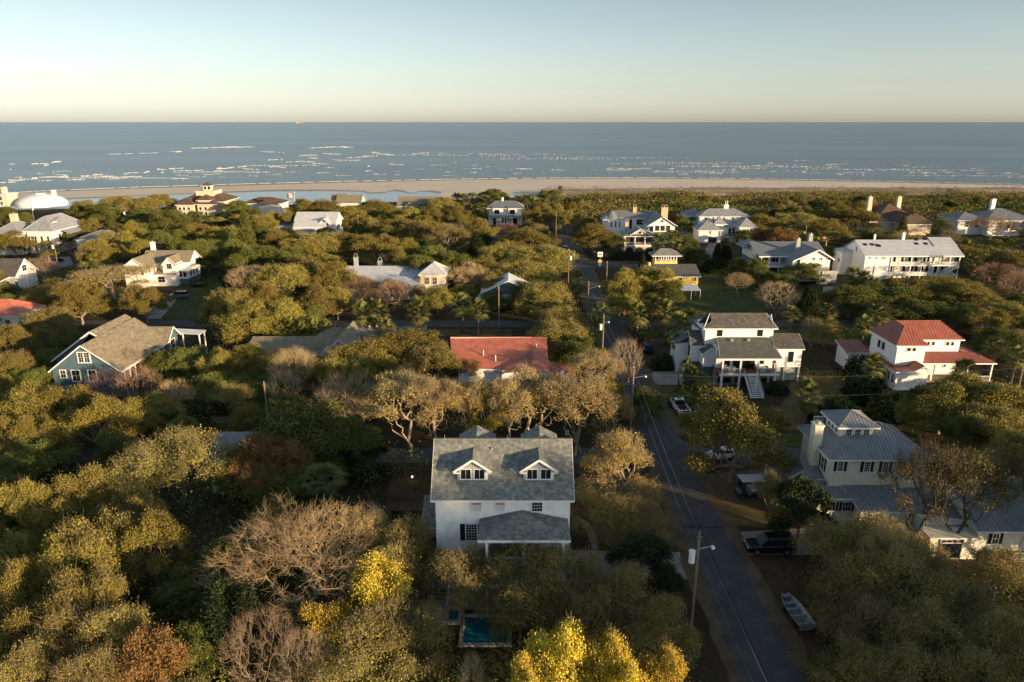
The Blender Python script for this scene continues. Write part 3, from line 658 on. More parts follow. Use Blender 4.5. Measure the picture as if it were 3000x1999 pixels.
# --- low house with dark gables in front of the palms
H = House('low_grey_roof_house', 'low house with long tan shingle roof and steep front gable among the oaks', -51, 124, wallmat='tan_stucco')
H.wall(.8, 19, 2.5, 11, 0, 3.3); H.gable(.8, 19, 1.5, 12.0, 3.2, 1.8, 'x', oh=.4, m='shingle_tan', cover='coarse')
H.wall(15.5, 21, .6, 8, 0, 4.0, name='front_wing'); H.gable(15.7, 21.6, .8, 13, 3.8, 2.5, 'y', oh=.45, m='shingle_tan', cover='coarse'); H.win('F', .8, 17.7, 19.6, 1.0, 2.6, nx=2, nz=2)
H.gable(8.2, 12.6, .2, 6, 3.0, 1.5, 'y', oh=.3, m='shingle_tan', cover='coarse'); H.wall(8.2, 12.6, .2, 6, 0, 3)
H.face([(12, 8.5, 4.5), (27, 8.5, 4.5), (27, 11.5, 5.4), (14, 11.5, 5.4)], 'shingle_tan', 'coarse'); H.wall(13, 26.5, 9, 13, 0, 4.4)
H.done()
# --- long red roof
H = House('long_red_roof_house', 'white low house with a long coral red metal roof and two vent pipes', -11.5, 113)
y_r = 10.7
H.wall(2.2, 17.2, 1.6, 16, 0, 4.0)
H.face([(1.0, 2.2, 4.15), (10.2, .8, 4.15), (15.2, y_r - 3.6, 5.9), (15.2, y_r, 7), (17.9, y_r, 7.0), (.1, y_r + .0, 7.0)][:2] + [(15.2, 6.8, 5.79), (15.3, y_r, 7.0), (.1, y_r, 7.0)], 'metal_orange', pw=.42)
H.face([(15.3, y_r, 7.0), (17.9, y_r, 7.0), (17.9, 3.4, 4.6), (15.2, 6.6, 5.65)], 'metal_orange', pw=.42)
H.face([(.1, y_r, 7.0), (17.9, y_r, 7.0), (17.9, 18, 4.4), (.1, 18, 4.4)], 'metal_orange', pw=.42)
H.face([(10.2, -1.0, 4.2), (15.0, .2, 4.4), (15.2, 6.7, 5.85), (10.3, .8, 4.2)], 'metal_red', pw=.42)
H.face([(15.0, .2, 4.4), (19.5, -.8, 3.3), (17.9, 4.4, 4.9), (15.2, 6.7, 5.8)], 'metal_orange', pw=.42)
H.face([(17.9, -1.5, 4.2), (23, -1.5, 3.4), (23, 4.2, 3.4), (17.9, 4.2, 4.9)], 'metal_red', pw=.42)
H.fascia((.1, y_r + .02, 7.0), (17.9, y_r + .02, 7.0)); H.fascia((1.0, 2.2, 4.1), (10.2, .8, 4.1)); H.fascia((10.2, -1.0, 4.1), (15.0, .2, 4.3))
H.vent(6.4, 5.4, 5.3, .9, .10, 'white_trim'); H.vent(8.6, 3.6, 4.8, 1.1, .10, 'white_trim'); H.vent(15.9, 7.6, 6.1, .6, .12, 'grey_metal')
H.wall(9.8, 20.5, -.6, 1.6, 0, 3.9, name='front_room')
for u in (12.6, 14.4, 16.8): H.win('F', -.6, u - .5, u + .5, 1.4, 3.2, nx=2, nz=2, shut=.4)
H.done()
# --- grey boarded house with the big front gable
H = House('grey_board_house', 'grey shingled house with white board-and-batten front gable and long balcony', 73.2, 205)
c = CR(3.056, 2130, 660)
H.wall(0, 9, 3.0, 16, 0, 7.5); H.wall(0, .3, 0, 3, 0, 7.5, m='slate_siding'); H.wall(9.0, 19.5, 0.5, 16, 0, 7.5, name='rear_block')
H.boards('L', 0, [(0, 0), (16, 0), (16, 5.2), (0, 5.2)], .3, m='slate_siding'); MB().box(-.05, 0, 0, 16, 5.2, 5.45).build('belt_board', M['white_trim'], H.root)
H.gable(.1, 19.4, .4, 15.4, 7.6, 2.6, 'x', oh=.6, m='metal_blue', pw=.5, only=None)
fy = -6.4; gx0, gx1 = 8.0, 18.6
H.wall(9.6, 18.2, fy + .1, 1, 0, 7.3, name='front_block', m='grey_siding'); 
H.boards('F', fy + .1, [(9.6, 5.2), (18.2, 5.2), (18.2, 7.6), (14.4, 9.9), (10.4, 7.6), (9.6, 7.3)], .42, parts=True, vertical=True)
H.boards('F', fy + .1, [(9.6, .1), (18.2, .1), (18.2, 5.15), (9.6, 5.15)], .22, m='grey_siding')
for sg in (0, 1):
    e = (7.3, fy - .6, 6.9) if sg == 0 else (19.2, fy - .6, 7.35); 
    H.face([e, (14.4, fy - .6, 10.15), (14.4, 6.5, 10.15), (e[0], 6.5 if sg else 2.5, e[2])], 'metal_blue', pw=.5)
    H.fascia((e[0], fy - .62, e[2] + .1), (14.4, fy - .62, 10.25), h=.32)
for q in ((770, 293, 790, 311), (835, 293, 855, 311), (900, 293, 921, 311)): H.winpx('F', fy + .05, *c(*q), nx=1, nz=1, fr=.12)
H.winpx('F', fy - .5, *c(828, 412, 856, 460), nx=1, nz=2, fr=.16)
H.wall(10.6, 17.6, fy - .5, fy + .05, 1.5, 4.2, m='grey_siding', name='bay'); H.face([(10.3, fy - 1.0, 4.2), (18.0, fy - 1.0, 4.2), (17.6, fy + .1, 4.9), (10.6, fy + .1, 4.9)], 'shingle_grey', 'coarse')
MB().box(9.5, 18.3, fy - .55, fy - .01, 1.1, 1.4).build('belt_board', M['white_trim'], H.root); MB().box(9.6, 15, fy - .1, fy + .05, .05, 1.05).build('garage_door', M['black_paint'], H.root)
H.wall(7.6, 9.6, fy + .6, 1, 0, 6.7, name='chimney_block', m='grey_siding'); H.win('F', fy + .6, 7.9, 8.3, 3.6, 5.8, nx=1, nz=1)
# balcony
MB().box(.1, 8, -1.2, 3, 3.9, 4.5).build('balcony', M['white_trim'], H.root); H.face([(-.6, -1.4, 7.3), (8.6, -1.4, 7.3), (8.6, .4, 7.75), (-.6, .4, 7.75)], 'metal_blue', pw=.5); H.fascia((-.6, -1.42, 7.3), (8.0, -1.42, 7.3), h=.3)
for X in (.3, 2.6, 5.6, 7.6): H.post(X, -1.0, 4.5, 7.2, .24); H.post(X, -1.0, 0, 3.9, .3)
H.rail((.3, -1.05, 4.5), (7.6, -1.05, 4.5), .95, .16)
for u in (1.6, 3.1, 5.4, 6.6): H.win('F', 3.0, u - .5, u + .5, 4.8, 6.8, nx=2, nz=2)
MB().box(.5, 7.5, 2.0, 2.9, .1, 3.7).build('screen', M['black_paint'], H.root)
for u in (3, 6, 8.5): H.win('L', 0, u, u + .8, 2.4, 4.0, nx=1, nz=2)
for u in (3.3, 5.6): H.win('L', 0, u, u + .6, 6.0, 6.8, nx=1, nz=1)
H.chimney(11.4, 1.2, 7, 12.0, 1.3, 1.2, m='grey_siding', taper=.12); H.chimney(18.2, 9, 8, 12.2, 1.3, 1.2, m='grey_siding', taper=.12)
H.vent(10.0, 6.2, 9.4, .35); H.vent(7.5, 4.4, 8.8, .35)
H.wall(18.3, 21.6, fy + 2, 1, 0, 2.6, name='side_room', m='grey_siding'); MB().box(18.3, 21.8, fy + 1.9, fy + 2, 2.6, 3.6).build('parapet', M['grey_siding'], H.root)
H.face([(-2.2, 8, 8), (2, 8, 9.6), (2, 17, 9.6), (-2.2, 17, 8)], 'metal_blue', pw=.5)
H.done()
# --- long white balcony house
H = House('balcony_house', 'long white two-storey house with pale metal roof, skylights and railed galleries', 104.4, 204.6)
c = CR(4.706, 2500, 560)
H.wall(0, 7.6, 0, 14, 0, 7.2, name='left_block'); H.wall(7.6, 28.2, 2.6, 14, 0, 7.2, name='main_block', m='cream_paint')
H.boards('L', 0, [(0, 0), (14, 0), (14, 7.2), (6.9, 10.6), (0, 7.2)], .3)
ee = 7.3; rz = 10.9; yr = 7.0
H.face([(-.4, -.5, ee), (10.4, -.5, ee), (8.6, 3.2, ee + 1.78), (21.6, 3.2 + 3.8, rz), (-.4, yr, rz)][:2] + [(10.4, yr, rz), (-.4, yr, rz)], 'metal_white', pw=.5)
H.face([(10.4, -.5, ee), (28.9, -.5, ee), (28.9, 3.8, ee + 2.06), (22.0, 3.8, ee + 2.06), (22.0, yr, rz), (10.4, yr, rz)], 'metal_white', pw=.5)
H.face([(22.0, 3.6, ee + 2.3), (28.9, 3.6, ee + 2.3), (28.9, 8, rz + .6), (22.0, 8, rz + .6)], 'metal_white', pw=.5)
H.face([(-.4, yr, rz), (28.9, yr, rz), (28.9, 14.4, ee), (-.4, 14.4, ee)], 'metal_white', pw=.5)
H.fascia((-.4, yr, rz), (-.4, -.5, ee), (28.9, -.5, ee), (28.9, yr, rz), h=.3)
for q in ((140, 775), (235, 775), (310, 778), (335, 780), (835, 757), (848, 772), (955, 755), (975, 772)):
    a = H.L(2500 + q[0] / 4.706, 560 + q[1] / 4.706, 9.1); n_ = (9.1 - ee) / .5
    yy = a[1]; zz = ee + (yy + .5) * .48
    MB().hull([(a[0], yy, zz), (a[0] + 1.1, yy, zz), (a[0] + 1.1, yy + .9, zz + .43), (a[0], yy + .9, zz + .43)], [(a[0], yy, zz + .16), (a[0] + 1.1, yy, zz + .16), (a[0] + 1.1, yy + .9, zz + .59), (a[0], yy + .9, zz + .59)]).build('skylight', M['glass'], H.root)
for q in ((218, 895, 242, 932), (313, 895, 337, 932), (402, 898, 424, 934), (436, 898, 458, 934)): H.winpx('F', 0, *c(*q), nx=1, nz=2, fr=.1)
for z0, z1 in ((4.2, 4.55), (1.4, 1.7)): MB().box(.0, 28.2, -.02 if z0 > 4 else -.4, 2.6, z0, z1).build('gallery_floor', M['white_trim'], H.root)
for X in (3.2, 7.7, 10.3, 13.8, 17.0, 20.4, 22.0, 25.2, 28.0): H.post(X, .1 if X > 7.7 else -.1, 0, 7.2 if X > 7.6 else 4.2, .26)
for a, b in ((7.8, 10.2), (10.4, 13.7), (17.1, 20.3), (20.5, 21.9), (22.1, 25.1), (25.3, 27.9), (13.9, 16.9)): H.rail((a, .1, 4.5), (b, .1, 4.5), 1.0, balus=False, bars=2)
for a, b in ((7.8, 10.2), (10.4, 13.7), (13.9, 20.3)): H.rail((a, -.3, 1.65), (b, -.3, 1.65), .95, balus=False, bars=2)
for u in (8.6, 9.6, 12.0, 14.2, 16, 18.6, 19.8): H.win('F', 2.6, u, u + .8, 5.0 if u > 9 else 5.4, 6.7, nx=1, nz=1, fr=.08)
for u in (2.6, 9.0, 12.8, 15.2, 16.6, 18.2, 19.8, 22.4, 24.4): H.win('F', 2.6, u, u + .9, 1.8, 3.8, nx=1, nz=1, fr=.08)
H.stairs(-1.6, -.45, 7.6, 1.5, 4.2, .1, 6, m='white_trim', axis='x'); H.stairs(-1.4, -.3, 22.6, 1.6, 27.2, 4.4, 8, m='white_trim', axis='x')
for dz in (.5, .95): MB().beam((22.6, -.3, 1.6 + dz), (27.2, -.3, 4.4 + dz), .07, .12).build('handrail', M['white_trim'], H.root); MB().beam((7.6, -.4, 1.5 + dz), (4.2, -.4, .1 + dz), .07, .12).build('handrail', M['white_trim'], H.root)
MB().box(.4, 7.4, .6, 2, .1, 4.0).build('ground_storey', M['white_paint'], H.root)
H.chimney(6.2, 8.5, 9, 12.2, .5, .5, m='white_paint'); H.chimney(14.9, 8.5, 9, 12.8, .8, .7, m='white_paint')
H.wall(-3.2, -.05, 8, 13.5, 0, 7.0, name='side_wing'); H.win('L', -3.2, 9, 10, 3.6, 4.8); H.win('L', 0, 2.5, 3.5, 1.5, 2.4)
H.win('L', 0, 5.6, 6.2, 7.6, 8.8, nx=1, nz=2)
H.face([(-3.6, 7.6, 7.0), (0, 7.6, 7.4), (0, 14, 7.4), (-3.6, 14, 7.0)], 'metal_white', pw=.5)
H.done()
# --- yellow house
H = House('yellow_house', 'yellow stucco house with grey roof and open white rooftop lookout', 38.3, 190.6, wallmat='yellow_paint')
H.wall(.3, 13.6, .5, 16, 0, 4.1); H.face([(0, 0, 4.0), (14.2, 0, 4.0), (15.1, 10.5, 5.5), (-.2, 10.5, 5.5)], 'shingle_slate', 'coarse'); H.face([(-.2, 10.5, 5.5), (15.1, 10.5, 5.5), (14.2, 17, 4.0), (0, 17, 4)], 'shingle_slate', 'coarse'); H.fascia((0, 0, 4.0), (14.2, 0, 4.0), (15.1, 10.5, 5.5))
c = CR(3.92, 1700, 560)
for q in ((1142, 994, 1170, 1020), (1302, 992, 1330, 1032)): H.winpx('F', .5, *c(*q), nx=1, nz=2)
MB().box(3.3, 10.0, 11.2, 15, 4, 6.0).build('lookout_base', M['yellow_paint'], H.root)
for X in (3.6, 5.3, 6.7, 8.1, 9.7):
    for Y in (11.4, 14.8): H.post(X, Y, 6.0, 7.9, .22)
H.rail((3.6, 11.3, 6.0), (9.8, 11.3, 6.0), .6, .2); H.hip(3.3, 10.0, 11.2, 15.0, 7.95, 1.6, oh=1.0, m='shingle_grey', cover='coarse')
MB().tube((1.4, 9.5, 4.9), (1.4, 9.5, 6.2), .45, .5, n=12).build('chimney', M['yellow_paint'], H.root)
H.done()
# --- mansion with arched chimney caps
H = House('arched_chimney_house', 'large white house with metal roofs, round turret and arched chimney caps', 40, 250)
H.wall(4, 20, 32.5, 40, 0, 8.2, name='main_block'); H.hip(-2.5, 19.5, 32.5, 41, 8.3, 2.3, oh=.5, m='metal_blue', pw=.55, parts=False)
def cone(H, x, y, r, z0, z1, rz, m, n=12):
    mb = MB(); mb.hull([(x + r * math.cos(math.tau * i / n), y + r * math.sin(math.tau * i / n), z0) for i in range(n)], [(x + r * math.cos(math.tau * i / n), y + r * math.sin(math.tau * i / n), z1) for i in range(n)]); mb.build('turret_wall', M['white_paint'], H.root)
    for i in range(n):
        a, b = math.tau * i / n, math.tau * (i + 1) / n; R = r + .6
        MB().hull([(x + R * math.cos(a), y + R * math.sin(a), z1 - .1), (x + R * math.cos(b), y + R * math.sin(b), z1 - .1), (x, y, rz - .1)], [(x + R * math.cos(a), y + R * math.sin(a), z1), (x + R * math.cos(b), y + R * math.sin(b), z1), (x, y, rz)]).build('roof_panel', M[m], H.root)
cone(H, 0.2, 34.5, 3.6, 0, 7.6, 11.0, 'metal_blue'); 
for u in (1.0, 2.6, 4.2): H.win('F', 31.0, u - 1.4, u - .9, 4.8, 7.0, nx=1, nz=2); 
H.wall(-.6, 4, 31.0, 33, 0, 7.5); H.hip(-3.5, 3.8, 31.2, 38, 7.7, 2.0, oh=.4, m='metal_blue', pw=.55, parts=False)
for u in (7.2, 10.0, 14.5): H.win('F', 32.5, u, u + (2.6 if u == 10.0 else 1.0), 2.0 if u == 7.2 else 5.6, 7.6, nx=2 if u == 10 else 1, nz=2)
# right gabled block
H.wall(12.6, 22.6, 19.6, 33, 0, 7.4, name='front_block'); H.gable(12.6, 22.6, 19.6, 37, 7.4, 3.1, 'y', oh=.8, m='metal_blue', pw=.55, parts=False)
for i in range(3): H.win('F', 19.6, 15.0 + i * 2.1, 16.6 + i * 2.1, 5.0, 7.0, nx=2, nz=1, pane='glass')
H.win('F', 19.6, 12.7, 14.3, 4.6, 6.8, nx=1, nz=1); H.win('F', 19.55, 17.2, 18.0, 8.3, 9.1, nx=1, nz=1)
H.face([(12.0, 17.2, 3.9), (23.2, 17.2, 3.9), (23.0, 19.5, 4.6), (12.2, 19.5, 4.6)], 'metal_blue', pw=.55, parts=False)
for X in (12.6, 16, 19.4, 22.8): H.post(X, 17.6, .4, 3.8, .25)
for u in (13.4, 16.9, 20.2): H.win('F', 19.6, u, u + 1.6, .8, 3.4, nx=2, nz=1)
# screened porch with arches
H.wall(.6, 11.4, 2.6, 14, 0, 5.9, name='porch_block', m='tan_stucco'); H.hip(.2, 11.8, .4, 10.5, 5.9, 1.8, oh=.3, m='metal_blue', pw=.55, parts=False)
H.gable(2.6, 9.2, 1.0, 9, 6.5, 1.9, 'y', oh=.4, m='metal_blue', pw=.55, parts=False, endm='tan_stucco'); H.win('F', .98, 5.4, 6.4, 6.7, 7.5, nx=1, nz=1)
for X in (.6, 4.2, 7.8, 11.4): H.post(X, .8, 2.6, 5.8, .35)
MB().box(.4, 11.6, .8, 2.6, 2.2, 2.65).build('porch_floor', M['white_trim'], H.root)
for a in (.9, 4.5, 8.1): MB().box(a, a + 3.0, 1.6, 1.7, 2.7, 5.6).build('porch_screen', M['interior'], H.root); H.rail((a, 1.0, 2.6), (a + 3.0, 1.0, 2.6), .9, .3)
for a in (.6, 4.2, 7.8):
    n = 8; r = 1.5; cx = a + 1.8
    pts = [(cx + r * math.cos(math.pi * i / n), 0.75, .2 + r * 1.15 * math.sin(math.pi * i / n)) for i in range(n + 1)]
    MB().hull([(x, y, z) for x, y, z in pts], [(x, y + .1, z) for x, y, z in pts]).build('arch', M['black_paint'], H.root)
MB().box(.3, 11.7, .85, 2.5, 0, 2.2).build('arcade', M['tan_brick'], H.root)
H.chimney(9.6, 36, 8, 12.2, 1.4, 1.2, m='tan_brick', arch=1); H.chimney(20.6, 31, 8, 12.6, 2.6, 1.4, m='tan_brick', arch=2); H.chimney(2.6, 11.0, 5, 9.6, 1.2, 1.1, m='tan_brick', arch=1)
H.done()
# --- white mansion two
H = House('mansion', 'white house of many grey metal hip roofs with a white double chimney', 74.5, 271)
H.wall(.6, 20, 10.4, 18, 0, 9, name='main_block'); H.hip(.6, 20.0, 10.2, 18.8, 9, 2.5, oh=.6, m='metal_grey', pw=.5, parts=False)
H.wall(-3.2, 3, 15, 25, 0, 8.4, name='rear_wing'); H.hip(-3.2, 4, 15, 26, 8.6, 2.2, oh=.5, m='metal_blue', pw=.5, parts=False)
c = CR(3.92, 1700, 560)
for q in ((1430, 303, 1452, 330), (1520, 290, 1542, 335), (1580, 290, 1602, 335), (1640, 290, 1662, 330), (1742, 290, 1766, 336), (1848, 290, 1870, 334)): H.winpx('F', 10.4, *c(*q), nx=1, nz=2, fr=.14)
H.wall(-1.9, 6.8, 1.0, 10, 0, 4.9, name='garage_block'); H.hip(-1.9, 6.8, 1.0, 9, 4.9, 3.0, oh=.7, m='metal_grey', pw=.5, parts=False)
for q in ((1485, 462, 1505, 492), (1590, 462, 1612, 512)): H.winpx('F', 1.0, *c(*q), nx=1, nz=2, fr=.14)
MB().box(2, 5.2, .9, .98, 0, 2.3).build('garage_door', M['black_paint'], H.root)
H.hip(5.4, 9.4, 5.6, 9.6, 6.6, 2.6, oh=.7, m='metal_grey', pw=.5, parts=False); H.wall(5.4, 9.4, 5.6, 9.6, 0, 6.6, name='entry_tower'); H.win('F', 5.6, 6.6, 7.8, 3.2, 5.9, nx=2, nz=2)
H.wall(8.5, 14.6, 6, 10, 0, 5.2, name='middle_block'); H.face([(8, 5.4, 5.3), (15, 5.4, 5.3), (15, 10.3, 7.2), (8, 10.3, 7.2)], 'metal_grey', pw=.5, parts=False); H.win('F', 6, 11.0, 12.1, 2.6, 4.8, nx=1, nz=2); H.win('F', 6, 12.5, 13.6, 2.6, 4.8, nx=1, nz=2)
H.wall(14.0, 20.2, 1.2, 9, 0, 5.9, name='right_block'); H.hip(14.0, 20.2, 1.2, 9, 6, 3.2, oh=.6, m='metal_grey', pw=.5, parts=False)
for i in range(3): H.win('F', 1.2, 15.6 + i * 1.1, 16.5 + i * 1.1, 2.8, 5.2, nx=2, nz=2, fr=.1)
H.wall(9.2, 13, 1, 3.4, 0, 2.2, name='garden_wall', m='tan_stucco'); H.wall(13.6, 14.0, -3, 1, 0, 2.6, name='garden_wall', m='tan_stucco'); H.hip(9.4, 14, 1.0, 4.6, 2.4, 1.0, oh=.3, m='shingle_slate', cover='coarse')
H.chimney(12.2, 15.6, 10, 12.9, 1.8, 1.0, m='white_paint')
for k in (-.4, .4): MB().tube((12.2 + k, 15.6, 12.9), (12.2 + k, 15.6, 14.6), .16, n=6).build('flue', M['white_trim'], H.root)
H.done()
# --- white two-dormer house left of the road
H = House('shed_dormer_house', 'white house with blue-grey metal roof and two deep front windows', -11.5, 318)
H.wall(1, 16, 3, 14, 0, 7.4, m='white_paint'); H.hip(.5, 16.5, 2.4, 16, 7.6, 2.6, oh=.6, m='metal_blue', pw=.6, parts=False, run=4.0)
for u in (3.6, 10.6): H.wall(u - .8, u + 3.0, 1.4, 3.2, 4.2, 7.9, name='dormer'); H.win('F', 1.4, u, u + 2.2, 5.2, 7.2, nx=2, nz=1, fr=.25); H.face([(u - 1.3, 1.0, 7.9), (u + 3.5, 1.0, 7.9), (u + 3.5, 3.6, 8.5), (u - 1.3, 3.6, 8.5)], 'metal_blue', pw=.6, parts=False)
MB().box(1, 16, 0, 3, 3.6, 3.9).build('porch_floor', M['white_trim'], H.root); H.face([(.6, -.2, 3.95), (16.4, -.2, 3.95), (16.4, 1.3, 4.6), (.6, 1.3, 4.6)], 'metal_blue', pw=.6, parts=False)
for X in (1.2, 4.5, 8, 11.5, 15.8): H.post(X, .3, 0, 3.7, .35)
for u in (3, 7, 12): MB().box(u, u + 1.8, 2.85, 2.98, .2, 3.3).build('doorway', M['black_paint'], H.root)
H.chimney(7.2, 9.5, 9.5, 11.6, .9, .9, m='white_paint'); H.done()
# --- long metal roof house behind the bare trees
H = House('arched_vent_house', 'long house with weathered pale metal roof, two arched chimneys and pyramid-roofed end room', -45.5, 176, wallmat='white_paint')
H.wall(.5, 23, 4, 18, 0, 3.8); H.gable(.5, 22, 2.5, 22, 3.6, 3.9, 'x', oh=.4, m='metal_white', pw=.5)
H.wall(21.4, 27.8, 4.4, 12.5, 0, 6.6, name='end_room', m='cream_paint'); H.hip(21.4, 27.8, 4.4, 13, 6.7, 2.5, oh=.5, m='metal_white', pw=.5)
for u in (22.6, 24.6): H.win('F', 4.4, u, u + 1.2, 4.2, 6.0, nx=2, nz=2)
for Y in (6, 9): H.win('R', 27.8, Y, Y + 1.2, 3.8, 5.6, nx=2, nz=2)
H.chimney(2.2, 16, 5, 9.2, 1.1, 1.0, m='grey_siding', arch=1); H.chimney(8.9, 16, 5, 8.2, 1.2, 1.0, m='grey_siding', arch=1)
H.done()
# --- tan roof, white walls (left)
H = House('tan_roof_house', 'white house with tan shingle roofs, glazed corner room and tall white chimney', -109.2, 193)
H.wall(.3, 6.6, .4, 12, 0, 6.4); H.gable(.3, 6.6, .4, 13, 6.4, 2.2, 'y', oh=.5, m='shingle_tan', cover='coarse')
H.wall(6, 14, 8, 15, 0, 6.2, name='rear_block'); H.gable(2, 15.5, 7.6, 15, 6.4, 2.6, 'x', oh=.4, m='shingle_tan', cover='coarse')
H.wall(9.6, 13.6, 3.6, 9, 3, 6.6, name='dormer'); H.gable(9.8, 13.4, 3.6, 12, 6.5, 1.9, 'y', oh=.4, m='shingle_tan', cover='coarse'); H.win('F', 3.6, 10.9, 12.3, 5.0, 6.5, nx=3, nz=1, fr=.12)
c = CR(2.353, 0, 520)
for u in (1.4, 3.2): H.win('F', .4, u - .4, u + .5, 4.0, 5.4, nx=1, nz=2)
H.win('F', .4, 4.9, 5.9, 4.0, 5.4, nx=1, nz=2)
for Y in (1.4, 4.0, 5.6): H.win('R', 6.6, Y, Y + .7, 4.0, 5.6, nx=1, nz=2)
H.wall(6.7, 13.2, 3.4, 11, 0, 3.3, name='front_wing'); H.hip(6.7, 13.2, 3.4, 11, 3.4, 1.5, oh=.4, m='shingle_tan', cover='coarse'); H.win('F', 3.4, 8.0, 9.9, 1.2, 2.8, nx=2, nz=2)
H.wall(13.2, 16.0, 5.0, 13, 1.8, 4.4, name='glazed_room'); H.face([(13.0, 4.6, 4.4), (16.6, 4.6, 4.4), (16.6, 13.4, 4.4), (11, 13.4, 6.0), (11, 6.6, 6.0)][:3] + [(11.4, 13.4, 6.2), (11.4, 6.6, 6.2)], 'shingle_tan', 'coarse'); H.wall(13.2, 16, 5.2, 12.8, 0, 1.8, m='slate_siding', name='ground_storey')
for Y in (6, 8, 10): H.win('R', 16.0, Y, Y + 1.3, 2.4, 4.0, nx=2, nz=1)
for u in (13.7, 14.9): H.win('F', 5.0, u - .3, u + .6, 2.4, 4.0, nx=1, nz=1)
H.chimney(3.2, 12.5, 6, 11.2, 1.2, 1.1, m='white_paint', taper=.08); H.vent(5, 6, 7.4, .4); H.vent(4.4, 9, 7.8, .4); H.done()
# --- big white metal-roofed house far left
H = House('hip_roof_mansion', 'big white house of pale metal hip roofs with tan chimney, before the dome', -188, 250)
L = lambda px, py, z: H.L(px / 4.612, 540 + py / 4.612, z)
a = L(240, 670, 7.5); b = L(510, 610, 7.5)
H.wall(a[0] - 9, b[0], a[1], a[1] + 12, 0, 7.5); H.hip(a[0] - 9, b[0], a[1], a[1] + 13, 7.6, 3.2, oh=.6, m='metal_grey', pw=.6, parts=False)
for k in range(6): u = a[0] - 1 + k * 2.2; H.win('F', a[1], u, u + .8, 4.6, 6.6, nx=1, nz=2)
for k in range(3): u = a[0] + 1 + k * 4.2; H.win('F', a[1], u, u + .9, 1.4, 3.4, nx=1, nz=2)
a2 = L(520, 640, 7); b2 = L(1010, 560, 8); H.wall(b[0] + 1, b2[0], a[1] + 3, a[1] + 20, 0, 7.9, name='rear_block'); H.hip(b[0] + .5, b2[0], a[1] + 3, a[1] + 22, 8, 4.6, oh=.9, m='metal_grey', pw=.6, parts=False)
H.wall(b2[0] - 8, b2[0] - 2, a[1] + 6.0, a[1] + 10, 8, 10.6, name='dormer'); H.face([(b2[0] - 8.6, a[1] + 5.4, 10.6), (b2[0] - 1.4, a[1] + 5.4, 10.6), (b2[0] - 1.4, a[1] + 12, 11.8), (b2[0] - 8.6, a[1] + 12, 11.8)], 'metal_grey', pw=.6, parts=False)
H.win('R', b2[0], a[1] + 6, a[1] + 7.4, 4, 6.5); H.face([(b2[0] - 2, a[1] + 1, 6.6), (b2[0] + 4, a[1] + 7, 6.6), (b2[0] + 4, a[1] + 16, 6.6), (b2[0], a[1] + 16, 8), (b2[0] - 2, a[1] + 3, 8)][1:4] + [(b2[0] + .9, a[1] + 7, 7.6)], 'metal_grey', pw=.6, parts=False)
cc = L(205, 520, 10); H.chimney(cc[0], cc[1], 7, 13.2, 2.2, 1.8, m='tan_stucco', taper=.1); H.done()
# --- small houses seen in part
def small(name, label, x0, x1, y, dep, z, rise, rm, wm='white_paint', roof='hip', cover='metal', wins=(), ax=None, oh=.5, pw=.6, ws='F', **k):
    H = House(name, label, x0, y, wallmat=wm); H.wall(0, x1 - x0, 0, dep, 0, z)
    if roof == 'hip': H.hip(0, x1 - x0, 0, dep, z, rise, oh=oh, m=rm, cover=cover, pw=pw, parts=False, axis=ax)
    else: H.gable(0, x1 - x0, 0, dep, z, rise, ax or 'x', oh=oh, m=rm, cover=cover, pw=pw, parts=False)
    for u, zz, ww, hh in wins: H.win('F', 0, u, u + ww, zz, zz + hh, nx=2, nz=2 if hh > 1 else 1)
    return H
def at(px, py, z): return P(px, py, z)
a = at(222, 702, 5.5); b = at(305, 702, 5.5)
H = small('pale_blue_roof_house', 'small white house with pale blue metal roof behind the oaks', a[0], b[0] + 4, a[1], 12, 5.5, 2.4, 'metal_blue', wins=((2.2, 3, 1.2, 1.6),)); H.done()
a = at(2, 795, 5.0); b = at(62, 795, 5)
H = small('dormer_cottage', 'white cottage with dark roof and small round-topped dormer at the left edge', a[0] - 10, b[0] + .4, a[1] - 3.5, 9, 4.6, 3.8, 'shingle_dark', roof='gable', cover='coarse', ax='x', wins=((11, 1.4, .8, 1.5), (13.5, 1.4, .8, 1.5), (16, 1.4, .8, 1.5)))
Wd = b[0] + 10.4 - a[0]
MB().box(Wd - 9, Wd - 7.2, .8, 4, 5, 6.6).build('dormer', M['white_paint'], H.root); H.win('F', .8, Wd - 8.6, Wd - 7.6, 5.5, 6.4, nx=1, nz=1); H.gable(Wd - 9.1, Wd - 7.1, .8, 4, 6.6, .8, 'y', oh=.3, m='shingle_dark', cover='coarse')
H.face([(-2, -5, 2.9), (Wd - 3, -5, 2.9), (Wd - 1, -.3, 4.3), (-2, -.3, 4.3)], 'shingle_dark', 'coarse'); H.fascia((-2, -5, 2.9), (Wd - 3, -5, 2.9), (Wd - 1, -.3, 4.3)); H.wall(0, Wd - 3.4, -4.6, -.05, 0, 2.8, name='front_wing')
H.win('R', Wd, 3.4, 5.2, 5.0, 6.6, nx=2, nz=2)
for u in (Wd - 8, Wd - 5.4): H.win('F', -4.6, u, u + .8, .9, 2.2)
H.done()
a = at(0, 925, 3.6); b = at(75, 915, 3.6)
H = small('coral_roof_house', 'white house with coral red hip roof cut by the left edge', a[0] - 8, b[0], a[1], 9, 3.6, 2.6, 'metal_orange', wins=((9, 1.2, 1, 1.4),)); H.done()
a = at(0, 610, 7); b = at(33, 572, 8)
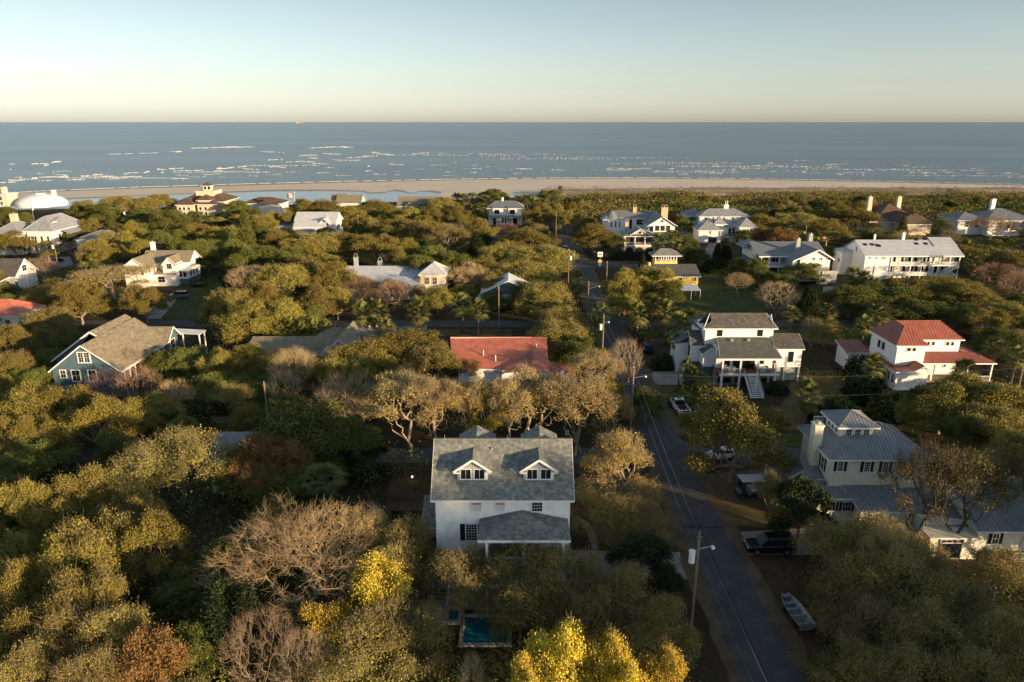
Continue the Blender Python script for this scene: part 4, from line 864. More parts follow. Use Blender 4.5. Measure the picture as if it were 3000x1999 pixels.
H = small('edge_beach_house', 'tan flat-roofed beach house with tan chimney at the left edge by the sea', at(30, 606, 0)[0] - 14, at(30, 606, 0)[0] - 1, at(30, 606, 0)[1], 9, 6.5, .5, 'metal_white', wm='tan_stucco', wins=((9, 3.6, 1.5, 2), (9, 1, 1.5, 1.6))); H.chimney(10.5, 3, 6, 10.5, 2.2, 2.0, m='tan_stucco'); H.done()
# white dome house
a = at(60, 612, 0); b = at(190, 605, 0); cx, cy = at(124, 602, 0)
R = 12.8
root = tag(empty('dome_house', (cx, cy, 0)), 'smooth white concrete dome house with a small chimney by the lagoon', 'house')
nu, nv = 40, 12; vs = []; fs = []
for j in range(nv + 1):
    ph = j / nv * math.pi / 2
    for i in range(nu):
        th = math.tau * i / nu; vs.append((R * math.cos(ph) * math.cos(th), R * math.cos(ph) * math.sin(th), 1.0 + 5.4 * math.sin(ph) ** 1.1))
for j in range(nv):
    for i in range(nu): k = (i + 1) % nu; fs.append((j * nu + i, j * nu + k, (j + 1) * nu + k, (j + 1) * nu + i))
m_ = MB(); m_.v = vs; m_.f = fs; m_.build('shell', M['white_trim'], root, smooth=True)
MB().tube((0, 0, -.1), (0, 0, 1.0), R, n=40).build('base', M['white_trim'], root)
MB().tube((0, 0, 6.3), (0, 0, 6.8), 2.6, n=16).build('cap', M['white_paint'], root); MB().box(R * .45, R * .45 + 1.8, 1, 2.6, 4, 8.4).build('chimney', M['white_paint'], root)
# brown roofed beach house with cupola
a = at(515, 592, 7); b = at(680, 585, 7)
H = House('cupola_beach_house', 'tan beach house with brown hip roofs and a small glazed lookout on top', a[0], a[1] - 6, wallmat='tan_stucco')
Wd = b[0] - a[0]
H.wall(2, Wd - 2, 8, 26, 0, 7); H.hip(1, Wd - 1, 8, 28, 7, 5.0, oh=.8, m='shingle_brown', cover='coarse')
H.wall(Wd * .33, Wd * .72, 12, 22, 9, 11.8, name='parapet'); H.wall(Wd * .46, Wd * .6, 14, 18, 11.8, 14.2, name='lookout'); H.hip(Wd * .46, Wd * .6, 14, 18, 14.2, 1.6, oh=.7, m='shingle_brown', cover='coarse')
for i in range(2): H.win('F', 14, Wd * .48 + i * 2.0, Wd * .48 + 1.3 + i * 2.0, 12.4, 13.8, nx=1, nz=1, fr=.12)
H.wall(2, 10, 2, 10, 0, 6, name='left_bay'); H.hip(2, 10, 2, 11, 6, 3.0, oh=.7, m='shingle_brown', cover='coarse'); H.wall(12, 17.5, 4, 10, 0, 8, name='entry_bay'); H.hip(12, 17.5, 4, 11, 8, 2.4, oh=.7, m='shingle_brown', cover='coarse')
H.wall(Wd - 12, Wd - 4, 3, 10, 0, 6.2, name='right_bay'); H.hip(Wd - 14, Wd - 3, 3, 12, 6.2, 2.8, oh=.7, m='shingle_brown', cover='coarse')
for u in (13, 15.2): H.win('F', 4, u, u + 1.5, 1.5, 7, nx=1, nz=3)
for u in (3, 5, 7.4, Wd - 11, Wd - 8.5): H.win('F', 2 if u < 9 else 3, u, u + 1.1, 3.4, 4.8, nx=1, nz=1); H.win('F', 2 if u < 9 else 3, u, u + 1.1, .8, 2.4, nx=1, nz=1)
H.done()
a = at(712, 596, 6); b = at(822, 596, 6)
H = small('low_beach_house', 'long low white beach house with brown roof, in front of the lagoon', a[0], b[0], a[1], 12, 6, 2.4, 'shingle_brown', cover='coarse', oh=.9, wins=[(u, 3.2, 1.3, 2.0) for u in (2, 9, 11, 13, 16)]); H.wall(8, 18, -2, 0, 0, 5.4, name='bay'); H.hip(8, 18, -2, 4, 5.5, 2.4, oh=.6, m='shingle_brown', cover='coarse'); H.done()
a = at(985, 594, 5); b = at(1058, 596, 5)
H = small('white_gable_house', 'small white house with pale roof and gable end beside the lagoon', a[0], b[0] - 1, a[1], 12, 5, 3.4, 'shingle_tan', roof='gable', cover='coarse', ax='x'); H.wall(-4, 3, 6, 14, 0, 6, name='rear_wing'); H.gable(-4, 4, 5, 14, 6, 2.6, 'x', oh=.4, m='shingle_tan', cover='coarse'); H.done()
a = at(1165, 604, 5); b = at(1277, 602, 5)
H = small('tan_roof_beach_house', 'long house with tan roof and dark gabled dormers near the beach', a[0], b[0], a[1], 14, 5.0, 4.0, 'shingle_tan', roof='gable', cover='coarse', ax='x', wm='slate_siding')
for u in (4, 9.4, 17.5): H.gable(u, u + 4.4, -1, 6, 5.0, 2.0, 'y', oh=.3, m='shingle_slate', cover='coarse', endm='slate_siding')
H.done()
# long white metal-roof house
a = at(820, 668, 5); b = at(985, 655, 5)
H = House('white_metal_roof_house', 'white house with broad pale metal roof and gabled right end, left of the centre', *at(852, 660, 5))
Wd = at(985, 655, 5)[0] - at(852, 660, 5)[0]
H.wall(.6, Wd, 2, 16, 0, 5.0); H.gable(.6, Wd, 2, 17, 5.0, 4.2, 'x', oh=.5, m='metal_white', pw=.6)
H.wall(2, Wd * .8, -3, 2, 0, 4.6, name='front_wing'); H.gable(2.0, Wd * .82, -3.5, 6, 4.0, 2.8, 'x', oh=.4, m='metal_white', pw=.6)
H.face([(Wd * .62, -.5, 5.0), (Wd * .78, -.5, 7.6), (Wd * .78, 9, 7.6), (Wd * .62, 5, 5.0)], 'metal_white', pw=.6, parts=False); H.face([(Wd * .94, -.5, 5.0), (Wd * .78, -.5, 7.6), (Wd * .78, 9, 7.6), (Wd * .94, 5, 5.0)], 'metal_white', pw=.6, parts=False)
H.win('R', Wd, 6, 7.5, 2.4, 4.4); H.win('R', Wd, 10, 11.5, 2.4, 4.4); H.win('F', 2, .9, 1.9, 2.4, 4); H.vent(4, 7, 8, .6, .1); H.vent(Wd - 4, 7, 8, .6, .1)
H.wall(-8, .5, 4, 11, 0, 3.4, name='side_porch'); H.face([(-8.4, 3.4, 3.4), (.5, 3.4, 3.4), (.5, 11, 4.4), (-8.4, 11, 4.4)], 'metal_white', pw=.6, parts=False); H.rail((-8, 2.4, 3.4), (0, 2.4, 3.4), .9, .4); H.done()
# green ranch, brown roof, blue-grey roofs on the right
a = at(2330, 668, 4.5); b = at(2455, 668, 5)
H = small('green_ranch_house', 'grey-green raised house with low dark roof and white shutters', a[0] - 8, b[0] - 1, a[1], 13, 5.6, 2.2, 'shingle_slate', wm='green_siding', cover='coarse', oh=1.0)
Wd = b[0] - 1 - a[0] + 8
for u in (Wd * .5, Wd * .66, Wd * .88): H.win('F', 0, u, u + 1.4, 3.4, 5.0, pane='curtain', nx=1, nz=1)
H.wall(Wd * .3, Wd * .92, -.3, -.02, 0, 2.6, m='brick', name='ground_storey'); H.win('F', -.3, Wd * .84, Wd * .84 + 1, .9, 2.0); H.done()
a = at(2590, 640, 6); b = at(2745, 650, 6)
H = House('brown_roof_house', 'sprawling house under a brown shingle roof with two tall tan chimneys', a[0], a[1] - 2, wallmat='tan_stucco'); Wd = b[0] - a[0]
H.wall(1, Wd - 1, 8, 24, 0, 5.0); H.hip(0, Wd, 7, 25, 5.4, 5.6, oh=.6, m='shingle_brown', cover='coarse'); H.hip(4, 15, -6, 16, 4.6, 3.6, oh=.6, m='shingle_brown', cover='coarse', axis='y'); H.wall(4.5, 14.5, -5.5, 8, 0, 4.5, name='front_wing')
H.hip(-6, 5, 2, 14, 4.6, 3.0, oh=.6, m='shingle_brown', cover='coarse'); H.wall(-5.6, 4.6, 2.4, 13, 0, 4.5)
H.wall(Wd - 7, Wd + 2, -2, 9, 0, 4.6, name='right_wing'); H.hip(Wd - 8, Wd + 2, -2, 12, 4.8, 3.4, oh=.6, m='shingle_brown', cover='coarse'); H.win('F', -2, Wd - 4, Wd - 2.4, 1.6, 3.4)
for px in (2598, 2687): q = H.L(px, 622, 9); H.chimney(q[0], 14, 6, 13.8, 2.0, 1.8, m='tan_stucco', taper=.2, cap='grey_metal')
H.done()
a = at(2815, 648, 6); b = at(3000, 650, 6)
H = House('blue_roof_house', 'wide white house with blue-grey roofs and pale chimney at the right edge', a[0], a[1]); Wd = b[0] - a[0]
H.wall(1, Wd * .45, 3, 14, 0, 6); H.hip(0, Wd * .5, 2, 15, 6, 2.8, oh=.6, m='metal_blue', parts=False); H.wall(Wd * .45, Wd, -1, 16, 0, 6.4, name='right_block'); H.hip(Wd * .42, Wd + 6, -1, 17, 6.4, 3.8, oh=.6, m='metal_blue', parts=False)
H.face([(Wd * .8, -6, 3.6), (Wd + 8, -6, 3.6), (Wd + 8, -1, 5.4), (Wd * .86, -1, 5.4)], 'metal_blue', parts=False)
for u in (4, 8, 12): H.win('F', 3, u, u + 1.4, 3.2, 5.2)
for u in (Wd * .6, Wd * .75): H.win('F', -1, u, u + 1.6, 3.4, 5.6)
q = H.L(2965, 630, 9); H.chimney(q[0], 9, 8, 14.0, 1.6, 1.4, m='white_paint'); H.done()
a = at(2948, 782, 4)
H = House('blue_gable_cottage', 'pale blue cottage gable with tan shutters at the right edge', a[0], a[1], wallmat='white_paint')
H.wall(0, 14, 0, 9, 0, 3.2); H.gable(0, 14, 0, 9, 3.2, 4.4, 'y', oh=.4, m='shingle_slate', cover='coarse'); H.win('F', 0, 4.4, 5.8, 3.6, 5.2); H.win('F', 0, 9, 10.4, 1, 2.6)
H.wall(-3.6, 0, 3, 8, 0, 2.2, name='side_porch'); H.face([(-4, 2.6, 2.2), (0, 2.6, 3.0), (0, 8.4, 3.0), (-4, 8.4, 2.2)], 'metal_white', parts=False); H.done()
# houses almost hidden behind the oaks
a = at(1425, 870, 3); H = small('hidden_porch_house', 'dark grey house mostly hidden under the big oak above the red roof', a[0] - 1, a[0] + 12, a[1], 9, 4.2, 3.0, 'metal_white', roof='gable', ax='y', wm='slate_siding', wins=((2, 1, 1, 1.6), (8, 1, 1, 1.6))); H.face([(-1, -3, 3.0), (14, -3, 3.0), (14, -.1, 3.7), (-1, -.1, 3.7)], 'metal_white', pw=.6, parts=False)
for X in (-.4, 4, 9, 13.4): H.post(X, -2.6, 0, 2.9, .2)
H.done()
a = at(640, 1330, 4); H = small('hidden_blue_house', 'pale house almost hidden by autumn-leaved trees left of the white house', a[0], a[0] + 9, a[1] - 3, 9, 4.0, 2.4, 'metal_blue', roof='gable', ax='x', wins=((2, 1.2, 1, 1.6), (6, 1.2, 1, 1.6))); H.done()
a = at(2480, 1560, 3); 
# ------------------------------------------------------------------ ground, roads, beach, sea
def gmat(name, stops, scale=.15, rough=.95, bump=.5, bscale=3, s2=1.2, det=8):
    m = bpy.data.materials.new(name); m.use_nodes = True; n = m.node_tree; b = n.nodes['Principled BSDF']; b.inputs['Roughness'].default_value = rough; b.inputs['Specular IOR Level'].default_value = .15
    tc = n.nodes.new('ShaderNodeTexCoord'); a = n.nodes.new('ShaderNodeTexNoise'); a.inputs['Scale'].default_value = scale; a.inputs['Detail'].default_value = det; a.inputs['Roughness'].default_value = .65
    a2 = n.nodes.new('ShaderNodeTexNoise'); a2.inputs['Scale'].default_value = s2 * 4; a2.inputs['Detail'].default_value = 6; a2.inputs['Roughness'].default_value = .7
    n.links.new(tc.outputs['Object'], a.inputs['Vector']); n.links.new(tc.outputs['Object'], a2.inputs['Vector'])
    mx = n.nodes.new('ShaderNodeMath'); mx.operation = 'MULTIPLY_ADD'; mx.inputs[1].default_value = .45; n.links.new(a2.outputs[0], mx.inputs[0])
    m2 = n.nodes.new('ShaderNodeMath'); m2.operation = 'MULTIPLY'; m2.inputs[1].default_value = .6; n.links.new(a.outputs[0], m2.inputs[0]); n.links.new(m2.outputs[0], mx.inputs[2])
    r = n.nodes.new('ShaderNodeValToRGB'); e = r.color_ramp.elements
    while len(e) < len(stops): e.new(.5)
    for i, (p, c) in enumerate(stops): e[i].position = p; e[i].color = (*c, 1)
    n.links.new(mx.outputs[0], r.inputs[0]); n.links.new(r.outputs[0], b.inputs['Base Color'])
    if bump:
        bp = n.nodes.new('ShaderNodeBump'); bp.inputs['Strength'].default_value = bump; bp.inputs['Distance'].default_value = .12
        n.links.new(mx.outputs[0], bp.inputs['Height']); n.links.new(bp.outputs[0], b.inputs['Normal'])
    M[name] = m; return m
gmat('soil', [(.35, (.022, .02, .012)), (.5, (.05, .038, .02)), (.62, (.075, .05, .028)), (.75, (.05, .055, .02))])
gmat('lawn', [(.35, (.03, .05, .012)), (.5, (.05, .075, .018)), (.65, (.08, .085, .03))], .3)
gmat('dry_lawn', [(.35, (.07, .055, .025)), (.5, (.12, .09, .04)), (.65, (.16, .12, .06))], .3)
gmat('straw', [(.35, (.04, .028, .016)), (.5, (.075, .050, .028)), (.65, (.11, .08, .045))], .3)
gmat('asphalt', [(.3, (.052, .054, .058)), (.5, (.078, .080, .084)), (.68, (.115, .112, .108))], .5, .9, .15, s2=3)
gmat('sand', [(.3, (.60, .50, .38)), (.5, (.68, .58, .45)), (.7, (.75, .66, .53))], .02, .95, .3, s2=.05)
gmat('wet_sand', [(.3, (.27, .20, .13)), (.5, (.33, .25, .17)), (.7, (.40, .31, .22))], .03, .5, .1, s2=.05)
gmat('dune_sand', [(.3, (.16, .11, .06)), (.5, (.34, .25, .16)), (.7, (.52, .42, .30))], .05, .95, .4, s2=.1)
gmat('drive', [(.3, (.20, .19, .175)), (.5, (.26, .25, .23)), (.7, (.33, .31, .29))], .4, .9, .1)
def sheet(name, pts, z, m, kind='structure', label=None, cat=None, thick=0.0):
    mb = MB()
    if thick: mb.hull([(x, y, z - thick) for x, y in pts], [(x, y, z) for x, y in pts])
    else: mb.poly([(x, y, z) for x, y in pts])
    o = mb.build(name, M[m]); tag(o, label, cat, kind=kind)
    return o
def sea_mat(name, col, rough, dist, s1, s2, spec=.5):
    m = bpy.data.materials.new(name); m.use_nodes = True; n = m.node_tree; b = n.nodes['Principled BSDF']
    b.inputs['Roughness'].default_value = rough; b.inputs['Specular IOR Level'].default_value = spec; b.inputs['IOR'].default_value = 1.33
    tc = n.nodes.new('ShaderNodeTexCoord'); mp = n.nodes.new('ShaderNodeMapping'); mp.inputs['Scale'].default_value = (.35, 1, 1); n.links.new(tc.outputs['Object'], mp.inputs[0])
    a = n.nodes.new('ShaderNodeTexNoise'); a.inputs['Scale'].default_value = s1; a.inputs['Detail'].default_value = 8; a.inputs['Roughness'].default_value = .62; n.links.new(mp.outputs[0], a.inputs['Vector'])
    c = n.nodes.new('ShaderNodeTexNoise'); c.inputs['Scale'].default_value = s2; c.inputs['Detail'].default_value = 4; n.links.new(mp.outputs[0], c.inputs['Vector'])
    r = n.nodes.new('ShaderNodeValToRGB'); r.color_ramp.elements[0].position = .35; r.color_ramp.elements[1].position = .65
    r.color_ramp.elements[0].color = (*[x * .75 for x in col], 1); r.color_ramp.elements[1].color = (*[x * 1.25 for x in col], 1)
    n.links.new(c.outputs[0], r.inputs[0]); n.links.new(r.outputs[0], b.inputs['Base Color'])
    bp = n.nodes.new('ShaderNodeBump'); bp.inputs['Strength'].default_value = 1.0; bp.inputs['Distance'].default_value = dist; n.links.new(a.outputs[0], bp.inputs['Height']); n.links.new(bp.outputs[0], b.inputs['Normal'])
    M[name] = m
sea_mat('sea_water', (.105, .155, .175), .28, 2.6, .12, .004)
sea_mat('lagoon_water', (.11, .20, .25), .15, .25, .5, .02)
sea_mat('pool_water', (.01, .16, .22), .05, .02, 1.5, .3)
ZS = -2.0
# land, one sheet to the dunes, then beach running down to the sea
land = [(-2600, -400), (2600, -400), (2600, 498), (1200, 498), (400, 498), (230, 490), (120, 480), (60, 470), (10, 445), (-60, 420), (-170, 392), (-320, 372), (-700, 350), (-2600, 320)]
sheet('ground', land, 0, 'soil')
beach = [(-2600, 250), (2600, 250), (2600, 640)] 
def zx(px, py): return P(px, py, ZS + .3)
far = [zx(*q) for q in ((3000, 541), (2800, 536), (2500, 529), (2200, 524), (1900, 521), (1600, 522), (1300, 526), (1000, 532), (700, 540), (400, 549), (150, 559), (0, 567))]
beach = [(far[-1][0] - 1800, far[-1][1] - 230), (-2600, 200), (2600, 200), (2600, far[0][1] - 130), (far[0][0] + 500, far[0][1] - 60)] + far
sheet('beach', beach, ZS + .3, 'sand')
lag_far = [zx(*q) for q in ((-60, 612), (60, 596), (190, 585), (330, 578), (480, 572), (640, 566), (800, 561), (960, 560), (1060, 562), (1080, 567), (1120, 567), (1150, 560), (1175, 562), (1200, 568), (1228, 562), (1262, 563), (1290, 568), (1300, 585), (1340, 600))]
sheet('lagoon', lag_far + [(lag_far[-1][0], 300), (-500, 300), (-500, lag_far[0][1])], ZS + .34, 'lagoon_water')
sheet('wet_sand', [(x, y + 9 + 4 * math.sin(i * 1.3)) for i, (x, y) in enumerate(lag_far[:-2])] + [(x, y - .5) for x, y in reversed(lag_far[:-2])], ZS + .35, 'wet_sand')
sheet('tidal_pool', [zx(*q) for q in ((1480, 570), (1520, 568), (1540, 569), (1500, 573), (1470, 575), (1455, 573))], ZS + .35, 'lagoon_water')
sheet('wet_shore', [(x, y) for x, y in far] + [(x, y - 12 - 3 * math.sin(i)) for i, (x, y) in reversed(list(enumerate(far)))], ZS + .32, 'wet_sand')
sheet('sea', [(-90000, 200), (90000, 200), (90000, 110000), (-90000, 110000)], ZS, 'sea_water')
# breakers: low ridges of foam
foam = bpy.data.materials.new('foam'); foam.use_nodes = True; foam.node_tree.nodes['Principled BSDF'].inputs['Base Color'].default_value = (.62, .63, .62, 1); foam.node_tree.nodes['Principled BSDF'].inputs['Roughness'].default_value = .7; M['foam'] = foam
rw = random.Random(5); mb = MB()
def streak(x0, x1, y, th):
    X0, Y0 = P(x0, y, ZS); X1, _ = P(x1, y, ZS); px = (P(x0, y - .5, ZS)[1] - P(x0, y + .5, ZS)[1]); T = th * px
    n = max(4, int((x1 - x0) / 4)); up = []; dn = []; ph = rw.random() * 9
    for i in range(n + 1):
        t = i / n; x = X0 + (X1 - X0) * t; c = Y0 + T * (.8 * math.sin(t * 3 + ph) + rw.uniform(-.25, .25)); hh = T * (.12 + .5 * math.sin(math.pi * t) ** .6 * rw.uniform(.3, 1.0))
        up.append((x, c + hh)); dn.append((x, c - hh))
    for i in range(n):
        if rw.random() < .16: continue
        for k in range(2):
            f0, f1 = sorted((rw.random(), rw.random())); f1 = max(f1, f0 + .25)
            L2 = lambda p, q, f: (p[0] + (q[0] - p[0]) * f, p[1] + (q[1] - p[1]) * f)
            e0 = k * .5; a, b, c_, d = dn[i], dn[i + 1], up[i + 1], up[i]
            a2, b2, c2, d2 = L2(a, d, e0 + rw.uniform(0, .2)), L2(b, c_, e0 + rw.uniform(0, .2)), L2(b, c_, e0 + rw.uniform(.25, .55)), L2(a, d, e0 + rw.uniform(.25, .55))
            q = [L2(a2, b2, f0), L2(a2, b2, f1), L2(d2, c2, f1), L2(d2, c2, f0)]
            mb.hull([(x, y, ZS + .05) for x, y in q], [(x, y + .2, ZS + .35) for x, y in q])
S_ = lambda v: v * 1.275
for x0, x1, y, th in [(448, 564, 340, 3), (715, 804, 340, 3.2), (250, 300, 354, 1), (325, 365, 352, 1), (382, 412, 350, 2), (590, 660, 350, 1.3), (845, 880, 351, 2.2), (860, 915, 356, 2.5), (950, 985, 353, 2), (1000, 1030, 352, 1), (1070, 1180, 354, 2), (1180, 1300, 356, 1.6), (1100, 1210, 360, 1.4), (1250, 1330, 363, 1.6), (1320, 1400, 362, 2), (1395, 1580, 364, 2.6), (690, 725, 358, 2), (700, 740, 363, 2), (735, 790, 354, 1.6), (800, 840, 362, 2), (830, 870, 358, 2), (620, 645, 367, 1.6), (665, 690, 372, 2.2), (690, 720, 373, 1.6), (705, 760, 377, 1.5), (760, 830, 368, 1.5), (840, 855, 381, 1.8), (890, 930, 378, 1.6), (600, 660, 385, 1.8), (530, 560, 384, 2), (550, 600, 389, 1.6), (495, 530, 387, 2.2), (490, 510, 394, 1.6), (392, 420, 387, 2), (400, 470, 392, 1.2), (350, 385, 390, 1.8), (365, 380, 397, 1.5), (325, 345, 396, 2), (290, 330, 398, 1.3), (222, 235, 401, 2), (240, 262, 405, 1.8), (255, 320, 407, 1.5), (180, 240, 405, 1), (80, 110, 376, 1.6), (120, 150, 372, 2), (95, 115, 380, 1.4), (15, 40, 377, 1), (60, 95, 411, 2.4), (90, 155, 408, 1.6), (20, 60, 414, 1.4), (0, 30, 420, 1.4), (160, 200, 413, 1.2), (1030, 1050, 374, 1.2), (1470, 1530, 373, 2), (1500, 1650, 374, 1.2), (1610, 1680, 376, 1.6), (1650, 1700, 374, 2), (1740, 1780, 375, 1.4), (1770, 1810, 378, 2), (1820, 1860, 381, 2), (1900, 1950, 380, 1.8), (1860, 1905, 386, 1.4), (2030, 2080, 380, 1.8), (2085, 2160, 385, 1.2), (1700, 1760, 388, 1.2), (1925, 2000, 391, 1.2), (2075, 2110, 397, 2), (2120, 2180, 400, 1.6), (2290, 2325, 397, 2), (2300, 2345, 402, 2.6), (2250, 2285, 400, 1.8), (2200, 2240, 392, 1.1), (1640, 1690, 392, 1.4), (1230, 1250, 394, 1.4), (1430, 1500, 389, 1), (2310, 2353, 408, 2), (1400, 1640, 377, .8), (1560, 1800, 382, .8), (1700, 1930, 384, .9), (1850, 2090, 389, .8), (2020, 2260, 392, .9), (2080, 2353, 405, .9), (1500, 1700, 396, .6), (900, 1080, 357, .8), (1150, 1420, 366, .8), (560, 700, 381, .8), (400, 600, 396, .7), (150, 420, 410, .7)]:
    streak(S_(x0), S_(x1), S_(y), th * 1.05)
for i in range(120):
    x = rw.uniform(-40, 2400); k = x / 2353; base = 418 - 16 * math.sin(min(1, k * 1.4) * math.pi / 2) + (12 * max(0, k - .7))
    y = base - abs(rw.gauss(0, 1)) * 14; streak(S_(x), S_(x + rw.uniform(8, 40)), S_(y), rw.uniform(.3, .7))
for i in range(len(far) - 1):      # wash along the shore
    a, b = far[i], far[i + 1]
    for k in range(7):
        t0 = k / 7; t1 = t0 + rw.uniform(.08, .14); xa = a[0] + (b[0] - a[0]) * t0; ya = a[1] + (b[1] - a[1]) * t0 + 1.5; xb = a[0] + (b[0] - a[0]) * t1; yb = a[1] + (b[1] - a[1]) * t1 + 1.5
        w_ = rw.uniform(.8, 2.2); mb.hull([(xa, ya, ZS + .05), (xb, yb, ZS + .05), (xb, yb + w_, ZS + .05), (xa, ya + w_, ZS + .05)], [(xa, ya, ZS + .38), (xb, yb, ZS + .38), (xb, yb + w_, ZS + .38), (xa, ya + w_, ZS + .38)])
o = mb.build('surf', M['foam']); o['kind'] = 'stuff'; o['label'] = 'white foam of small breakers scattered along the sea shallows'; o['category'] = 'surf'
# streets
def strip(name, x0, x1, y0, y1, z, m): return sheet(name, [(x0, y0), (x1, y0), (x1, y1), (x0, y1)], z, m)
strip('road', 19.4, 25.0, -40, 330, .012, 'asphalt')
strip('cross_street', -300, 300, 87.3, 92, .008, 'asphalt'); strip('cross_street', -300, 300, 154.6, 160, .008, 'asphalt'); strip('cross_street', -300, 300, 223.4, 229.4, .008, 'asphalt')
for i, (cx, cy, sx, sy) in enumerate(((25.0, 87.3, 1, -1), (25.0, 92, 1, 1), (25, 154.6, 1, -1), (25, 160, 1, 1), (19.4, 87.3, -1, -1), (19.4, 154.6, -1, -1), (19.4, 160, -1, 1), (25, 223.4, 1, -1), (19.4, 223.4, -1, -1), (25, 229.4, 1, 1))):
    R = 3.6; pts = [(cx, cy)] + [(cx + sx * R * (1 - math.cos(a)), cy + sy * R * (1 - math.sin(a))) for a in [math.pi / 2 * k / 6 for k in range(7)]]
    sheet('road_corner', pts, .016, 'asphalt')
mv = gmat('verge', [(.35, (.07, .045, .025)), (.5, (.12, .085, .05)), (.65, (.17, .13, .085))], .5)
rr = random.Random(18)
for xo, xi in ((18.3, 19.75), (26.1, 24.65)):       # ragged sandy shoulders lying over the asphalt's edges
    ys = [-30 + i * 1.6 for i in range(225)]; pts = [(xo + rr.uniform(-.35, .35), y) for y in ys] + [(xi + rr.uniform(-.28, .28) + .18 * math.sin(y * .21), y) for y in reversed(ys)]
    mb = MB()
    n_ = len(ys)
    for i in range(n_ - 1):
        if any(a - 3.4 < ys[i] < b + 3.4 for a, b in ((87.3, 92), (154.6, 160), (223.4, 229.4))) : continue
        mb.poly([(pts[i][0], pts[i][1], .02), (pts[i + 1][0], pts[i + 1][1], .02), (pts[2 * n_ - 2 - i][0], pts[2 * n_ - 2 - i][1], .02), (pts[2 * n_ - 1 - i][0], pts[2 * n_ - 1 - i][1], .02)])
    o = mb.build('verge', M['verge']); o['kind'] = 'structure'
gmat('tar', [(.3, (.040, .041, .044)), (.7, (.062, .062, .064))], .5)
for x0, x1, y0, y1 in ((20.0, 21.4, 104, 109), (19.9, 24.6, 71.0, 71.35), (23.2, 23.35, 92, 128), (27, 31, 88.2, 89.6), (21.6, 21.72, 48, 86)):
    n_ = 8; sheet('road_patch', [(x0 + (x1 - x0) * i / n_, y0 + rr.uniform(-.06, .06)) for i in range(n_ + 1)] + [(x0 + (x1 - x0) * i / n_, y1 + rr.uniform(-.06, .06)) for i in range(n_, -1, -1)], .017, 'tar')
G = lambda pts, z, m, name, lab=None: sheet(name, [P(*p) for p in pts], z, m)
G([(2052, 1392), (2300, 1366), (2330, 1500), (2250, 1548), (2120, 1535), (2070, 1440)], .006, 'dry_lawn', 'lawn')
G([(2150, 1560), (2400, 1545), (2420, 1625), (2178, 1628)], .010, 'drive', 'driveway')
G([(2190, 1640), (2420, 1640), (2500, 1999), (2375, 1999)], .006, 'straw', 'lawn')
G([(1665, 1400), (1900, 1400), (1990, 1600), (1790, 1612), (1745, 1560)], .006, 'dry_lawn', 'lawn')
G([(1660, 1612), (2010, 1618), (2060, 1700), (1640, 1680)], .010, 'drive', 'driveway')
G([(1700, 1528), (1722, 1560), (1735, 1608), (1752, 1610), (1745, 1560), (1722, 1530), (1690, 1512), (1672, 1508)], .012, 'drive', 'garden_path')
G([(1140, 1400), (1260, 1400), (1262, 1510), (1130, 1510)], .006, 'straw', 'yard')
G([(1900, 1090), (2000, 1088), (2020, 1110), (2160, 1112), (2160, 1128), (1916, 1128)], .012, 'drive', 'driveway')
G([(1985, 1040), (2000, 1060), (2012, 1090), (1990, 1092), (1975, 1070)], .014, 'drive', 'driveway')
G([(1912, 1132), (2140, 1132), (2060, 1260), (1990, 1260), (1935, 1170)], .005, 'dry_lawn', 'lawn')
G([(1875, 990), (2000, 990), (1990, 1085), (1905, 1088)], .005, 'straw', 'yard')
G([(1850, 965), (2520, 962), (2600, 1000), (1900, 985)], .005, 'lawn', 'lawn')
G([(2000, 800), (2210, 800), (2240, 925), (1990, 930)], .006, 'lawn', 'lawn')
G([(2330, 1085), (2620, 1085), (2680, 1260), (2260, 1260)], .006, 'dry_lawn', 'lawn')
G([(2140, 1270), (2700, 1270), (2700, 1306), (2140, 1306)], .006, 'lawn', 'lawn')
G([(2560, 792), (3000, 790), (3000, 840), (2820, 850), (2600, 812)], .006, 'lawn', 'lawn')
G([(1720, 766), (2100, 766), (2100, 772), (1730, 772)], .006, 'dry_lawn', 'lawn')
G([(2770 - 700, 770), (2060, 745), (2085, 700), (2100, 700), (2108, 745), (2104, 770)], .012, 'drive', 'driveway')
G([(560, 815), (660, 815), (640, 950), (430, 950), (470, 880)], .006, 'lawn', 'lawn')
G([(490, 865), (520, 875), (470, 935), (430, 935), (440, 905)], .012, 'drive', 'driveway')
G([(90, 758), (205, 752), (215, 775), (120, 800), (60, 790)], .012, 'drive', 'driveway')
G([(1000, 965), (1500, 965), (1500, 985), (1000, 985)], .006, 'dry_lawn', 'lawn')
G([(1640, 640), (1662, 640), (1700, 730), (1650, 730)], .010, 'asphalt', 'lane')
# dune ridge with scrub, real relief
rd = random.Random(3)
nx, ny = 90, 14; V = []; Fq = []
x0d, x1d = 20.0, 1500.0
for j in range(ny + 1):
    for i in range(nx + 1):
        x = x0d + (x1d - x0d) * (i / nx) ** 1.6; yb = 456 - .10 * max(0, 150 - x); y = yb + 52 * j / ny + rd.uniform(-1, 1)
        t = j / ny; z = .1 + 2.2 * math.sin(math.pi * min(1, t * 1.02)) ** .7 * (.5 + .5 * abs(math.sin(x * .05 + j)) * rd.uniform(.5, 1)) if 0 < j < ny else (-.1 if j == 0 else -1.8)
        V.append((x, y, z))
for j in range(ny):
    for i in range(nx): a = j * (nx + 1) + i; Fq.append((a, a + 1, a + nx + 2, a + nx + 1))
me = np_mesh('dunes', np.array(V), np.array(Fq), M['dune_sand'], smooth=True); o = link_mesh('dunes', me); o['kind'] = 'structure'
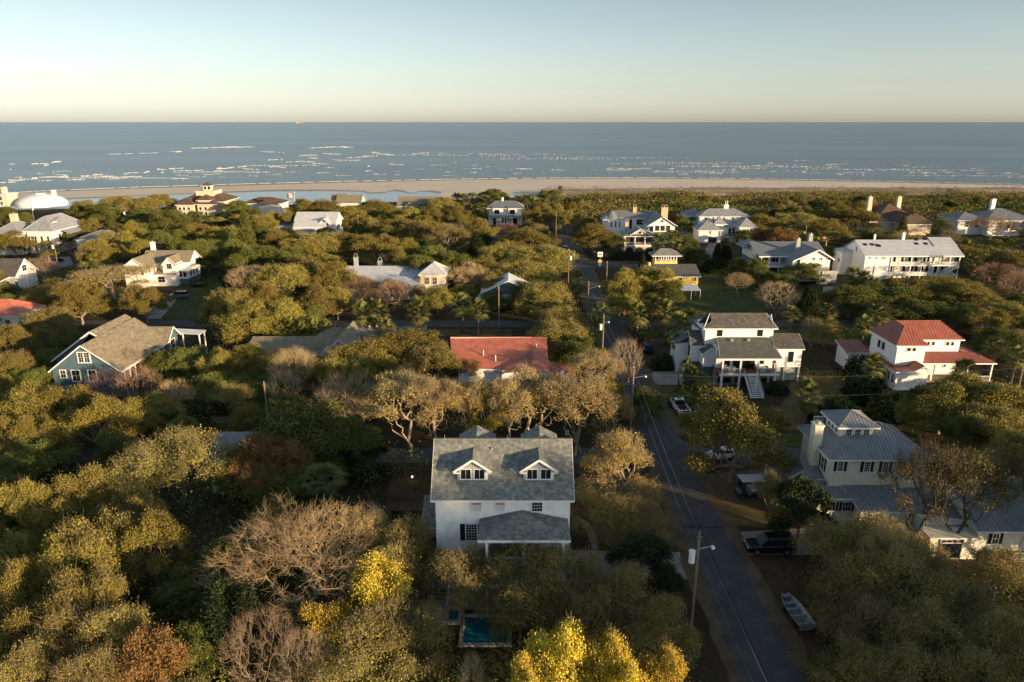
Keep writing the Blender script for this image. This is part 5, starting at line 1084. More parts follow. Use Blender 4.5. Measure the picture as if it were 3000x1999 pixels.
# ------------------------------------------------------------------ vegetation
def leafmat(name, col, var=.28, hue=.012, trans=.0, rough=.75):
    m = bpy.data.materials.new(name); m.use_nodes = True; n = m.node_tree; b = n.nodes['Principled BSDF']
    b.inputs['Roughness'].default_value = rough; b.inputs['Specular IOR Level'].default_value = .12
    g = n.nodes.new('ShaderNodeNewGeometry'); oi = n.nodes.new('ShaderNodeObjectInfo')
    hs = n.nodes.new('ShaderNodeHueSaturation'); hs.inputs['Color'].default_value = (*col, 1)
    mr = n.nodes.new('ShaderNodeMapRange'); mr.inputs['To Min'].default_value = 1 - var; mr.inputs['To Max'].default_value = 1 + var; n.links.new(g.outputs['Random Per Island'], mr.inputs[0])
    mo = n.nodes.new('ShaderNodeMapRange'); mo.inputs['To Min'].default_value = .72; mo.inputs['To Max'].default_value = 1.28; n.links.new(oi.outputs['Random'], mo.inputs[0])
    mu = n.nodes.new('ShaderNodeMath'); mu.operation = 'MULTIPLY'; n.links.new(mr.outputs[0], mu.inputs[0]); n.links.new(mo.outputs[0], mu.inputs[1]); n.links.new(mu.outputs[0], hs.inputs['Value'])
    mh = n.nodes.new('ShaderNodeMapRange'); mh.inputs['To Min'].default_value = .5 - hue; mh.inputs['To Max'].default_value = .5 + hue; n.links.new(oi.outputs['Random'], mh.inputs[0]); n.links.new(mh.outputs[0], hs.inputs['Hue'])
    n.links.new(hs.outputs[0], b.inputs['Base Color']); M[name] = m
leafmat('leaf_olive', (.215, .185, .040)); leafmat('leaf_green', (.118, .132, .032)); leafmat('leaf_gold', (.43, .32, .055)); leafmat('leaf_yellow', (.52, .40, .04))
leafmat('leaf_dark', (.032, .046, .018)); leafmat('leaf_palm', (.125, .135, .04)); leafmat('leaf_cedar', (.085, .085, .022)); leafmat('leaf_autumn', (.22, .125, .035)); leafmat('leaf_bright', (.12, .16, .03))
leafmat('twig_tan', (.37, .275, .16), .2, .01); leafmat('twig_pale', (.36, .28, .19), .2, .01); leafmat('twig_red', (.27, .17, .12), .2, .01); leafmat('leaf_dead', (.20, .12, .06)); leafmat('scrub_leaf', (.16, .115, .06), .45, .02)
mat('bark', (.27, .215, .15), .9, .35, 3, stretch=(3, 3, .8)); mat('bark_pale', (.33, .27, .19), .9, .3, 3, stretch=(3, 3, .8)); mat('bark_dark', (.13, .10, .07), .9, .35, 3); mat('palm_bark', (.20, .15, .10), .95, .4, 6, stretch=(1, 1, 4))
R = np.random.default_rng(11)
def prisms(A, B, ra, rb, k):
    """tapered k-sided branches, vectorised"""
    D = B - A; L = np.linalg.norm(D, axis=1, keepdims=True) + 1e-9; D = D / L
    up = np.where(np.abs(D[:, 2:3]) < .9, np.array([[0, 0, 1.]]), np.array([[1., 0, 0]])); X = np.cross(D, up); X /= np.linalg.norm(X, axis=1, keepdims=True); Y = np.cross(D, X)
    n = len(A); th = np.arange(k) * math.tau / k
    ring = X[:, None, :] * np.cos(th)[None, :, None] + Y[:, None, :] * np.sin(th)[None, :, None]
    V = np.concatenate([A[:, None, :] + ring * ra[:, None, None], B[:, None, :] + ring * rb[:, None, None]], axis=1).reshape(-1, 3)
    base = (np.arange(n) * 2 * k)[:, None]; i = np.arange(k)[None, :]; j = (i + 1) % k
    Fc = np.stack([base + i, base + j, base + k + j, base + k + i], axis=-1).reshape(-1, 4)
    return V, Fc
def leaves(C, size, flat=0.0, asp=.5):
    n = len(C); N = R.normal(size=(n, 3)); N[:, 2] = np.abs(N[:, 2]) + flat; N /= np.linalg.norm(N, axis=1, keepdims=True)
    T = np.cross(N, R.normal(size=(n, 3))); T /= np.linalg.norm(T, axis=1, keepdims=True); Bn = np.cross(N, T)
    s = size * R.uniform(.6, 1.35, (n, 1)); V = np.stack([C - T * s, C + Bn * s * asp, C + T * s, C - Bn * s * asp], axis=1).reshape(-1, 3)
    return V, np.arange(n * 4).reshape(-1, 4)
def join(parts):
    Vs, Fs, o = [], [], 0
    for V, Fc in parts: Vs.append(V); Fs.append(Fc + o); o += len(V)
    return np.concatenate(Vs), np.concatenate(Fs)
def grow(pts, root, bf):
    o = np.argsort(np.linalg.norm((pts - root) * np.array([1, 1, .8]), axis=1)); P_ = np.vstack([root[None], pts[o]]); n = len(P_)
    par = np.zeros(n, int); pl = np.zeros(n)
    for i in range(1, n):
        d = np.linalg.norm(P_[:i] - P_[i], axis=1); j = int(np.argmin(d + bf * pl[:i])); par[i] = j; pl[i] = pl[j] + d[j]
    return P_, par
def radii(par, rt, ex=2.3, r1=None):
    n = len(par); acc = np.zeros(n); r = np.zeros(n)
    for i in range(n - 1, 0, -1):
        r[i] = max(rt, acc[i] ** (1 / ex)); acc[par[i]] += r[i] ** ex
    r[0] = max(rt, acc[0] ** (1 / ex)); return r
def crown_points(Rc, zb, zt, nb, npt, lift=1.0, vase=False, shell=.75):
    """blobs spread over a dome, points on the blobs' outer shells"""
    out = []; C = []
    for i in range(nb):
        a = i * 2.39996 + R.uniform(-.3, .3); q = math.sqrt((i + .5) / nb) * .82; rr = Rc * q * R.uniform(.85, 1.1)
        h = zb + (zt - zb) * (math.sqrt(max(0, 1 - q * q * .95))) * R.uniform(.58, .98) * lift; br = Rc * R.uniform(.17, .31)
        if i >= nb * .60: rr = Rc * R.uniform(.62, .86); h = zb + (zt - zb) * R.uniform(.18, .62); br *= .9
        C.append((rr * math.cos(a), rr * math.sin(a), h - br * .6, br))
    C = np.array(C)
    while len(out) < npt:
        c = C[R.integers(len(C))]; d = R.normal(size=3); d /= np.linalg.norm(d)
        if d[2] < -.35: continue
        p = c[:3] + d * c[3] * R.uniform(shell, 1.05) * np.array([1, 1, .75])
        if p[2] < zb * .6: continue
        out.append(p)
    return np.array(out)
def tree_mesh(name, Rc=6, zb=3.2, zt=9.5, nb=16, npt=500, bf=.35, leaf=None, lsize=.17, lper=34, sig=.42, bark='bark', rt=.022, fork=2.2, trunkr=None, stems=1, twigs=0, twmat=None, lean=.4, interior=120, asp=.5):
    pts = crown_points(Rc, zb, zt, nb, npt)
    inner = pts[R.integers(len(pts), size=interior)] * np.array([.62, .62, .8]) * R.uniform(.6, 1, (interior, 1)); inner[:, 2] = np.maximum(inner[:, 2], fork + .4)
    root = np.array([0, 0, fork]); P_, par = grow(np.vstack([pts, inner]), root, bf)
    P_[1:] += R.normal(scale=.10, size=(len(P_) - 1, 3)); r = radii(par, rt); r0 = r[0]
    A = P_[par[1:]]; B = P_[1:]; ra = np.minimum(r[par[1:]], r[1:] * 1.7); rb = r[1:]
    big = rb > .05
    prt = [prisms(A[big], B[big], ra[big], rb[big], 5)]
    # trunk stems from the ground
    T = []
    for s in range(stems):
        a = R.uniform(0, math.tau); off = np.array([math.cos(a), math.sin(a), 0]) * (0 if stems == 1 else .5)
        p0 = off * 1.2 - np.array([0, 0, .3]); p1 = off * .9 + np.array([R.uniform(-lean, lean) * .3, R.uniform(-lean, lean) * .3, fork * .5]); p2 = root
        rr = (trunkr or r0) / math.sqrt(stems); T += [(p0, p1, rr * 1.35, rr * 1.05), (p1, p2, rr * 1.05, rr)]
    prt.append(prisms(np.array([t[0] for t in T]), np.array([t[1] for t in T]), np.array([t[2] for t in T]), np.array([t[3] for t in T]), 8))
    V, Fc = join(prt); trunk = np_mesh(name + '_trunk', V, Fc, M[bark], smooth=True)
    cr = [prisms(A[~big], B[~big], ra[~big], rb[~big], 3)]; mi = [np.zeros(len(cr[0][1]), int)]
    if twigs:
        tp = np.repeat(pts, twigs, axis=0); out_ = tp - np.array([0, 0, zb * .6]); out_ /= np.linalg.norm(out_, axis=1, keepdims=True)
        dr = out_ * .9 + R.normal(scale=.5, size=tp.shape); dr /= np.linalg.norm(dr, axis=1, keepdims=True); ln = R.uniform(.35, 1.1, (len(tp), 1)) * Rc / 6
        st = tp + R.normal(scale=.08, size=tp.shape); mid = st + dr * ln * .55; en = mid + (dr + R.normal(scale=.35, size=dr.shape)) * ln * .5
        k = len(st); cr += [prisms(st, mid, np.full(k, rt * .7), np.full(k, rt * .55), 3), prisms(mid, en, np.full(k, rt * .55), np.full(k, rt * .3), 3)]; mi += [np.zeros(len(cr[-1][1]), int)] * 2
    mats = [M[twmat or bark]]
    if leaf:
        c = np.repeat(pts, lper, axis=0); c = c + R.normal(scale=sig, size=c.shape) * np.array([1, 1, .7]); cr.append(leaves(c, lsize, .2, asp)); mi.append(np.ones(len(c), int)); mats.append(M[leaf])
    V, Fc = join(cr); crown = np_mesh(name + '_crown', V, Fc, mats, np.concatenate(mi))
    return trunk, crown, Rc + .25, zt + .2
def bare_mesh(name, Rc=5, zt=10, npt=900, bf=.22, bark='bark_pale', tw='twig_tan', spread=1.0, fork=1.2, zlow=.42, twigs=6, rt=.011):
    pts = []
    while len(pts) < npt:      # inverted-cone / vase envelope
        z = zt * (zlow + (1 - zlow) * R.uniform() ** .7); t = (z / zt - zlow * .6) / (1 - zlow * .6); rr = Rc * min(1, .25 + t * 1.25) * math.sqrt(max(.03, 1 - max(0, t - .45) ** 2 * 2.9)) * R.uniform(.25, 1) ** .5; a = R.uniform(0, math.tau)
        pts.append((rr * math.cos(a), rr * math.sin(a), z))
    pts = np.array(pts); root = np.array([0, 0, fork]); P_, par = grow(pts, root, bf); P_[1:] += R.normal(scale=.09, size=(len(P_) - 1, 3)); r = radii(par, rt)
    A = P_[par[1:]]; B = P_[1:]; rb = r[1:]; ra = np.minimum(r[par[1:]], rb * 1.7); big = rb > .045
    v1 = prisms(A[big], B[big], ra[big], rb[big], 5); v2 = prisms(np.array([[0, 0, -.3]]), np.array([[0, 0, fork]]), np.array([r[0] * 1.3]), np.array([r[0]]), 8)
    V, Fc = join([v1, v2]); trunk = np_mesh(name + '_trunk', V, Fc, M[bark], smooth=True)
    tp = np.repeat(P_[1:][~big], twigs, axis=0); ax = tp - np.array([0, 0, zt * .15]); ax /= np.linalg.norm(ax, axis=1, keepdims=True); dr = ax + R.normal(scale=.38, size=tp.shape); dr /= np.linalg.norm(dr, axis=1, keepdims=True)
    ln = R.uniform(.3, 1.25, (len(tp), 1)) * Rc / 5; k = len(tp); mid = tp + dr * ln * .5; en = mid + (dr + R.normal(scale=.3, size=dr.shape)) * ln * .5
    V, Fc = join([prisms(A[~big], B[~big], ra[~big], rb[~big], 3), prisms(tp, mid, np.full(k, rt * .7), np.full(k, rt * .5), 3), prisms(mid, en, np.full(k, rt * .5), np.full(k, rt * .3), 3)])
    crown = np_mesh(name + '_crown', V, Fc, M[tw]); return trunk, crown, Rc, zt
def cedar_mesh(name, Rc=2.6, zt=8, leaf='leaf_cedar'):
    n = 520; z = zt * (.08 + .92 * R.uniform(size=n) ** 1.1); rr = Rc * (1 - z / zt) ** .75 * R.uniform(.75, 1.12, n) + .1; a = R.uniform(0, math.tau, n)
    pts = np.stack([rr * np.cos(a), rr * np.sin(a), z], 1); c = np.repeat(pts, 26, axis=0); c = c + R.normal(scale=.26, size=c.shape); lv = leaves(c, .14, .1)
    ax = np.stack([np.zeros(n), np.zeros(n), z * .85], 1); tr = join([prisms(ax, pts, np.full(n, .03), np.full(n, .015), 3), prisms(np.array([[0, 0, -.2]]), np.array([[0, 0, zt * .95]]), np.array([.2]), np.array([.04]), 7)])
    return np_mesh(name + '_trunk', *tr, M['bark_dark']), np_mesh(name + '_crown', *lv, M[leaf]), Rc, zt
def palm_mesh(name, zt=7.5, Rc=2.3, nf=34):
    zc = zt - 1.7; hs = np.linspace(-.2, zc, 15); A = np.stack([np.sin(hs * .3) * .12, np.zeros(15), hs], 1); rr = np.linspace(.26, .19, 15) * (1 + .12 * (np.arange(15) % 2))
    tr = prisms(A[:-1], A[1:], rr[:-1], rr[1:] * .88, 8); top = A[-1]; Q_ = []; boot = []
    vs, fs = [], []; k = 0
    for i in range(nf):
        a = i * 2.39996; el = 1.35 - 2.1 * (i / nf) + R.uniform(-.12, .12); d = np.array([math.cos(a) * math.cos(el), math.sin(a) * math.cos(el), math.sin(el)]); L = Rc * R.uniform(.42, .56); hub = top + d * L
        sd = np.cross(d, [0, 0, 1.]); sd /= np.linalg.norm(sd) + 1e-9; up = np.cross(sd, d)
        vs += [top + sd * .03, top - sd * .03, hub - sd * .03, hub + sd * .03]; fs.append((k, k + 1, k + 2, k + 3)); k += 4
        m = 15
        for j in range(m):
            t = (j / (m - 1) - .5) * 2.5; ld = d * math.cos(t) + sd * math.sin(t) + up * (.12 - .08 * abs(t)); ld /= np.linalg.norm(ld); ll = Rc * (.56 - .10 * abs(t)) * R.uniform(.85, 1.1); w_ = np.cross(ld, up); w_ /= np.linalg.norm(w_) + 1e-9; w_ = w_ * .055
            mid = hub + ld * ll * .55; tip = hub + ld * ll + np.array([0, 0, -1]) * ll * .28
            vs += [hub, mid - w_, tip, mid + w_]; fs.append((k, k + 1, k + 2, k + 3)); k += 4
    dead = []
    for i in range(14):      # hanging dead fronds under the head
        a = R.uniform(0, math.tau); p = top + np.array([math.cos(a), math.sin(a), 0]) * .2; q = top + np.array([math.cos(a) * .75, math.sin(a) * .75, -1.1]); w_ = np.array([-math.sin(a), math.cos(a), 0]) * .3
        dead.append((p, q - w_, q + np.array([0, 0, -.5]), q + w_))
    nd = len(fs); 
    for d4 in dead: vs += list(d4); fs.append((k, k + 1, k + 2, k + 3)); k += 4
    mi = np.array([0] * nd + [1] * len(dead))
    return np_mesh(name + '_trunk', *tr, M['palm_bark'], smooth=True), np_mesh(name + '_crown', np.array(vs), np.array(fs), [M['leaf_palm'], M['leaf_dead']], mi), Rc * .85, zt
LIB = {}
LIB['O'] = [tree_mesh('live_oak', 6.2, 1.9, 9.3, nb_, 660, leaf='leaf_olive', lper=46, lsize=.125, twigs=1, interior=150, fork=1.6, sig=.36) for nb_ in (17, 22, 28)] + [tree_mesh('live_oak', 6.6, 2.0, 8.6, 26, 680, fork=1.6, leaf='leaf_olive', lper=42, lsize=.125, twigs=2, bark='bark_pale')]
LIB['G'] = [tree_mesh('green_oak', 6, 1.2, 9.0, 20, 600, leaf='leaf_green', lper=50, lsize=.14) for _ in range(2)]
LIB['N'] = [tree_mesh('dark_tree', 4.5, 1.2, 7.5, 12, 420, leaf='leaf_dark', lper=36, lsize=.17, bark='bark_dark')]
LIB['S'] = [tree_mesh('golden_tree', 6, 6.0, 11.5, 15, 620, bf=.26, leaf='leaf_gold', lper=9, lsize=.11, twigs=5, bark='bark_pale', fork=1.4, stems=3, sig=.42, interior=60) for _ in range(3)]
LIB['R'] = [tree_mesh('round_tree', 5.4, 1.6, 9.6, 26, 760, bf=.28, leaf='leaf_gold', lper=14, lsize=.10, twigs=4, bark='bark_pale', fork=1.3, stems=2, sig=.36)]
LIB['Y'] = [tree_mesh('yellow_tree', 5.5, 3.0, 10, 16, 600, leaf='leaf_yellow', lper=34, lsize=.125, twigs=2, bark='bark_pale', sig=.38) for _ in range(2)]
LIB['D'] = [tree_mesh('thin_oak', 6.5, 3.0, 9.5, 16, 640, bf=.28, leaf='leaf_olive', lper=18, lsize=.115, twigs=3, bark='bark', sig=.5) for _ in range(2)]
LIB['X'] = [tree_mesh('spreading_oak', 6.5, 4.4, 12, 17, 700, bf=.26, leaf='leaf_olive', lper=6, lsize=.11, twigs=3, bark='bark_dark', fork=1.8, sig=.5, interior=60)]
LIB['A'] = [tree_mesh('autumn_tree', 5, 2.6, 8.6, 15, 480, leaf='leaf_autumn', lper=28, lsize=.125, twigs=2)]
LIB['B'] = [tree_mesh('bare_tree', 6, 1.6, 10.5, 22, 1000, bf=.24, leaf=None, twigs=5, twmat='twig_tan', bark='bark_pale', rt=.014, fork=1.2, stems=3, interior=60), bare_mesh('bare_tree', 5.0, 9.0, 800, tw='twig_tan', bark='bark')]
LIB['W'] = [bare_mesh('pale_bare_tree', 5, 8.5, 560, tw='twig_pale', twigs=4, zlow=.3, bf=.3)]
LIB['C'] = [bare_mesh('red_bare_tree', 3.6, 7.5, 620, tw='twig_red', bark='bark', fork=.4, zlow=.3, twigs=4, bf=.12)]
LIB['K'] = [cedar_mesh('cedar'), cedar_mesh('dark_cedar', 2.2, 8.5, 'leaf_dark')]
LIB['P'] = [palm_mesh('palmetto'), palm_mesh('palmetto', 6.2, 2.5, 38), palm_mesh('palmetto', 4.4, 2.3, 36)]
def shrub_mesh(name, leaf, n=260, lper=24, ls=.13):
    d = R.normal(size=(n, 3)); d[:, 2] = np.abs(d[:, 2]); d /= np.linalg.norm(d, axis=1, keepdims=True); p = d * np.array([1.5, 1.5, 1.6]) * R.uniform(.6, 1.05, (n, 1)); c = np.repeat(p, lper, axis=0) + R.normal(scale=.16, size=(n * lper, 3)); c[:, 2] = np.abs(c[:, 2])
    z0 = np.zeros((n, 3)); st = prisms(z0, p, np.full(n, .03), np.full(n, .012), 3)
    return np_mesh(name + '_stem', *st, M['bark_dark']), np_mesh(name + '_crown', *leaves(c, ls, .3), M[leaf]), 1.6, 1.7
LIB['U'] = [shrub_mesh('shrub', 'leaf_dark'), shrub_mesh('shrub', 'leaf_green')]
LIB['V'] = [shrub_mesh('low_shrub', 'leaf_bright')]
KN = dict(O=('live_oak', 'olive-leaved live oak', 'tree'), G=('green_oak', 'green leafy oak', 'tree'), N=('evergreen_tree', 'dark evergreen tree', 'tree'), S=('golden_tree', 'thin golden-leaved tree', 'tree'), R=('golden_tree', 'round golden tree', 'tree'), Y=('yellow_tree', 'yellow-leaved tree', 'tree'), D=('thin_oak', 'thin-leaved oak', 'tree'), X=('spreading_oak', 'half-bare spreading oak', 'tree'), A=('autumn_tree', 'orange-brown leaved tree', 'tree'), B=('bare_tree', 'bare tan-twigged tree', 'bare tree'), W=('bare_tree', 'leafless pale-branched tree', 'bare tree'), C=('bare_tree', 'bare reddish vase-shaped tree', 'bare tree'), K=('cedar_tree', 'pointed cedar', 'conifer'), P=('palmetto', 'fan-leaved palmetto', 'palm tree'), U=('shrub', 'rounded dark shrub', 'shrub'), V=('shrub', 'bright green shrub', 'shrub'))
ALLT = []
rt_ = random.Random(77)
def plant(kind, X, Y, wm, h, var=None):
    L_ = LIB[kind]; tr, cr, Rc, zt = L_[(var if var is not None else rt_.randrange(len(L_))) % len(L_)]
    s = wm / (2 * Rc); o = empty(KN[kind][0], (X, Y, 0), rt_.uniform(0, math.tau), (s, s, h / zt))
    link_mesh('trunk' if kind not in 'UV' else 'stem', tr, o); link_mesh('crown', cr, o); ALLT.append((kind, X, Y, wm, h, o)); return o
def T(kind, x, y, w_, h=None, var=None):
    """x, y: crown top and w_: crown width as seen in the photograph (2353 px wide view)"""
    if kind in 'OGD' and y < 1560: w_ *= 1.12
    for _ in range(3):
        hh = h if h else 9.0
        X, Y = PV((x, y), hh); d = Y * math.cos(PITCH) + (HC - hh) * math.sin(PITCH); wm = w_ * 1.275 * d / F
        if h is None: h = {'P': min(8.5, 3.0 + wm), 'K': wm * 1.9, 'U': wm * .6, 'V': wm * .6, 'C': wm * .95, 'B': min(11, wm * .85 + 1), 'W': wm * .85 + 1}.get(kind, max(4.5, min(11.0, wm * .58 + 3.0)))
        else: break
    return plant(kind, X, Y, wm, h, var)
TREES = '''
O 60 872 170;O 140 880 160;O 215 898 170;O 20 950 140;O 110 950 150 7;C 240 858 95;C 312 852 115;B 392 868 100 8;W 240 818 60 6;W 300 808 70 6.5
P 385 942 90 5;P 420 960 70 5;D 400 992 230 9.5 1;D 300 1035 200 9;O 180 1075 170 9;G 60 1010 150 6;O 35 1082 150 10;O 120 1150 150;O 285 1130 170 8;O 210 1175 200 9.5;O 330 1160 180 9.5;O 110 1215 170 9;O 20 1280 150 9;O 175 1300 190 9;O 60 1385 200 8;D 150 1400 190 8;D 250 1390 180 8;D 30 1480 170 8;A 330 1445 190 8;D 200 1490 200 8;G 420 1440 140 6;K 500 1345 120 8;K 560 1350 110 8;G 560 1250 90 5;P 500 1250 110 6;G 440 1300 180 5
B 690 1158 430 12 0;Y 865 1280 200 9.5;Y 735 1375 160 8;D 880 1370 240 8;W 590 1430 190 8;W 690 1470 140 7;D 800 1440 260 7.5;D 960 1400 180 7;S 830 1160 170 9;D 930 1190 170 8.5;D 900 1240 160 8.5
G 700 925 260 10 0;G 800 950 150 9;A 560 1035 110 7;G 515 1050 90 6;D 590 1062 100 6;A 600 985 150 9;A 650 1000 130 8.5;G 560 1020 100 6;A 635 1040 150 6.5;O 590 990 110 8;P 735 1075 110 6;G 660 1080 130 6;N 760 1000 130 6;W 800 872 190 9;W 770 890 120 8;N 840 1020 120 5
S 930 846 220 12.6;S 1000 858 160 12.4;S 1070 853 140 12.4;Y 1120 870 105 11;S 1175 858 140 12.4;S 1240 843 230 12.8;S 1330 848 220 12.8;S 1410 893 120 10
R 1428 985 205 10.4;D 1400 1130 200 6;D 1470 1160 150 5
D 1060 1262 190 8.5;D 1180 1235 220 8.5;D 1300 1262 220 8.5;D 1420 1310 220 8;D 1195 1330 160 7;D 1240 1330 210 7;D 1520 1375 170 7;D 1350 1370 180 7;N 1480 1228 150 6;N 1530 1300 110 5;G 990 1230 80 5
Y 1290 1418 210 10.5;Y 1400 1440 170 10;Y 1530 1470 160 9.5;Y 1220 1500 140 9;Y 1440 1510 170 9;W 1085 1515 70 6
O 1702 890 275 13.2 0;P 1860 874 72 7;D 1790 1088 120 7;N 1850 1105 150 8;X 2150 1003 220 14;X 2245 1012 220 13.5;X 2335 1020 160 12
D 1925 1195 180 8;D 2010 1180 200 8;S 2060 1218 170 9;D 2130 1235 170 7.5;D 1975 1275 210 8;D 2090 1290 230 8.5;D 2210 1330 220 8;D 2330 1400 220 8;D 1985 1375 210 7.5;D 2070 1390 210 8;D 2170 1400 230 8;D 2300 1420 220 8;D 2010 1480 220 7.5;D 2130 1500 230 8;D 2270 1510 230 8;G 1930 1500 120 5
O 2180 868 180 9;O 2260 860 200 9.5;O 2335 880 150 9;O 2130 905 110 7;O 2290 930 170 8;O 2345 990 130 8;G 2220 950 130 7
G 1485 885 95 6;S 1370 802 150 9;W 1440 788 90 9;G 1330 765 110 8;O 1290 730 140 9;O 1255 745 120 8;G 1340 850 100 6;O 1290 700 120 8.5;O 1255 645 140 9.5;G 1220 640 120 8
O 930 752 210 9.5;O 850 775 180 9;O 1000 785 130 8.5;O 790 800 150 8;O 730 815 120 7.5;O 640 800 120 8;O 560 788 130 8;O 500 790 110 8;G 430 795 130 7;G 380 800 110 6.5;B 670 812 120 8.5 1;G 540 850 150 6;G 470 860 130 6;G 610 860 120 6;A 1085 820 65 6;W 650 860 90 7
O 1170 555 150 10;O 1240 560 160 10;O 1120 590 110 9;O 1200 600 160 9;O 1140 625 90 8;B 1070 600 135 9.5 0;C 825 640 85 7;C 900 652 95 7;W 990 632 80 8;D 845 634 90 7;D 905 638 80 7;D 965 652 60 6
P 830 692 52;P 868 690 55;P 960 685 62;P 1062 678 62;P 1097 690 55;P 890 735 55;P 665 730 48;P 692 738 44;P 720 732 48;P 748 740 42;P 860 728 50;P 640 745 40;P 1330 622 48;P 1381 698 50;P 1370 728 52;P 1500 678 60;P 1532 690 55;P 1468 695 50;P 1565 722 62;P 1640 745 46
O 1432 668 80;O 1440 615 110;O 1495 602 140;G 1535 640 90;G 1470 640 80 5;G 1590 705 60 5;G 1700 590 60;G 1740 590 70;G 1850 598 100 7;G 1790 618 90 6;B 1700 632 70 6;W 1790 655 110 8;K 1862 662 62 8.5;P 1820 705 50;P 1905 700 46;P 1988 728 52;P 2022 703 54;W 1870 735 65 6.5;P 1965 616 46;P 1988 624 44;P 2006 640 36;P 1880 548 36;P 1907 566 36
G 1960 655 130 8;G 2030 645 150 8;O 2100 632 150 8;O 2170 630 150 8;O 2235 645 130 8;C 2300 610 120 8;C 2345 630 90 8;O 2330 690 120 8;O 2270 700 120 8;G 2190 690 120 7;G 2110 690 120 7;G 2030 700 110 6;G 2300 750 110 7;P 2225 552 50;P 2242 588 48;P 2220 830 62;P 2012 815 56;P 2112 893 62;P 2290 778 54;P 2340 800 50;P 2205 855 50
P 1577 828 36 6;P 1594 842 46 5;P 1614 858 46 4.5;P 1560 770 44;U 1600 880 90 2.5;U 1570 905 70 2;U 1525 815 60;U 1560 812 50;U 1990 822 95 4;U 1990 868 100 4;U 2060 905 110 4;U 1930 910 80 3;U 1900 930 80;U 1790 880 50 2;U 1550 775 40;U 1645 595 60 4
O 1365 510 108;G 1412 530 55 8;P 1515 538 40;P 1545 556 34;P 1560 562 34;P 1548 530 56;P 1728 556 44;P 1712 562 34;K 1532 582 26;K 1672 550 30;K 1650 562 26;K 1505 588 22;K 1478 586 18;G 1600 570 70 6;G 1580 540 60 6;A 1760 518 75;A 1802 518 85;G 1842 524 60;G 1720 525 60 6
O 1010 448 70;O 940 468 90;O 1000 468 90;O 860 455 100;O 800 468 90;O 740 455 100;O 700 455 90;O 900 496 110;O 960 500 100;O 1050 470 70;P 1050 444 38;P 1066 446 34;P 1084 444 36;G 1128 432 62 9;G 1150 438 50;P 1195 450 42;P 1210 448 42;P 1226 454 42;G 1265 432 56 9;P 1287 428 16 9;O 1240 470 80;O 1280 468 60;O 1305 480 60;O 1100 500 90;D 1030 512 100;B 1045 518 90 8;K 1095 545 56 8;O 800 528 140;O 740 530 140;O 860 535 130;O 690 540 130;O 920 560 90;O 1210 520 140;C 1165 514 60 6;G 660 560 100;G 620 560 100;G 570 560 110;G 785 500 42 6;G 1000 560 120;G 960 580 120;G 1040 570 90
O 700 583 160;O 640 600 130;O 760 598 120;B 572 618 115 8.5 1;O 605 645 150;O 525 655 130;O 560 685 150;O 650 680 130;O 720 650 120;O 770 650 90;G 690 690 110;G 500 700 90 6;W 505 562 90 8.5;G 430 548 100;G 470 545 100;G 400 560 90 7;G 540 545 90
O 440 508 100;O 500 512 110;G 545 520 80;G 590 512 80;O 635 520 90;P 440 486 32;P 456 488 34;G 540 458 64 9;O 600 488 70;K 560 490 50;O 620 478 60;O 660 480 60
O 265 446 90;O 315 448 100;O 360 444 90;O 190 455 60;G 225 462 80;G 250 478 90 9;G 340 478 110 9;G 385 478 90;O 200 500 70;O 300 508 80;O 262 528 120;O 220 545 90;O 310 540 100;G 380 520 100;G 340 560 80 7;G 170 468 50;G 10 472 60;G 45 482 50;O 25 530 95 9;G 155 528 62 7.5;P 104 556 50;P 122 560 34;B 85 585 95 8.5;P 190 604 44;P 212 596 44;P 225 612 40;S 250 608 250 10.5 0;O 170 640 120;O 325 650 100;O 90 655 110 7;G 40 665 100 6;G 5 650 80 6;O 100 702 115 8.5;O 30 738 120 8.5;G 150 760 90 6;G 110 800 110 6;O 15 800 100 8;G 60 840 110 6;P 390 598 40 5.5;W 165 560 50 5;C 210 560 40 5
O 1530 478 60;G 1575 488 60;G 1600 475 50;O 1750 488 100;O 1830 484 120;O 1905 498 110;O 1965 472 130;G 2010 520 70;K 2078 502 36;O 2085 528 95;O 2145 538 90;D 2180 530 80;B 2285 492 120 10;O 2215 560 130 8;O 2325 565 90;G 2280 600 90 6;A 2010 470 60;G 1880 520 60 5;G 1960 540 80 6;P 2060 560 40
'''
for item in TREES.replace('\n', ';').split(';'):
    a = item.split()
    if len(a) < 4: continue
    T(a[0], float(a[1]), float(a[2]), float(a[3]), float(a[4]) if len(a) > 4 else None, int(a[5]) if len(a) > 5 else None)
# wooded ground between the placed trees
KEEP = [(990, 985, 1325, 1300), (1300, 1130, 1450, 1290), (1430, 870, 1660, 1568), (1640, 1040, 1800, 1240), (1500, 700, 1860, 960), (1795, 940, 2353, 1280), (1970, 740, 2270, 900), (1680, 545, 1930, 660), (1950, 540, 2215, 640), (1850, 880, 2000, 960), (1560, 630, 1760, 720), (1290, 560, 1420, 800), (1415, 572, 1620, 680), (1365, 470, 1560, 580), (1575, 475, 1745, 550), (1795, 510, 1930, 560), (2020, 460, 2150, 530), (2205, 480, 2353, 545), (2300, 580, 2353, 625), (1290, 500, 1330, 700), (1030, 765, 1340, 870), (580, 745, 850, 800), (115, 720, 430, 885), (795, 595, 1030, 640), (270, 560, 440, 665), (300, 640, 500, 760), (0, 480, 180, 580), (100, 565, 170, 620), (170, 525, 240, 570), (0, 610, 75, 665), (0, 690, 60, 740), (45, 435, 150, 490), (400, 435, 530, 490), (555, 455, 650, 485), (640, 490, 770, 525), (770, 448, 835, 475), (910, 455, 1005, 475), (1115, 460, 1200, 530), (860, 730, 1280, 775), (980, 1340, 1170, 1500), (950, 1180, 1010, 1300), (860, 1100, 960, 1200)]
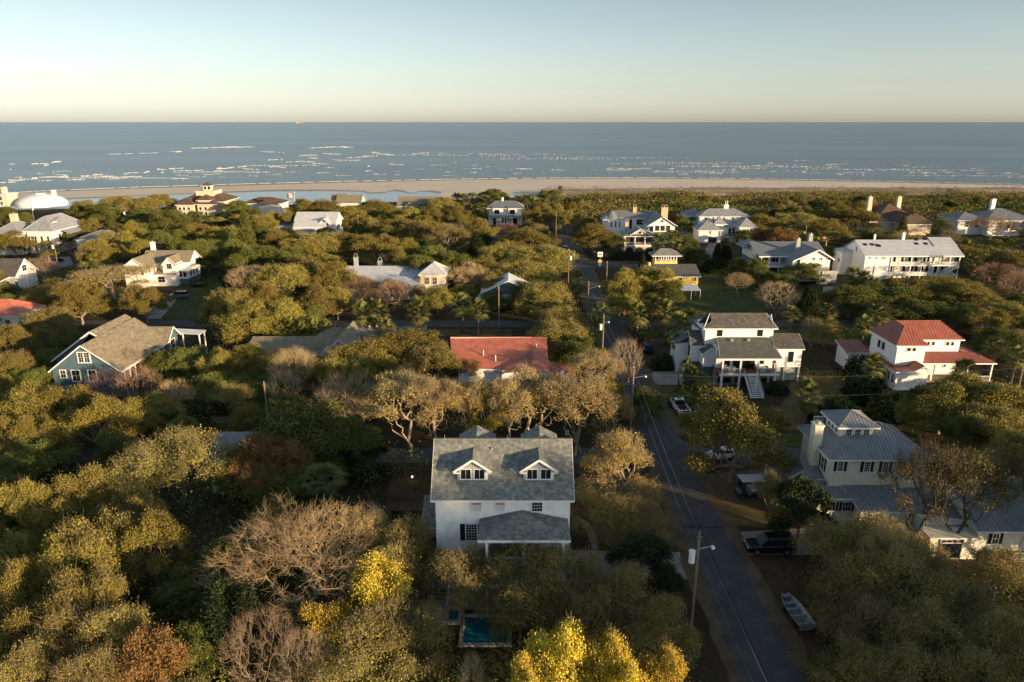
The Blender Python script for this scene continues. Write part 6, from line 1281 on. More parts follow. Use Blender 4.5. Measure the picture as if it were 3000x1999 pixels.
BLD = [(-9.5, 54, 7.5, 73), (30, 62, 64, 84), (26, 108, 48, 128), (62, 113, 88, 134), (-83, 110, -58, 137), (-53, 121, -22, 138), (-13, 109, 14, 133), (70, 195, 96, 224), (99, 202, 136, 222), (36, 188, 56, 210), (34, 248, 66, 294), (68, 268, 98, 300), (-13, 316, 8, 336), (-48, 174, -15, 200), (-112, 190, -90, 210)]
rf = random.Random(9); taken = [(t[1], t[2], t[3] * .5) for t in ALLT]
def okground(X, Y, r=1.5):
    if 17.5 - r < X < 27 + r and Y < 340: return False
    for a, b in ((87.3, 92), (154.6, 160), (223.4, 229.4)):
        if a - r < Y < b + r: return False
    return not any(a - r < X < c_ + r and b - r < Y < d + r for a, b, c_, d in BLD)
cnt = 0
Y = 40.0
while Y < 402:
    hw = Y * .80 + 12; X = -hw
    while X < hw:
        x = X + rf.uniform(-3, 3); y = Y + rf.uniform(-3, 3); X += 8.5 + Y * .014
        if not okground(x, y, 2.5) or (x < -20 and y > 345 + (x + 200) * .1): continue
        if any((x - a) ** 2 + (y - b) ** 2 < (r_ * .72 + 1.6) ** 2 for a, b, r_ in taken): continue
        h = rf.uniform(5, 7.5); sx, sy = Q(x, y, h * .7); sx /= 1.275; sy /= 1.275
        _, sy2 = Q(x, y, 0); m = 26 * 60 / max(60, y)
        if sx < -150 or sx > 2500: continue
        if any(a - m < sx < c_ + m and (b < sy < d or b < sy2 / 1.275 < d) for a, b, c_, d in KEEP): continue
        k = rf.choice('OOOGGND' if y > 120 else 'OOGDDNG'); plant(k, x, y, rf.uniform(7, 10.5), h); taken.append((x, y, 4)); cnt += 1
    Y += 8 + Y * .012
# tall unseen oaks added at right to shade the house wall and lower corner
for x, y, w_, h in ((62, 13, 9.5, 27), (67, 15, 12, 27.5), (62, 19, 11, 24.5), (71, 12, 11, 26), (72, 20, 12, 22), (64, 26, 11, 16), (66, 33, 11, 16), (63, 38, 8, 15), (76, 29, 12, 16), (66, 54, 10, 17), (66, 58, 10, 16), (63, 65, 8, 14.5), (60, 61, 6, 13), (69, 61, 10, 17), (79, 9, 9, 26), (69, 15, 10, 25), (72, 67, 10, 15), (76, 73, 10, 15), (79, 60, 10, 16)):
    plant('O', x, y, w_, h)
print('trees', len(ALLT), 'fill', cnt)
# labels: kind, size, place beside a named landmark, then order of nearness
LM = [('white dormer house', -1, 64), ('cream cupola house', 43, 74), ('white porch house', 38, 118), ('red hip roof house', 75, 122), ('slate blue house', -71, 121), ('low tan-roofed house', -38, 130), ('long coral red roof', 0, 119), ('grey board house', 83, 207), ('long balcony house', 119, 210), ('yellow house', 46, 198), ('arched-chimney mansion', 50, 268), ('many-hipped white mansion', 84, 280), ('blue-grey roofs far right', 175, 300), ('two-window lane house', -3, 326), ('arched-chimney metal roof', -33, 187), ('tan-roofed white house', -101, 200), ('pale mansion far left', -180, 262), ('dormer cottage far left', -150, 190), ('brown cupola beach house', -150, 385), ('low beach house', -120, 380), ('tan beach roof', -45, 380), ('swimming pool', -4, 42), ('black car on the drive', 24, 60), ('small boat', 24, 47), ('parked pickup', 27, 108), ('yard lamp crossing', 22, 160), ('brown twin-chimney roof', 150, 330), ('green ranch house', 120, 310), ('left photo edge', -60, 60), ('shaded far left yard', -45, 75), ('lower right corner', 40, 50), ('white picket fence', -55, 108)]
buck = {}
for k, X, Y, wm, h, o in ALLT:
    nm, lx, ly = min(LM, key=lambda l: (l[1] - X) ** 2 + (l[2] - Y) ** 2); dx, dy = X - lx, Y - ly; D = math.hypot(dx, dy)
    dr = ('right of' if dx > 0 else 'left of') if abs(dx) > abs(dy) else ('behind' if dy > 0 else 'in front of')
    sz = 'Small' if wm < 5 else ('Broad' if wm > 12 else 'Mid-sized')
    buck.setdefault((sz, k, dr, nm), []).append((D, o))
ORD = ['nearest', 'second nearest', 'third nearest', 'fourth nearest', 'fifth nearest', 'sixth nearest', 'seventh nearest', 'eighth nearest', 'ninth nearest', 'tenth nearest', 'eleventh nearest', 'twelfth nearest', 'thirteenth nearest', 'fourteenth nearest', 'fifteenth nearest', 'sixteenth nearest', 'seventeenth nearest', 'eighteenth nearest', 'nineteenth nearest', 'twentieth nearest', 'twenty-first nearest', 'twenty-second nearest', 'twenty-third nearest']
for (sz, k, dr, nm), L_ in buck.items():
    L_.sort(key=lambda t: t[0])
    for i, (D, o) in enumerate(L_):
        lab = f'{sz} {KN[k][1]} {dr} the {nm}' + (f', {ORD[min(i, 22)]}' if len(L_) > 1 else '')
        tag(o, lab[0].lower() + lab[1:], KN[k][2], {'P': 'palmettos among the houses', 'U': 'dark shrubs in the yards', 'V': 'dark shrubs in the yards', 'B': 'leafless trees', 'W': 'leafless trees', 'C': 'leafless trees', 'K': 'cedars'}.get(k, 'trees of the wooded neighbourhood'))
# undergrowth and the low scrub behind the dunes
def scatter(name, pts, per, size, spread, leaf, label, cat):
    c = np.repeat(pts, per, axis=0); c = c + R.normal(size=c.shape) * np.array(spread); c[:, 2] = np.abs(c[:, 2]); V, Fc = leaves(c, size, .35)
    o = link_mesh(name, np_mesh(name, V, Fc, M[leaf])); tag(o, label, cat, kind='stuff'); return o
pp = []
rs = random.Random(4); LAWN = [(27, 62, 36, 87), (8, 62, 18, 87), (27, 92, 36, 112), (40, 92, 80, 116), (30, 160, 60, 190), (-66, 160, -45, 190), (-12, 60, -6, 87)]
while len(pp) < 7000:
    y = 40 + 360 * rs.random() ** 1.4; x = (rs.random() * 2 - 1) * (y * .8 + 12)
    if okground(x, y, .6) and not any(a < x < c_ and b < y < d for a, b, c_, d in LAWN) and not (x < 20 and y > 345): pp.append((x, y, rs.uniform(.1, .5)))
scatter('undergrowth', np.array(pp), 12, .12, (.7, .7, .35), 'leaf_dark', 'dark low undergrowth between the trees and yards', 'undergrowth')
pu = []
while len(pu) < 3600:
    y = 42 + 350 * rs.random() ** 1.3; x = (rs.random() * 2 - 1) * (y * .8 + 12)
    if not okground(x, y, 1.5) or any(a < x < c_ and b < y < d for a, b, c_, d in LAWN) or (x < 20 and y > 345): continue
    h = rs.uniform(1.0, 3.2); sx, sy = Q(x, y, h); sx /= 1.275; sy /= 1.275
    if any(a < sx < c_ and b < sy < d for a, b, c_, d in KEEP): continue
    pu.append((x, y, h))
scatter('understory', np.array(pu), 64, .15, (1.0, 1.0, .75), 'leaf_green', 'shaded green understory brush filling the gaps under the oaks', 'brush')
from mathutils import noise as mn
tg = [[], [], []]
while sum(map(len, tg)) < 9500:
    y = rs.uniform(338, 462); x = rs.uniform(-20, 560)
    if x > y * .85 + 20 or (y > 400 + x * 1.0): continue
    a_ = mn.noise(Vector((x * .035, y * .03, 0))); b_ = mn.noise(Vector((x * .012 + 9, y * .02, 3)))
    if a_ < -.32: continue
    h = max(.4, 1.2 + 3.4 * (a_ + .3) * rs.uniform(.4, 1.2)) * (1 if y < 440 else .5)
    g_ = 0 if b_ + rs.gauss(0, .22) > .12 else (1 if rs.random() < .55 else 2)
    tg[g_].append((x, y, h))
scatter('thicket', np.array(tg[0]), 16, .42, (1.5, 1.5, .8), 'leaf_green', 'dense low maritime thicket between the last houses and the dunes', 'thicket')
scatter('dry_thicket', np.array(tg[1]), 14, .40, (1.6, 1.6, .7), 'scrub_leaf', 'brown dry scrub mixed through the green thicket', 'scrub')
scatter('olive_thicket', np.array(tg[2]), 16, .40, (1.4, 1.4, .8), 'leaf_olive', 'olive brush mixed through the thicket behind the dunes', 'thicket')
pb = [(rs.uniform(20, 620), rs.uniform(452, 505), rs.uniform(.6, 2.2)) for _ in range(1700)]
pb = [p for p in pb if mn.noise(Vector((p[0] * .03, p[1] * .06, 1))) > -.12]
scatter('dune_grass', np.array(pb), 9, .35, (1.2, 1.0, .35), 'leaf_autumn', 'tawny grass tufts over the dune ridge', 'grass')
# ------------------------------------------------------------------ vehicles, poles, signs, fences and other small things
mat('car_black', (.010, .011, .013), .18, .05, spec=.6); mat('car_white', (.72, .73, .74), .22, .04, spec=.6); mat('car_dark', (.018, .022, .028), .2, .05, spec=.6); mat('car_blue', (.02, .035, .09), .2, .05, spec=.6); mat('car_grey', (.12, .13, .14), .25, .05, spec=.6)
mat('lamp_red', (.35, .02, .02), .3, .05); mat('lamp_clear', (.65, .66, .66), .15, .05, spec=.6); mat('rim', (.35, .36, .37), .3, .05, metal=.8); mat('sign_yellow', (.75, .50, .03), .5, .05); mat('sign_blue', (.04, .12, .38), .5, .05); mat('sign_red', (.5, .03, .03), .5, .05); mat('cloth_dark', (.03, .03, .04), .9, .1); mat('skin', (.45, .27, .19), .6, .05); mat('hair', (.05, .03, .02), .8, .1); mat('jeans', (.05, .07, .13), .9, .1); mat('flag_red', (.45, .04, .05), .8, .05); mat('flag_white', (.75, .74, .72), .8, .05); mat('flag_blue', (.03, .05, .2), .8, .05); mat('bed_liner', (.025, .025, .027), .8, .1); mat('aluminium', (.27, .29, .30), .4, .15, 3, metal=.3); mat('wire', (.10, .095, .09), .6, .05); mat('paver', (.50, .46, .40), .9, .15, 2, island=.1)
def loft(name, rings, m, parent, smooth=False):
    V = [p for r in rings for p in r]; k = len(rings[0]); Fc = []
    for i in range(len(rings) - 1):
        for j in range(k): Fc.append((i * k + j, i * k + (j + 1) % k, (i + 1) * k + (j + 1) % k, (i + 1) * k + j))
    Fc.append(tuple(range(k))[::-1]); Fc.append(tuple(range((len(rings) - 1) * k, len(rings) * k)))
    mb = MB(); mb.v = V; mb.f = Fc; return mb.build(name, M[m], parent, smooth=smooth)
def ring(x, hw, z0, z1, r=.12):
    return [(x, -hw + r * .4, z0), (x, hw - r * .4, z0), (x, hw, z0 + r), (x, hw, z1 - r), (x, hw - r, z1), (x, -hw + r, z1), (x, -hw, z1 - r), (x, -hw, z0 + r)]
def wheel(root, x, y, r=.38, w_=.26):
    mb = MB(); mb.tube((x, y - w_ / 2, r), (x, y + w_ / 2, r), r, n=16); wh = mb.build('wheel', M['rubber'], root, smooth=False)
    s = 1 if y > 0 else -1; MB().tube((x, y + s * w_ * .45, r), (x, y + s * (w_ * .5 + .02), r), r * .62, n=10).build('rim', M['rim'], wh)
def vehicle(kind, name, label, x, y, yaw, paint='car_black', L=4.9, cat='car', sc_=1.0):
    root = tag(empty(name, (x, y, 0.02), yaw, (sc_,) * 3), label, cat); W = .97; h = L / 2
    if kind == 'suv':
        loft('body', [ring(-h, W * .86, .45, 1.0), ring(-h + .15, W * .97, .34, 1.12), ring(-h * .5, W, .30, 1.14), ring(h * .28, W, .30, 1.12), ring(h * .62, W * .98, .30, 1.08), ring(h - .22, W * .93, .32, 1.0), ring(h, W * .80, .42, .84)], paint, root)
        loft('cabin_glass', [ring(-h + .12, W * .84, 1.08, 1.40, .08), ring(-h + .30, W * .84, 1.08, 1.84, .12), ring(-h * .1, W * .84, 1.08, 1.92, .12), ring(h * .20, W * .82, 1.06, 1.86, .12), ring(h * .50, W * .86, 1.04, 1.14, .04)], 'glass', root)
        loft('roof', [ring(-h + .24, W * .80, 1.78, 1.90, .04), ring(-h * .2, W * .82, 1.86, 1.98, .04), ring(h * .18, W * .80, 1.80, 1.92, .04)], paint, root)
        for X in (-h + .5, -h * .38, 0.05): 
            for s in (-1, 1): MB().beam((X - .05, s * W * .83, 1.1), (X, s * W * .82, 1.88), .09, .06).build('pillar', M[paint], root)
        for s in (-1, 1): MB().beam((-h + .5, s * .6, 1.99), (h * .1, s * .6, 1.97), .04, .05).build('roof_rail', M['rim'], root)
    elif kind == 'sedan':
        loft('body', [ring(-h, W * .82, .42, .86), ring(-h + .3, W * .94, .30, .96), ring(0, W * .96, .28, .96), ring(h * .6, W * .93, .28, .90), ring(h, W * .78, .36, .66)], paint, root)
        loft('cabin_glass', [ring(-h * .72, W * .78, .9, .98, .03), ring(-h * .38, W * .72, .9, 1.40, .1), ring(h * .08, W * .72, .9, 1.42, .1), ring(h * .42, W * .8, .88, .94, .03)], 'glass', root)
        loft('roof', [ring(-h * .38, W * .66, 1.36, 1.43, .03), ring(h * .06, W * .66, 1.38, 1.46, .03)], paint, root)
    else:       # pickup
        loft('body', [ring(-h, W * .96, .55, .78), ring(-h + .1, W, .42, .82), ring(h * .1, W, .42, .82), ring(h * .1 + .05, W, .40, 1.16), ring(h * .6, W, .38, 1.16), ring(h - .15, W * .95, .40, 1.10), ring(h, W * .86, .5, .95)], paint, root)
        for s in (-1, 1): MB().box(-h + .02, h * .1, min(s * W, s * (W - .09)), max(s * W, s * (W - .09)), .8, 1.24).build('bed_side', M[paint], root)
        MB().box(-h, -h + .09, -W + .09, W - .09, .8, 1.22).build('tailgate', M[paint], root); MB().box(-h - .02, -h, -W * .6, W * .6, .9, 1.14).build('tailgate_trim', M['black_paint'], root)
        MB().box(-h + .09, -.22, -W + .09, W - .09, .82, .86).build('bed', M['bed_liner'], root)
        loft('cabin_glass', [ring(-h * .08, W * .84, 1.1, 1.62, .1), ring(0, W * .82, 1.1, 1.80, .1), ring(h * .30, W * .82, 1.1, 1.84, .1), ring(h * .60, W * .88, 1.1, 1.18, .03)], 'glass', root)
        loft('roof', [ring(-.02, W * .76, 1.76, 1.86, .04), ring(h * .28, W * .78, 1.80, 1.90, .04)], paint, root); MB().box(.2, h * .22, -.4, .4, 1.895, 1.91).build('sunroof', M['glass'], root)
        for X in (0, h * .2): 
            for s in (-1, 1): MB().beam((X, s * W * .87, 1.1), (X, s * W * .8, 1.8), .1, .05).build('pillar', M[paint], root)
        MB().box(-h - .14, -h, -W * .95, W * .95, .42, .62).build('bumper', M['rim'], root)
    for X in (-h * .60, h * .62):
        for s in (-1, 1): wheel(root, X, s * (W - .10), .40 if kind != 'sedan' else .33)
    for s in (-1, 1):
        MB().box(h - .16, h - .02 if kind != 'sedan' else h - .08, s * W * .62 - .16, s * W * .62 + .16, .72 if kind != 'sedan' else .56, .9 if kind != 'sedan' else .66).build('headlight', M['lamp_clear'], root)
        MB().box(-h - .02, -h + .06, s * W * .8 - .09, s * W * .8 + .09, .78, 1.08 if kind != 'sedan' else .9).build('tail_light', M['lamp_red'], root)
        MB().box(h * .3, h * .36, s * (W + .1) - .1, s * (W + .1) + .1, 1.1, 1.25).build('mirror', M[paint], root)
    return root
px = P(2252, 1614); vehicle('suv', 'parked_suv', 'large black SUV parked nose-out on the concrete drive beside the road', px[0], px[1], math.pi, 'car_black', 5.3)
px = P(1996, 1222); vehicle('pickup', 'pickup_truck', 'white pickup truck with open bed parked on the verge beside the road', px[0] + .3, px[1] + 2.8, math.radians(94), 'car_white', 5.9, 'truck')
px = P(1893, 1040); vehicle('suv', 'parked_suv', 'nearer of two dark SUVs parked nose to tail above the drive', px[0] + .6, px[1] + 2.4, math.radians(90), 'car_dark', 4.9)
px = P(1872, 1005); vehicle('suv', 'parked_suv', 'farther of two dark SUVs parked nose to tail above the drive', px[0] + .6, px[1] + 2, math.radians(90), 'car_black', 4.7)
px = P(2112, 1342); vehicle('sedan', 'parked_car', 'white car on the cross street half hidden under the big oak', px[0], px[1], math.radians(190), 'car_white', 4.6)
px = P(524, 874); vehicle('suv', 'parked_suv', 'dark grey wagon with roof rails on the drive of the tan-roofed house', px[0], px[1], math.radians(185), 'car_grey', 4.9)
px = P(168, 768); vehicle('sedan', 'parked_car', 'black car parked beside a utility pole and palms at far left', px[0], px[1], math.radians(80), 'car_black', 4.5)
px = P(1655, 735); vehicle('suv', 'parked_suv', 'dark blue vehicle parked where the lane narrows under the trees', px[0], px[1], math.radians(90), 'car_blue', 4.7)
px = P(2560, 1395); 
# golf cart
px = P(2192, 1455); g = tag(empty('golf_cart', (px[0], px[1], .02), math.radians(184), (1.35,) * 3), 'dark golf cart with flat pale roof parked on the corner lawn', 'golf cart')
loft('body', [ring(-1.2, .55, .35, .75), ring(-.4, .6, .3, .8), ring(.2, .6, .3, .42), ring(.8, .58, .3, .8), ring(1.2, .45, .35, .62)], 'car_dark', g)
MB().box(-1.35, 1.0, -.68, .68, 1.88, 1.95).build('roof', M['cloth_white'], g); MB().box(-.5, 0, -.55, .55, .8, .92).build('seat', M['cloth_white'], g); MB().box(-.62, -.5, -.55, .55, .9, 1.35).build('backrest', M['cloth_white'], g); MB().box(-1.2, -.75, -.55, .55, .8, .9).build('rear_seat', M['cloth_white'], g)
for X in (-1.2, .78):
    for s in (-1, 1): MB().tube((X, s * .56, .7), (X - .05, s * .6, 1.9), .03, n=6).build('roof_post', M['black_paint'], g)
for X in (-.85, .85):
    for s in (-1, 1): wheel(g, X, s * .52, .24, .18)
MB().box(.8, .83, -.5, .5, .85, 1.7).build('windshield', M['glass'], g)
# skiff
a = P(2296, 1766); b = P(2362, 1856); yaw = math.atan2(a[1] - b[1], a[0] - b[0]); L_ = math.hypot(a[0] - b[0], a[1] - b[1]) / 2 + .05
s_ = tag(empty('skiff', ((a[0] + b[0]) / 2, (a[1] + b[1]) / 2, .35), yaw), 'small open aluminium boat with bench seats lying beside the road', 'boat')
def hull_ring(x, hw, zk, zt, t): return [(x, -hw * .55, zk), (x, hw * .55, zk), (x, hw, zt), (x, hw - t, zt), (x, hw * .5 - t * .3, zk + .07), (x, -hw * .5 + t * .3, zk + .07), (x, -hw + t, zt), (x, -hw, zt)]
loft('hull', [hull_ring(-L_, .85, 0, .62, .07), hull_ring(-L_ * .3, .92, -.03, .64, .07), hull_ring(L_ * .35, .84, 0, .68, .07), hull_ring(L_ * .75, .62, .1, .74, .07), hull_ring(L_, .34, .3, .82, .07)], 'aluminium', s_)
for X, hw in ((-L_ * .78, .76), (-L_ * .30, .82), (L_ * .12, .80), (L_ * .5, .68)): MB().box(X - .16, X + .16, -hw, hw, .40, .46).build('bench', M['aluminium'], s_)
MB().box(L_ * .78, L_ * .96, -.4, .4, .66, .70).build('bow_deck', M['aluminium'], s_); MB().box(-L_, -L_ + .06, -.7, .7, .06, .6).build('transom', M['aluminium'], s_)
for X in (-1.2, 1.0): MB().box(X - .1, X + .1, -.7, .7, -.35, 0).build('trestle', M['dark_wood'], s_)
# utility poles
POLES = {}
def pole(key, tx, ty, h, label, lamp=0, can=0, can_side=-1, m='pole_wood', arms=1, r=.16):
    X, Y = P(tx, ty, h); root = tag(empty('utility_pole' if arms or can else 'street_light', (X, Y, 0)), label, 'utility pole' if arms or can else 'street light', 'wooden poles along the streets' if arms or can else None)
    MB().tube((0, 0, -.3), (0, 0, h), r, r * .72, n=8).build('pole', M[m], root)
    if arms: MB().beam((-.25, -.02, h - .35), (.25, -.02, h - .35), .1, .1).build('crossarm', M[m], root); MB().tube((0, 0, h), (0, 0, h + .25), .06, .04, n=6).build('insulator', M['grey_metal'], root)
    if can: 
        c_ = MB().tube((can_side * .52, -.05, h - 2.9), (can_side * .52, -.05, h - 1.8), .28, n=12); c_.tube((can_side * .52, -.05, h - 1.8), (can_side * .52, -.05, h - 1.74), .32, n=12); c_.build('transformer', M['white_trim'] if can == 1 else M['grey_metal'], root)
    if lamp: MB().tube((0, 0, h - 1.6 if can or arms else h - 1.9), (lamp, -.1, h - 1.2), .04, n=6).build('lamp_arm', M['grey_metal'], root); MB().tube((lamp, -.1, h - 1.2), (lamp + .12 * (1 if lamp > 0 else -1), -.1, h - 1.45), .12, .2, n=8).build('lamp_head', M['lamp_clear'], root)
    POLES[key] = (X, Y, h); return root
pole('A', 2050, 1563, 10.6, 'tall wooden pole with big white transformer, nearest along the road', 1.15, 1)
pole('B', 1857, 1078, 10.6, 'sunlit wooden pole with street lamp opposite the white pickup', 1.7, 0)
pole('C', 1769, 924, 9.8, 'wooden pole with pale transformer behind the twin dark SUVs', .9, 1)
pole('D', 1725, 823, 9.8, 'slim sunlit pole with long-armed street lamp beside the bending road', 2.4, 0, arms=0)
pole('E', 1667, 733, 9.8, 'wooden pole with transformer and lamp at the lane corner', 1.3, 1, 1)
pole('F', 1630, 620, 9.8, 'plain wooden pole among palms where the lane runs to the beach')
pole('G', 773, 1122, 9.2, 'lone wooden pole by the white picket fence')
pole('H', 575, 712, 9.5, 'thin pole standing behind the trampoline lawn')
pole('I', 155, 702, 9.5, 'wooden pole with transformer beside the black car at far left', 0, 1)
pole('J', 365, 609, 9.5, 'wooden pole with transformer rising from the green oaks at left', .8, 1)
pole('K', 90, 597, 10, 'pole with transformer just before the white dome', 0, 1, 1)
pole('L', 588, 628, 7.5, 'short sunlit pole before the cupola beach house'); pole('M', 808, 616, 9, 'reddish wooden pole left of the pale metal roofed gable house', m='brown_wood')
pole('N', 1048, 632, 9, 'thin grey pole right of the pale metal roofed gable house'); pole('O', 2363, 665, 9.5, 'wooden pole with transformer above the grey board house roof', 0, 1)
pole('Pq', 2962, 655, 9.8, 'tall sunlit pole with grey transformer near the right edge', 0, 1); pole('Q', 2997, 1078, 9.5, 'sunlit pole at the right edge beyond the red hip roof')
pole('S', 1461, 842, 9.5, 'grey pole left of the shaded hidden porch house'); pole('T', 1779, 768, 6.5, 'leaning short pole beside the yellow house hedge')
X, Y, h = POLES['A']; tag(empty('x', (0, 0, 0)), None); bpy.data.objects.remove(bpy.data.objects['x'])
def wire(p, q, label, sag=.6, r=.017):
    p, q = Vector(p), Vector(q); mb = MB(); prev = p; n = 12
    for i in range(1, n + 1):
        t = i / n; c_ = p.lerp(q, t) - Vector((0, 0, sag * 4 * t * (1 - t))); mb.tube(prev, c_, r, n=3); prev = c_
    o = mb.build('overhead_wire', M['wire']); tag(o, label, 'wire', 'overhead wires')
A_, B_2, C_, D_2, E_, Fp = (Vector(POLES[k]) for k in 'ABCDEF'); S0 = Vector((A_.x + .6, -30, 10.6)); dn = Vector((.25, 0, -2.6))
wire(S0, A_, 'upper wire crossing the dark road at the bottom of the view'); wire(S0 + dn, A_ + dn, 'lower wire crossing the dark road at the bottom of the view'); wire(A_, B_2, 'upper wire between the two nearest roadside poles'); wire(A_ + dn, B_2 + dn, 'lower wire between the two nearest roadside poles')
wire(B_2, C_, 'upper wire from the lamp pole towards the transformer pole behind the SUVs'); wire(B_2 + dn, C_ + dn, 'lower wire from the lamp pole towards the transformer pole behind the SUVs'); wire(C_, D_2, 'wire from the transformer pole to the long-armed lamp pole'); wire(D_2, E_, 'wire over the bending road to the lane corner pole'); wire(E_, Fp, 'wire running up the lane towards the beach pole')
Qp = Vector(POLES['Q']); wire(B_2 - Vector((0, 0, 1.0)), Qp, 'upper pale wire running right in front of the white porch house', .9, .022); wire(B_2 - Vector((0, 0, 4.0)), Qp - Vector((0, 0, 2.6)), 'lower pale wire running right in front of the white porch house', 1.2, .022)
Op, Pp = Vector(POLES['O']), Vector(POLES['Pq']); wire(Op, Pp, 'upper wire strung above the long balcony house'); wire(Op - Vector((0, 0, 2)), Pp - Vector((0, 0, 2)), 'lower wire strung above the long balcony house'); wire(Vector(POLES['I']), Vector(POLES['I']) + Vector((22, 8, -2.5)), 'thin wire from the far left transformer pole')
# signs, hydrant
def sign(px_, py_, h, name, label, build):
    X, Y = P(px_, py_, 0); r = tag(empty(name, (X, Y, 0)), label, 'sign'); MB().tube((0, 0, -.1), (0, 0, h), .04, n=6).build('sign_post', M['grey_metal'], r); build(r, h); return r
def b_yellow(r, h): MB().hull([(0, -.06, h - 1.0), (.45, -.06, h - .55), (0, -.06, h - .1), (-.45, -.06, h - .55)], [(0, -.04, h - 1.0), (.45, -.04, h - .55), (0, -.04, h - .1), (-.45, -.04, h - .55)]).build('sign_plate', M['sign_yellow'], r)
sign(1743, 756, 2.6, 'warning_sign', 'yellow diamond road sign at the lane corner before the hedge', b_yellow)
def b_ban(r, h):
    MB().box(-.8, .8, -.06, 0, h - 1.6, h).build('sign_plate', M['white_trim'], r); MB().box(-.5, .5, -.075, -.062, h - 1.0, h - .6).build('printed_band', M['sign_blue'], r)
    MB().box(-.6, .6, -.06, 0, h - 3.4, h - 2.6).build('sign_plate', M['sign_yellow'], r); MB().box(-.6, .6, -.06, 0, h - 4.3, h - 3.45).build('sign_plate', M['sign_blue'], r)
sign(1757, 785, 5.2, 'banner_sign', 'tall post with white, yellow and blue panels at the street corner', b_ban)
def b_stop(r, h):
    o_ = [(.38 * math.cos(math.pi / 8 + i * math.pi / 4), .38 * math.sin(math.pi / 8 + i * math.pi / 4)) for i in range(8)]; MB().hull([(x, -.06, h - .4 + z) for x, z in o_], [(x, -.03, h - .4 + z) for x, z in o_]).build('sign_plate', M['sign_red'], r)
sign(1858, 955, 2.5, 'stop_sign', 'red stop sign at the second cross street by a rounded bush', b_stop)
def b_street(r, h): MB().box(-.5, .5, -.02, .02, h - .2, h).build('sign_plate', M['car_grey'], r)
sign(2243, 1366, 3.2, 'street_name_sign', 'thin street sign post beside the cross street near the cream house', b_street)
def b_small(r, h): MB().box(-.25, .25, -.05, -.02, h - .7, h).build('sign_plate', M['white_trim'], r)
sign(1660, 1325, 3.4, 'road_sign', 'small white-faced sign behind the white house roof corner', b_small)
X, Y = P(2173, 1372); hy = tag(empty('fire_hydrant', (X, Y, 0)), 'small red fire hydrant by the trunk of the corner oak', 'hydrant'); MB().tube((0, 0, 0), (0, 0, .62), .15, n=10).tube((0, 0, .62), (0, 0, .8), .17, .05, n=10).build('barrel', M['sign_red'], hy); MB().tube((-.26, 0, .45), (.26, 0, .45), .07, n=8).build('outlet', M['sign_red'], hy)
# fences
def fence(p, q, label, h=1.0, m='white_trim', step=.17, wd=.09, name='picket_fence', piece='picket', rails=True, postgap=2.4):
    p = Vector((*p, 0)); q = Vector((*q, 0)); d = (q - p); Ln = d.length; yaw = math.atan2(d.y, d.x); r = tag(empty(name, p, yaw), label, 'fence'); n = int(Ln / step)
    pr = None
    for i in range(min(n, 300)):
        if pr is None: mb = MB(); mb.hull([(-wd / 2, -.012, .06), (wd / 2, -.012, .06), (wd / 2, -.012, h - .06), (0, -.012, h), (-wd / 2, -.012, h - .06)], [(-wd / 2, .012, .06), (wd / 2, .012, .06), (wd / 2, .012, h - .06), (0, .012, h), (-wd / 2, .012, h - .06)]); o = mb.build(piece, M[m], r); pr = o
        else: o = pr.copy(); coll.objects.link(o); o.parent = r
        o.location = (i * step + step / 2, 0, 0)
    for z in (.25, h - .25): MB().box(0, Ln, .013, .06, z, z + .08).build('rail', M[m], r)
    k = int(Ln / postgap) + 1
    for i in range(k + 1): X_ = Ln * i / k; MB().box(X_ - .06, X_ + .06, .061, .18, 0, h + .05).build('fence_post', M[m], r)
    return r
fence(P(622, 1240), P(750, 1240), 'white picket fence in the shade by the lone pole', 1.1, 'shaded_white')
fence(P(1062, 972), P(1086, 972), 'short white picket fence left of the white arbour', 1.0, step=.22); fence(P(1102, 972), P(1250, 966), 'white picket fence right of the white arbour', 1.0, step=.22)
fence(P(1352, 978), P(1560, 976), 'long thin black fence behind the coral red roof', 1.2, 'black_paint', .3, .03, 'iron_fence', 'bar'); fence(P(1150, 1536), P(1280, 1536), 'dark board fence beside the white dormer house', 1.8, 'dark_wood', .2, .18, 'board_fence', 'board')
fence(P(2412, 858), P(2560, 850), 'white board fence right of the grey board house', 1.7, 'white_trim', .25, .235, 'board_fence', 'board'); fence(P(2350, 1100), P(2455, 1100), 'black iron fence and gate right of the porch house', 1.5, 'black_paint', .35, .04, 'iron_fence', 'bar')
fence(P(1985, 1130), P(1990, 1165), 'short black gate by the drive palms', 1.4, 'black_paint', .3, .04, 'iron_gate', 'bar'); fence(P(2870, 1080), P(3010, 1120), 'thin dark fence beyond the red hip roof house', 1.3, 'black_paint', .4, .04, 'wire_fence', 'bar')
X, Y = P(1093, 974); ar = tag(empty('garden_arbour', (X, Y, 0)), 'white garden arbour over a gate between picket fences', 'arbour')
for s in (-.8, .8):
    for t in (0, .8): MB().box(s - .08, s + .08, t, t + .12, 0, 2.6).build('post', M['white_trim'], ar)
for i in range(6): MB().box(-1.1, 1.1, -.2 + i * .22, -.12 + i * .22, 2.6, 2.7).build('slat', M['white_trim'], ar)
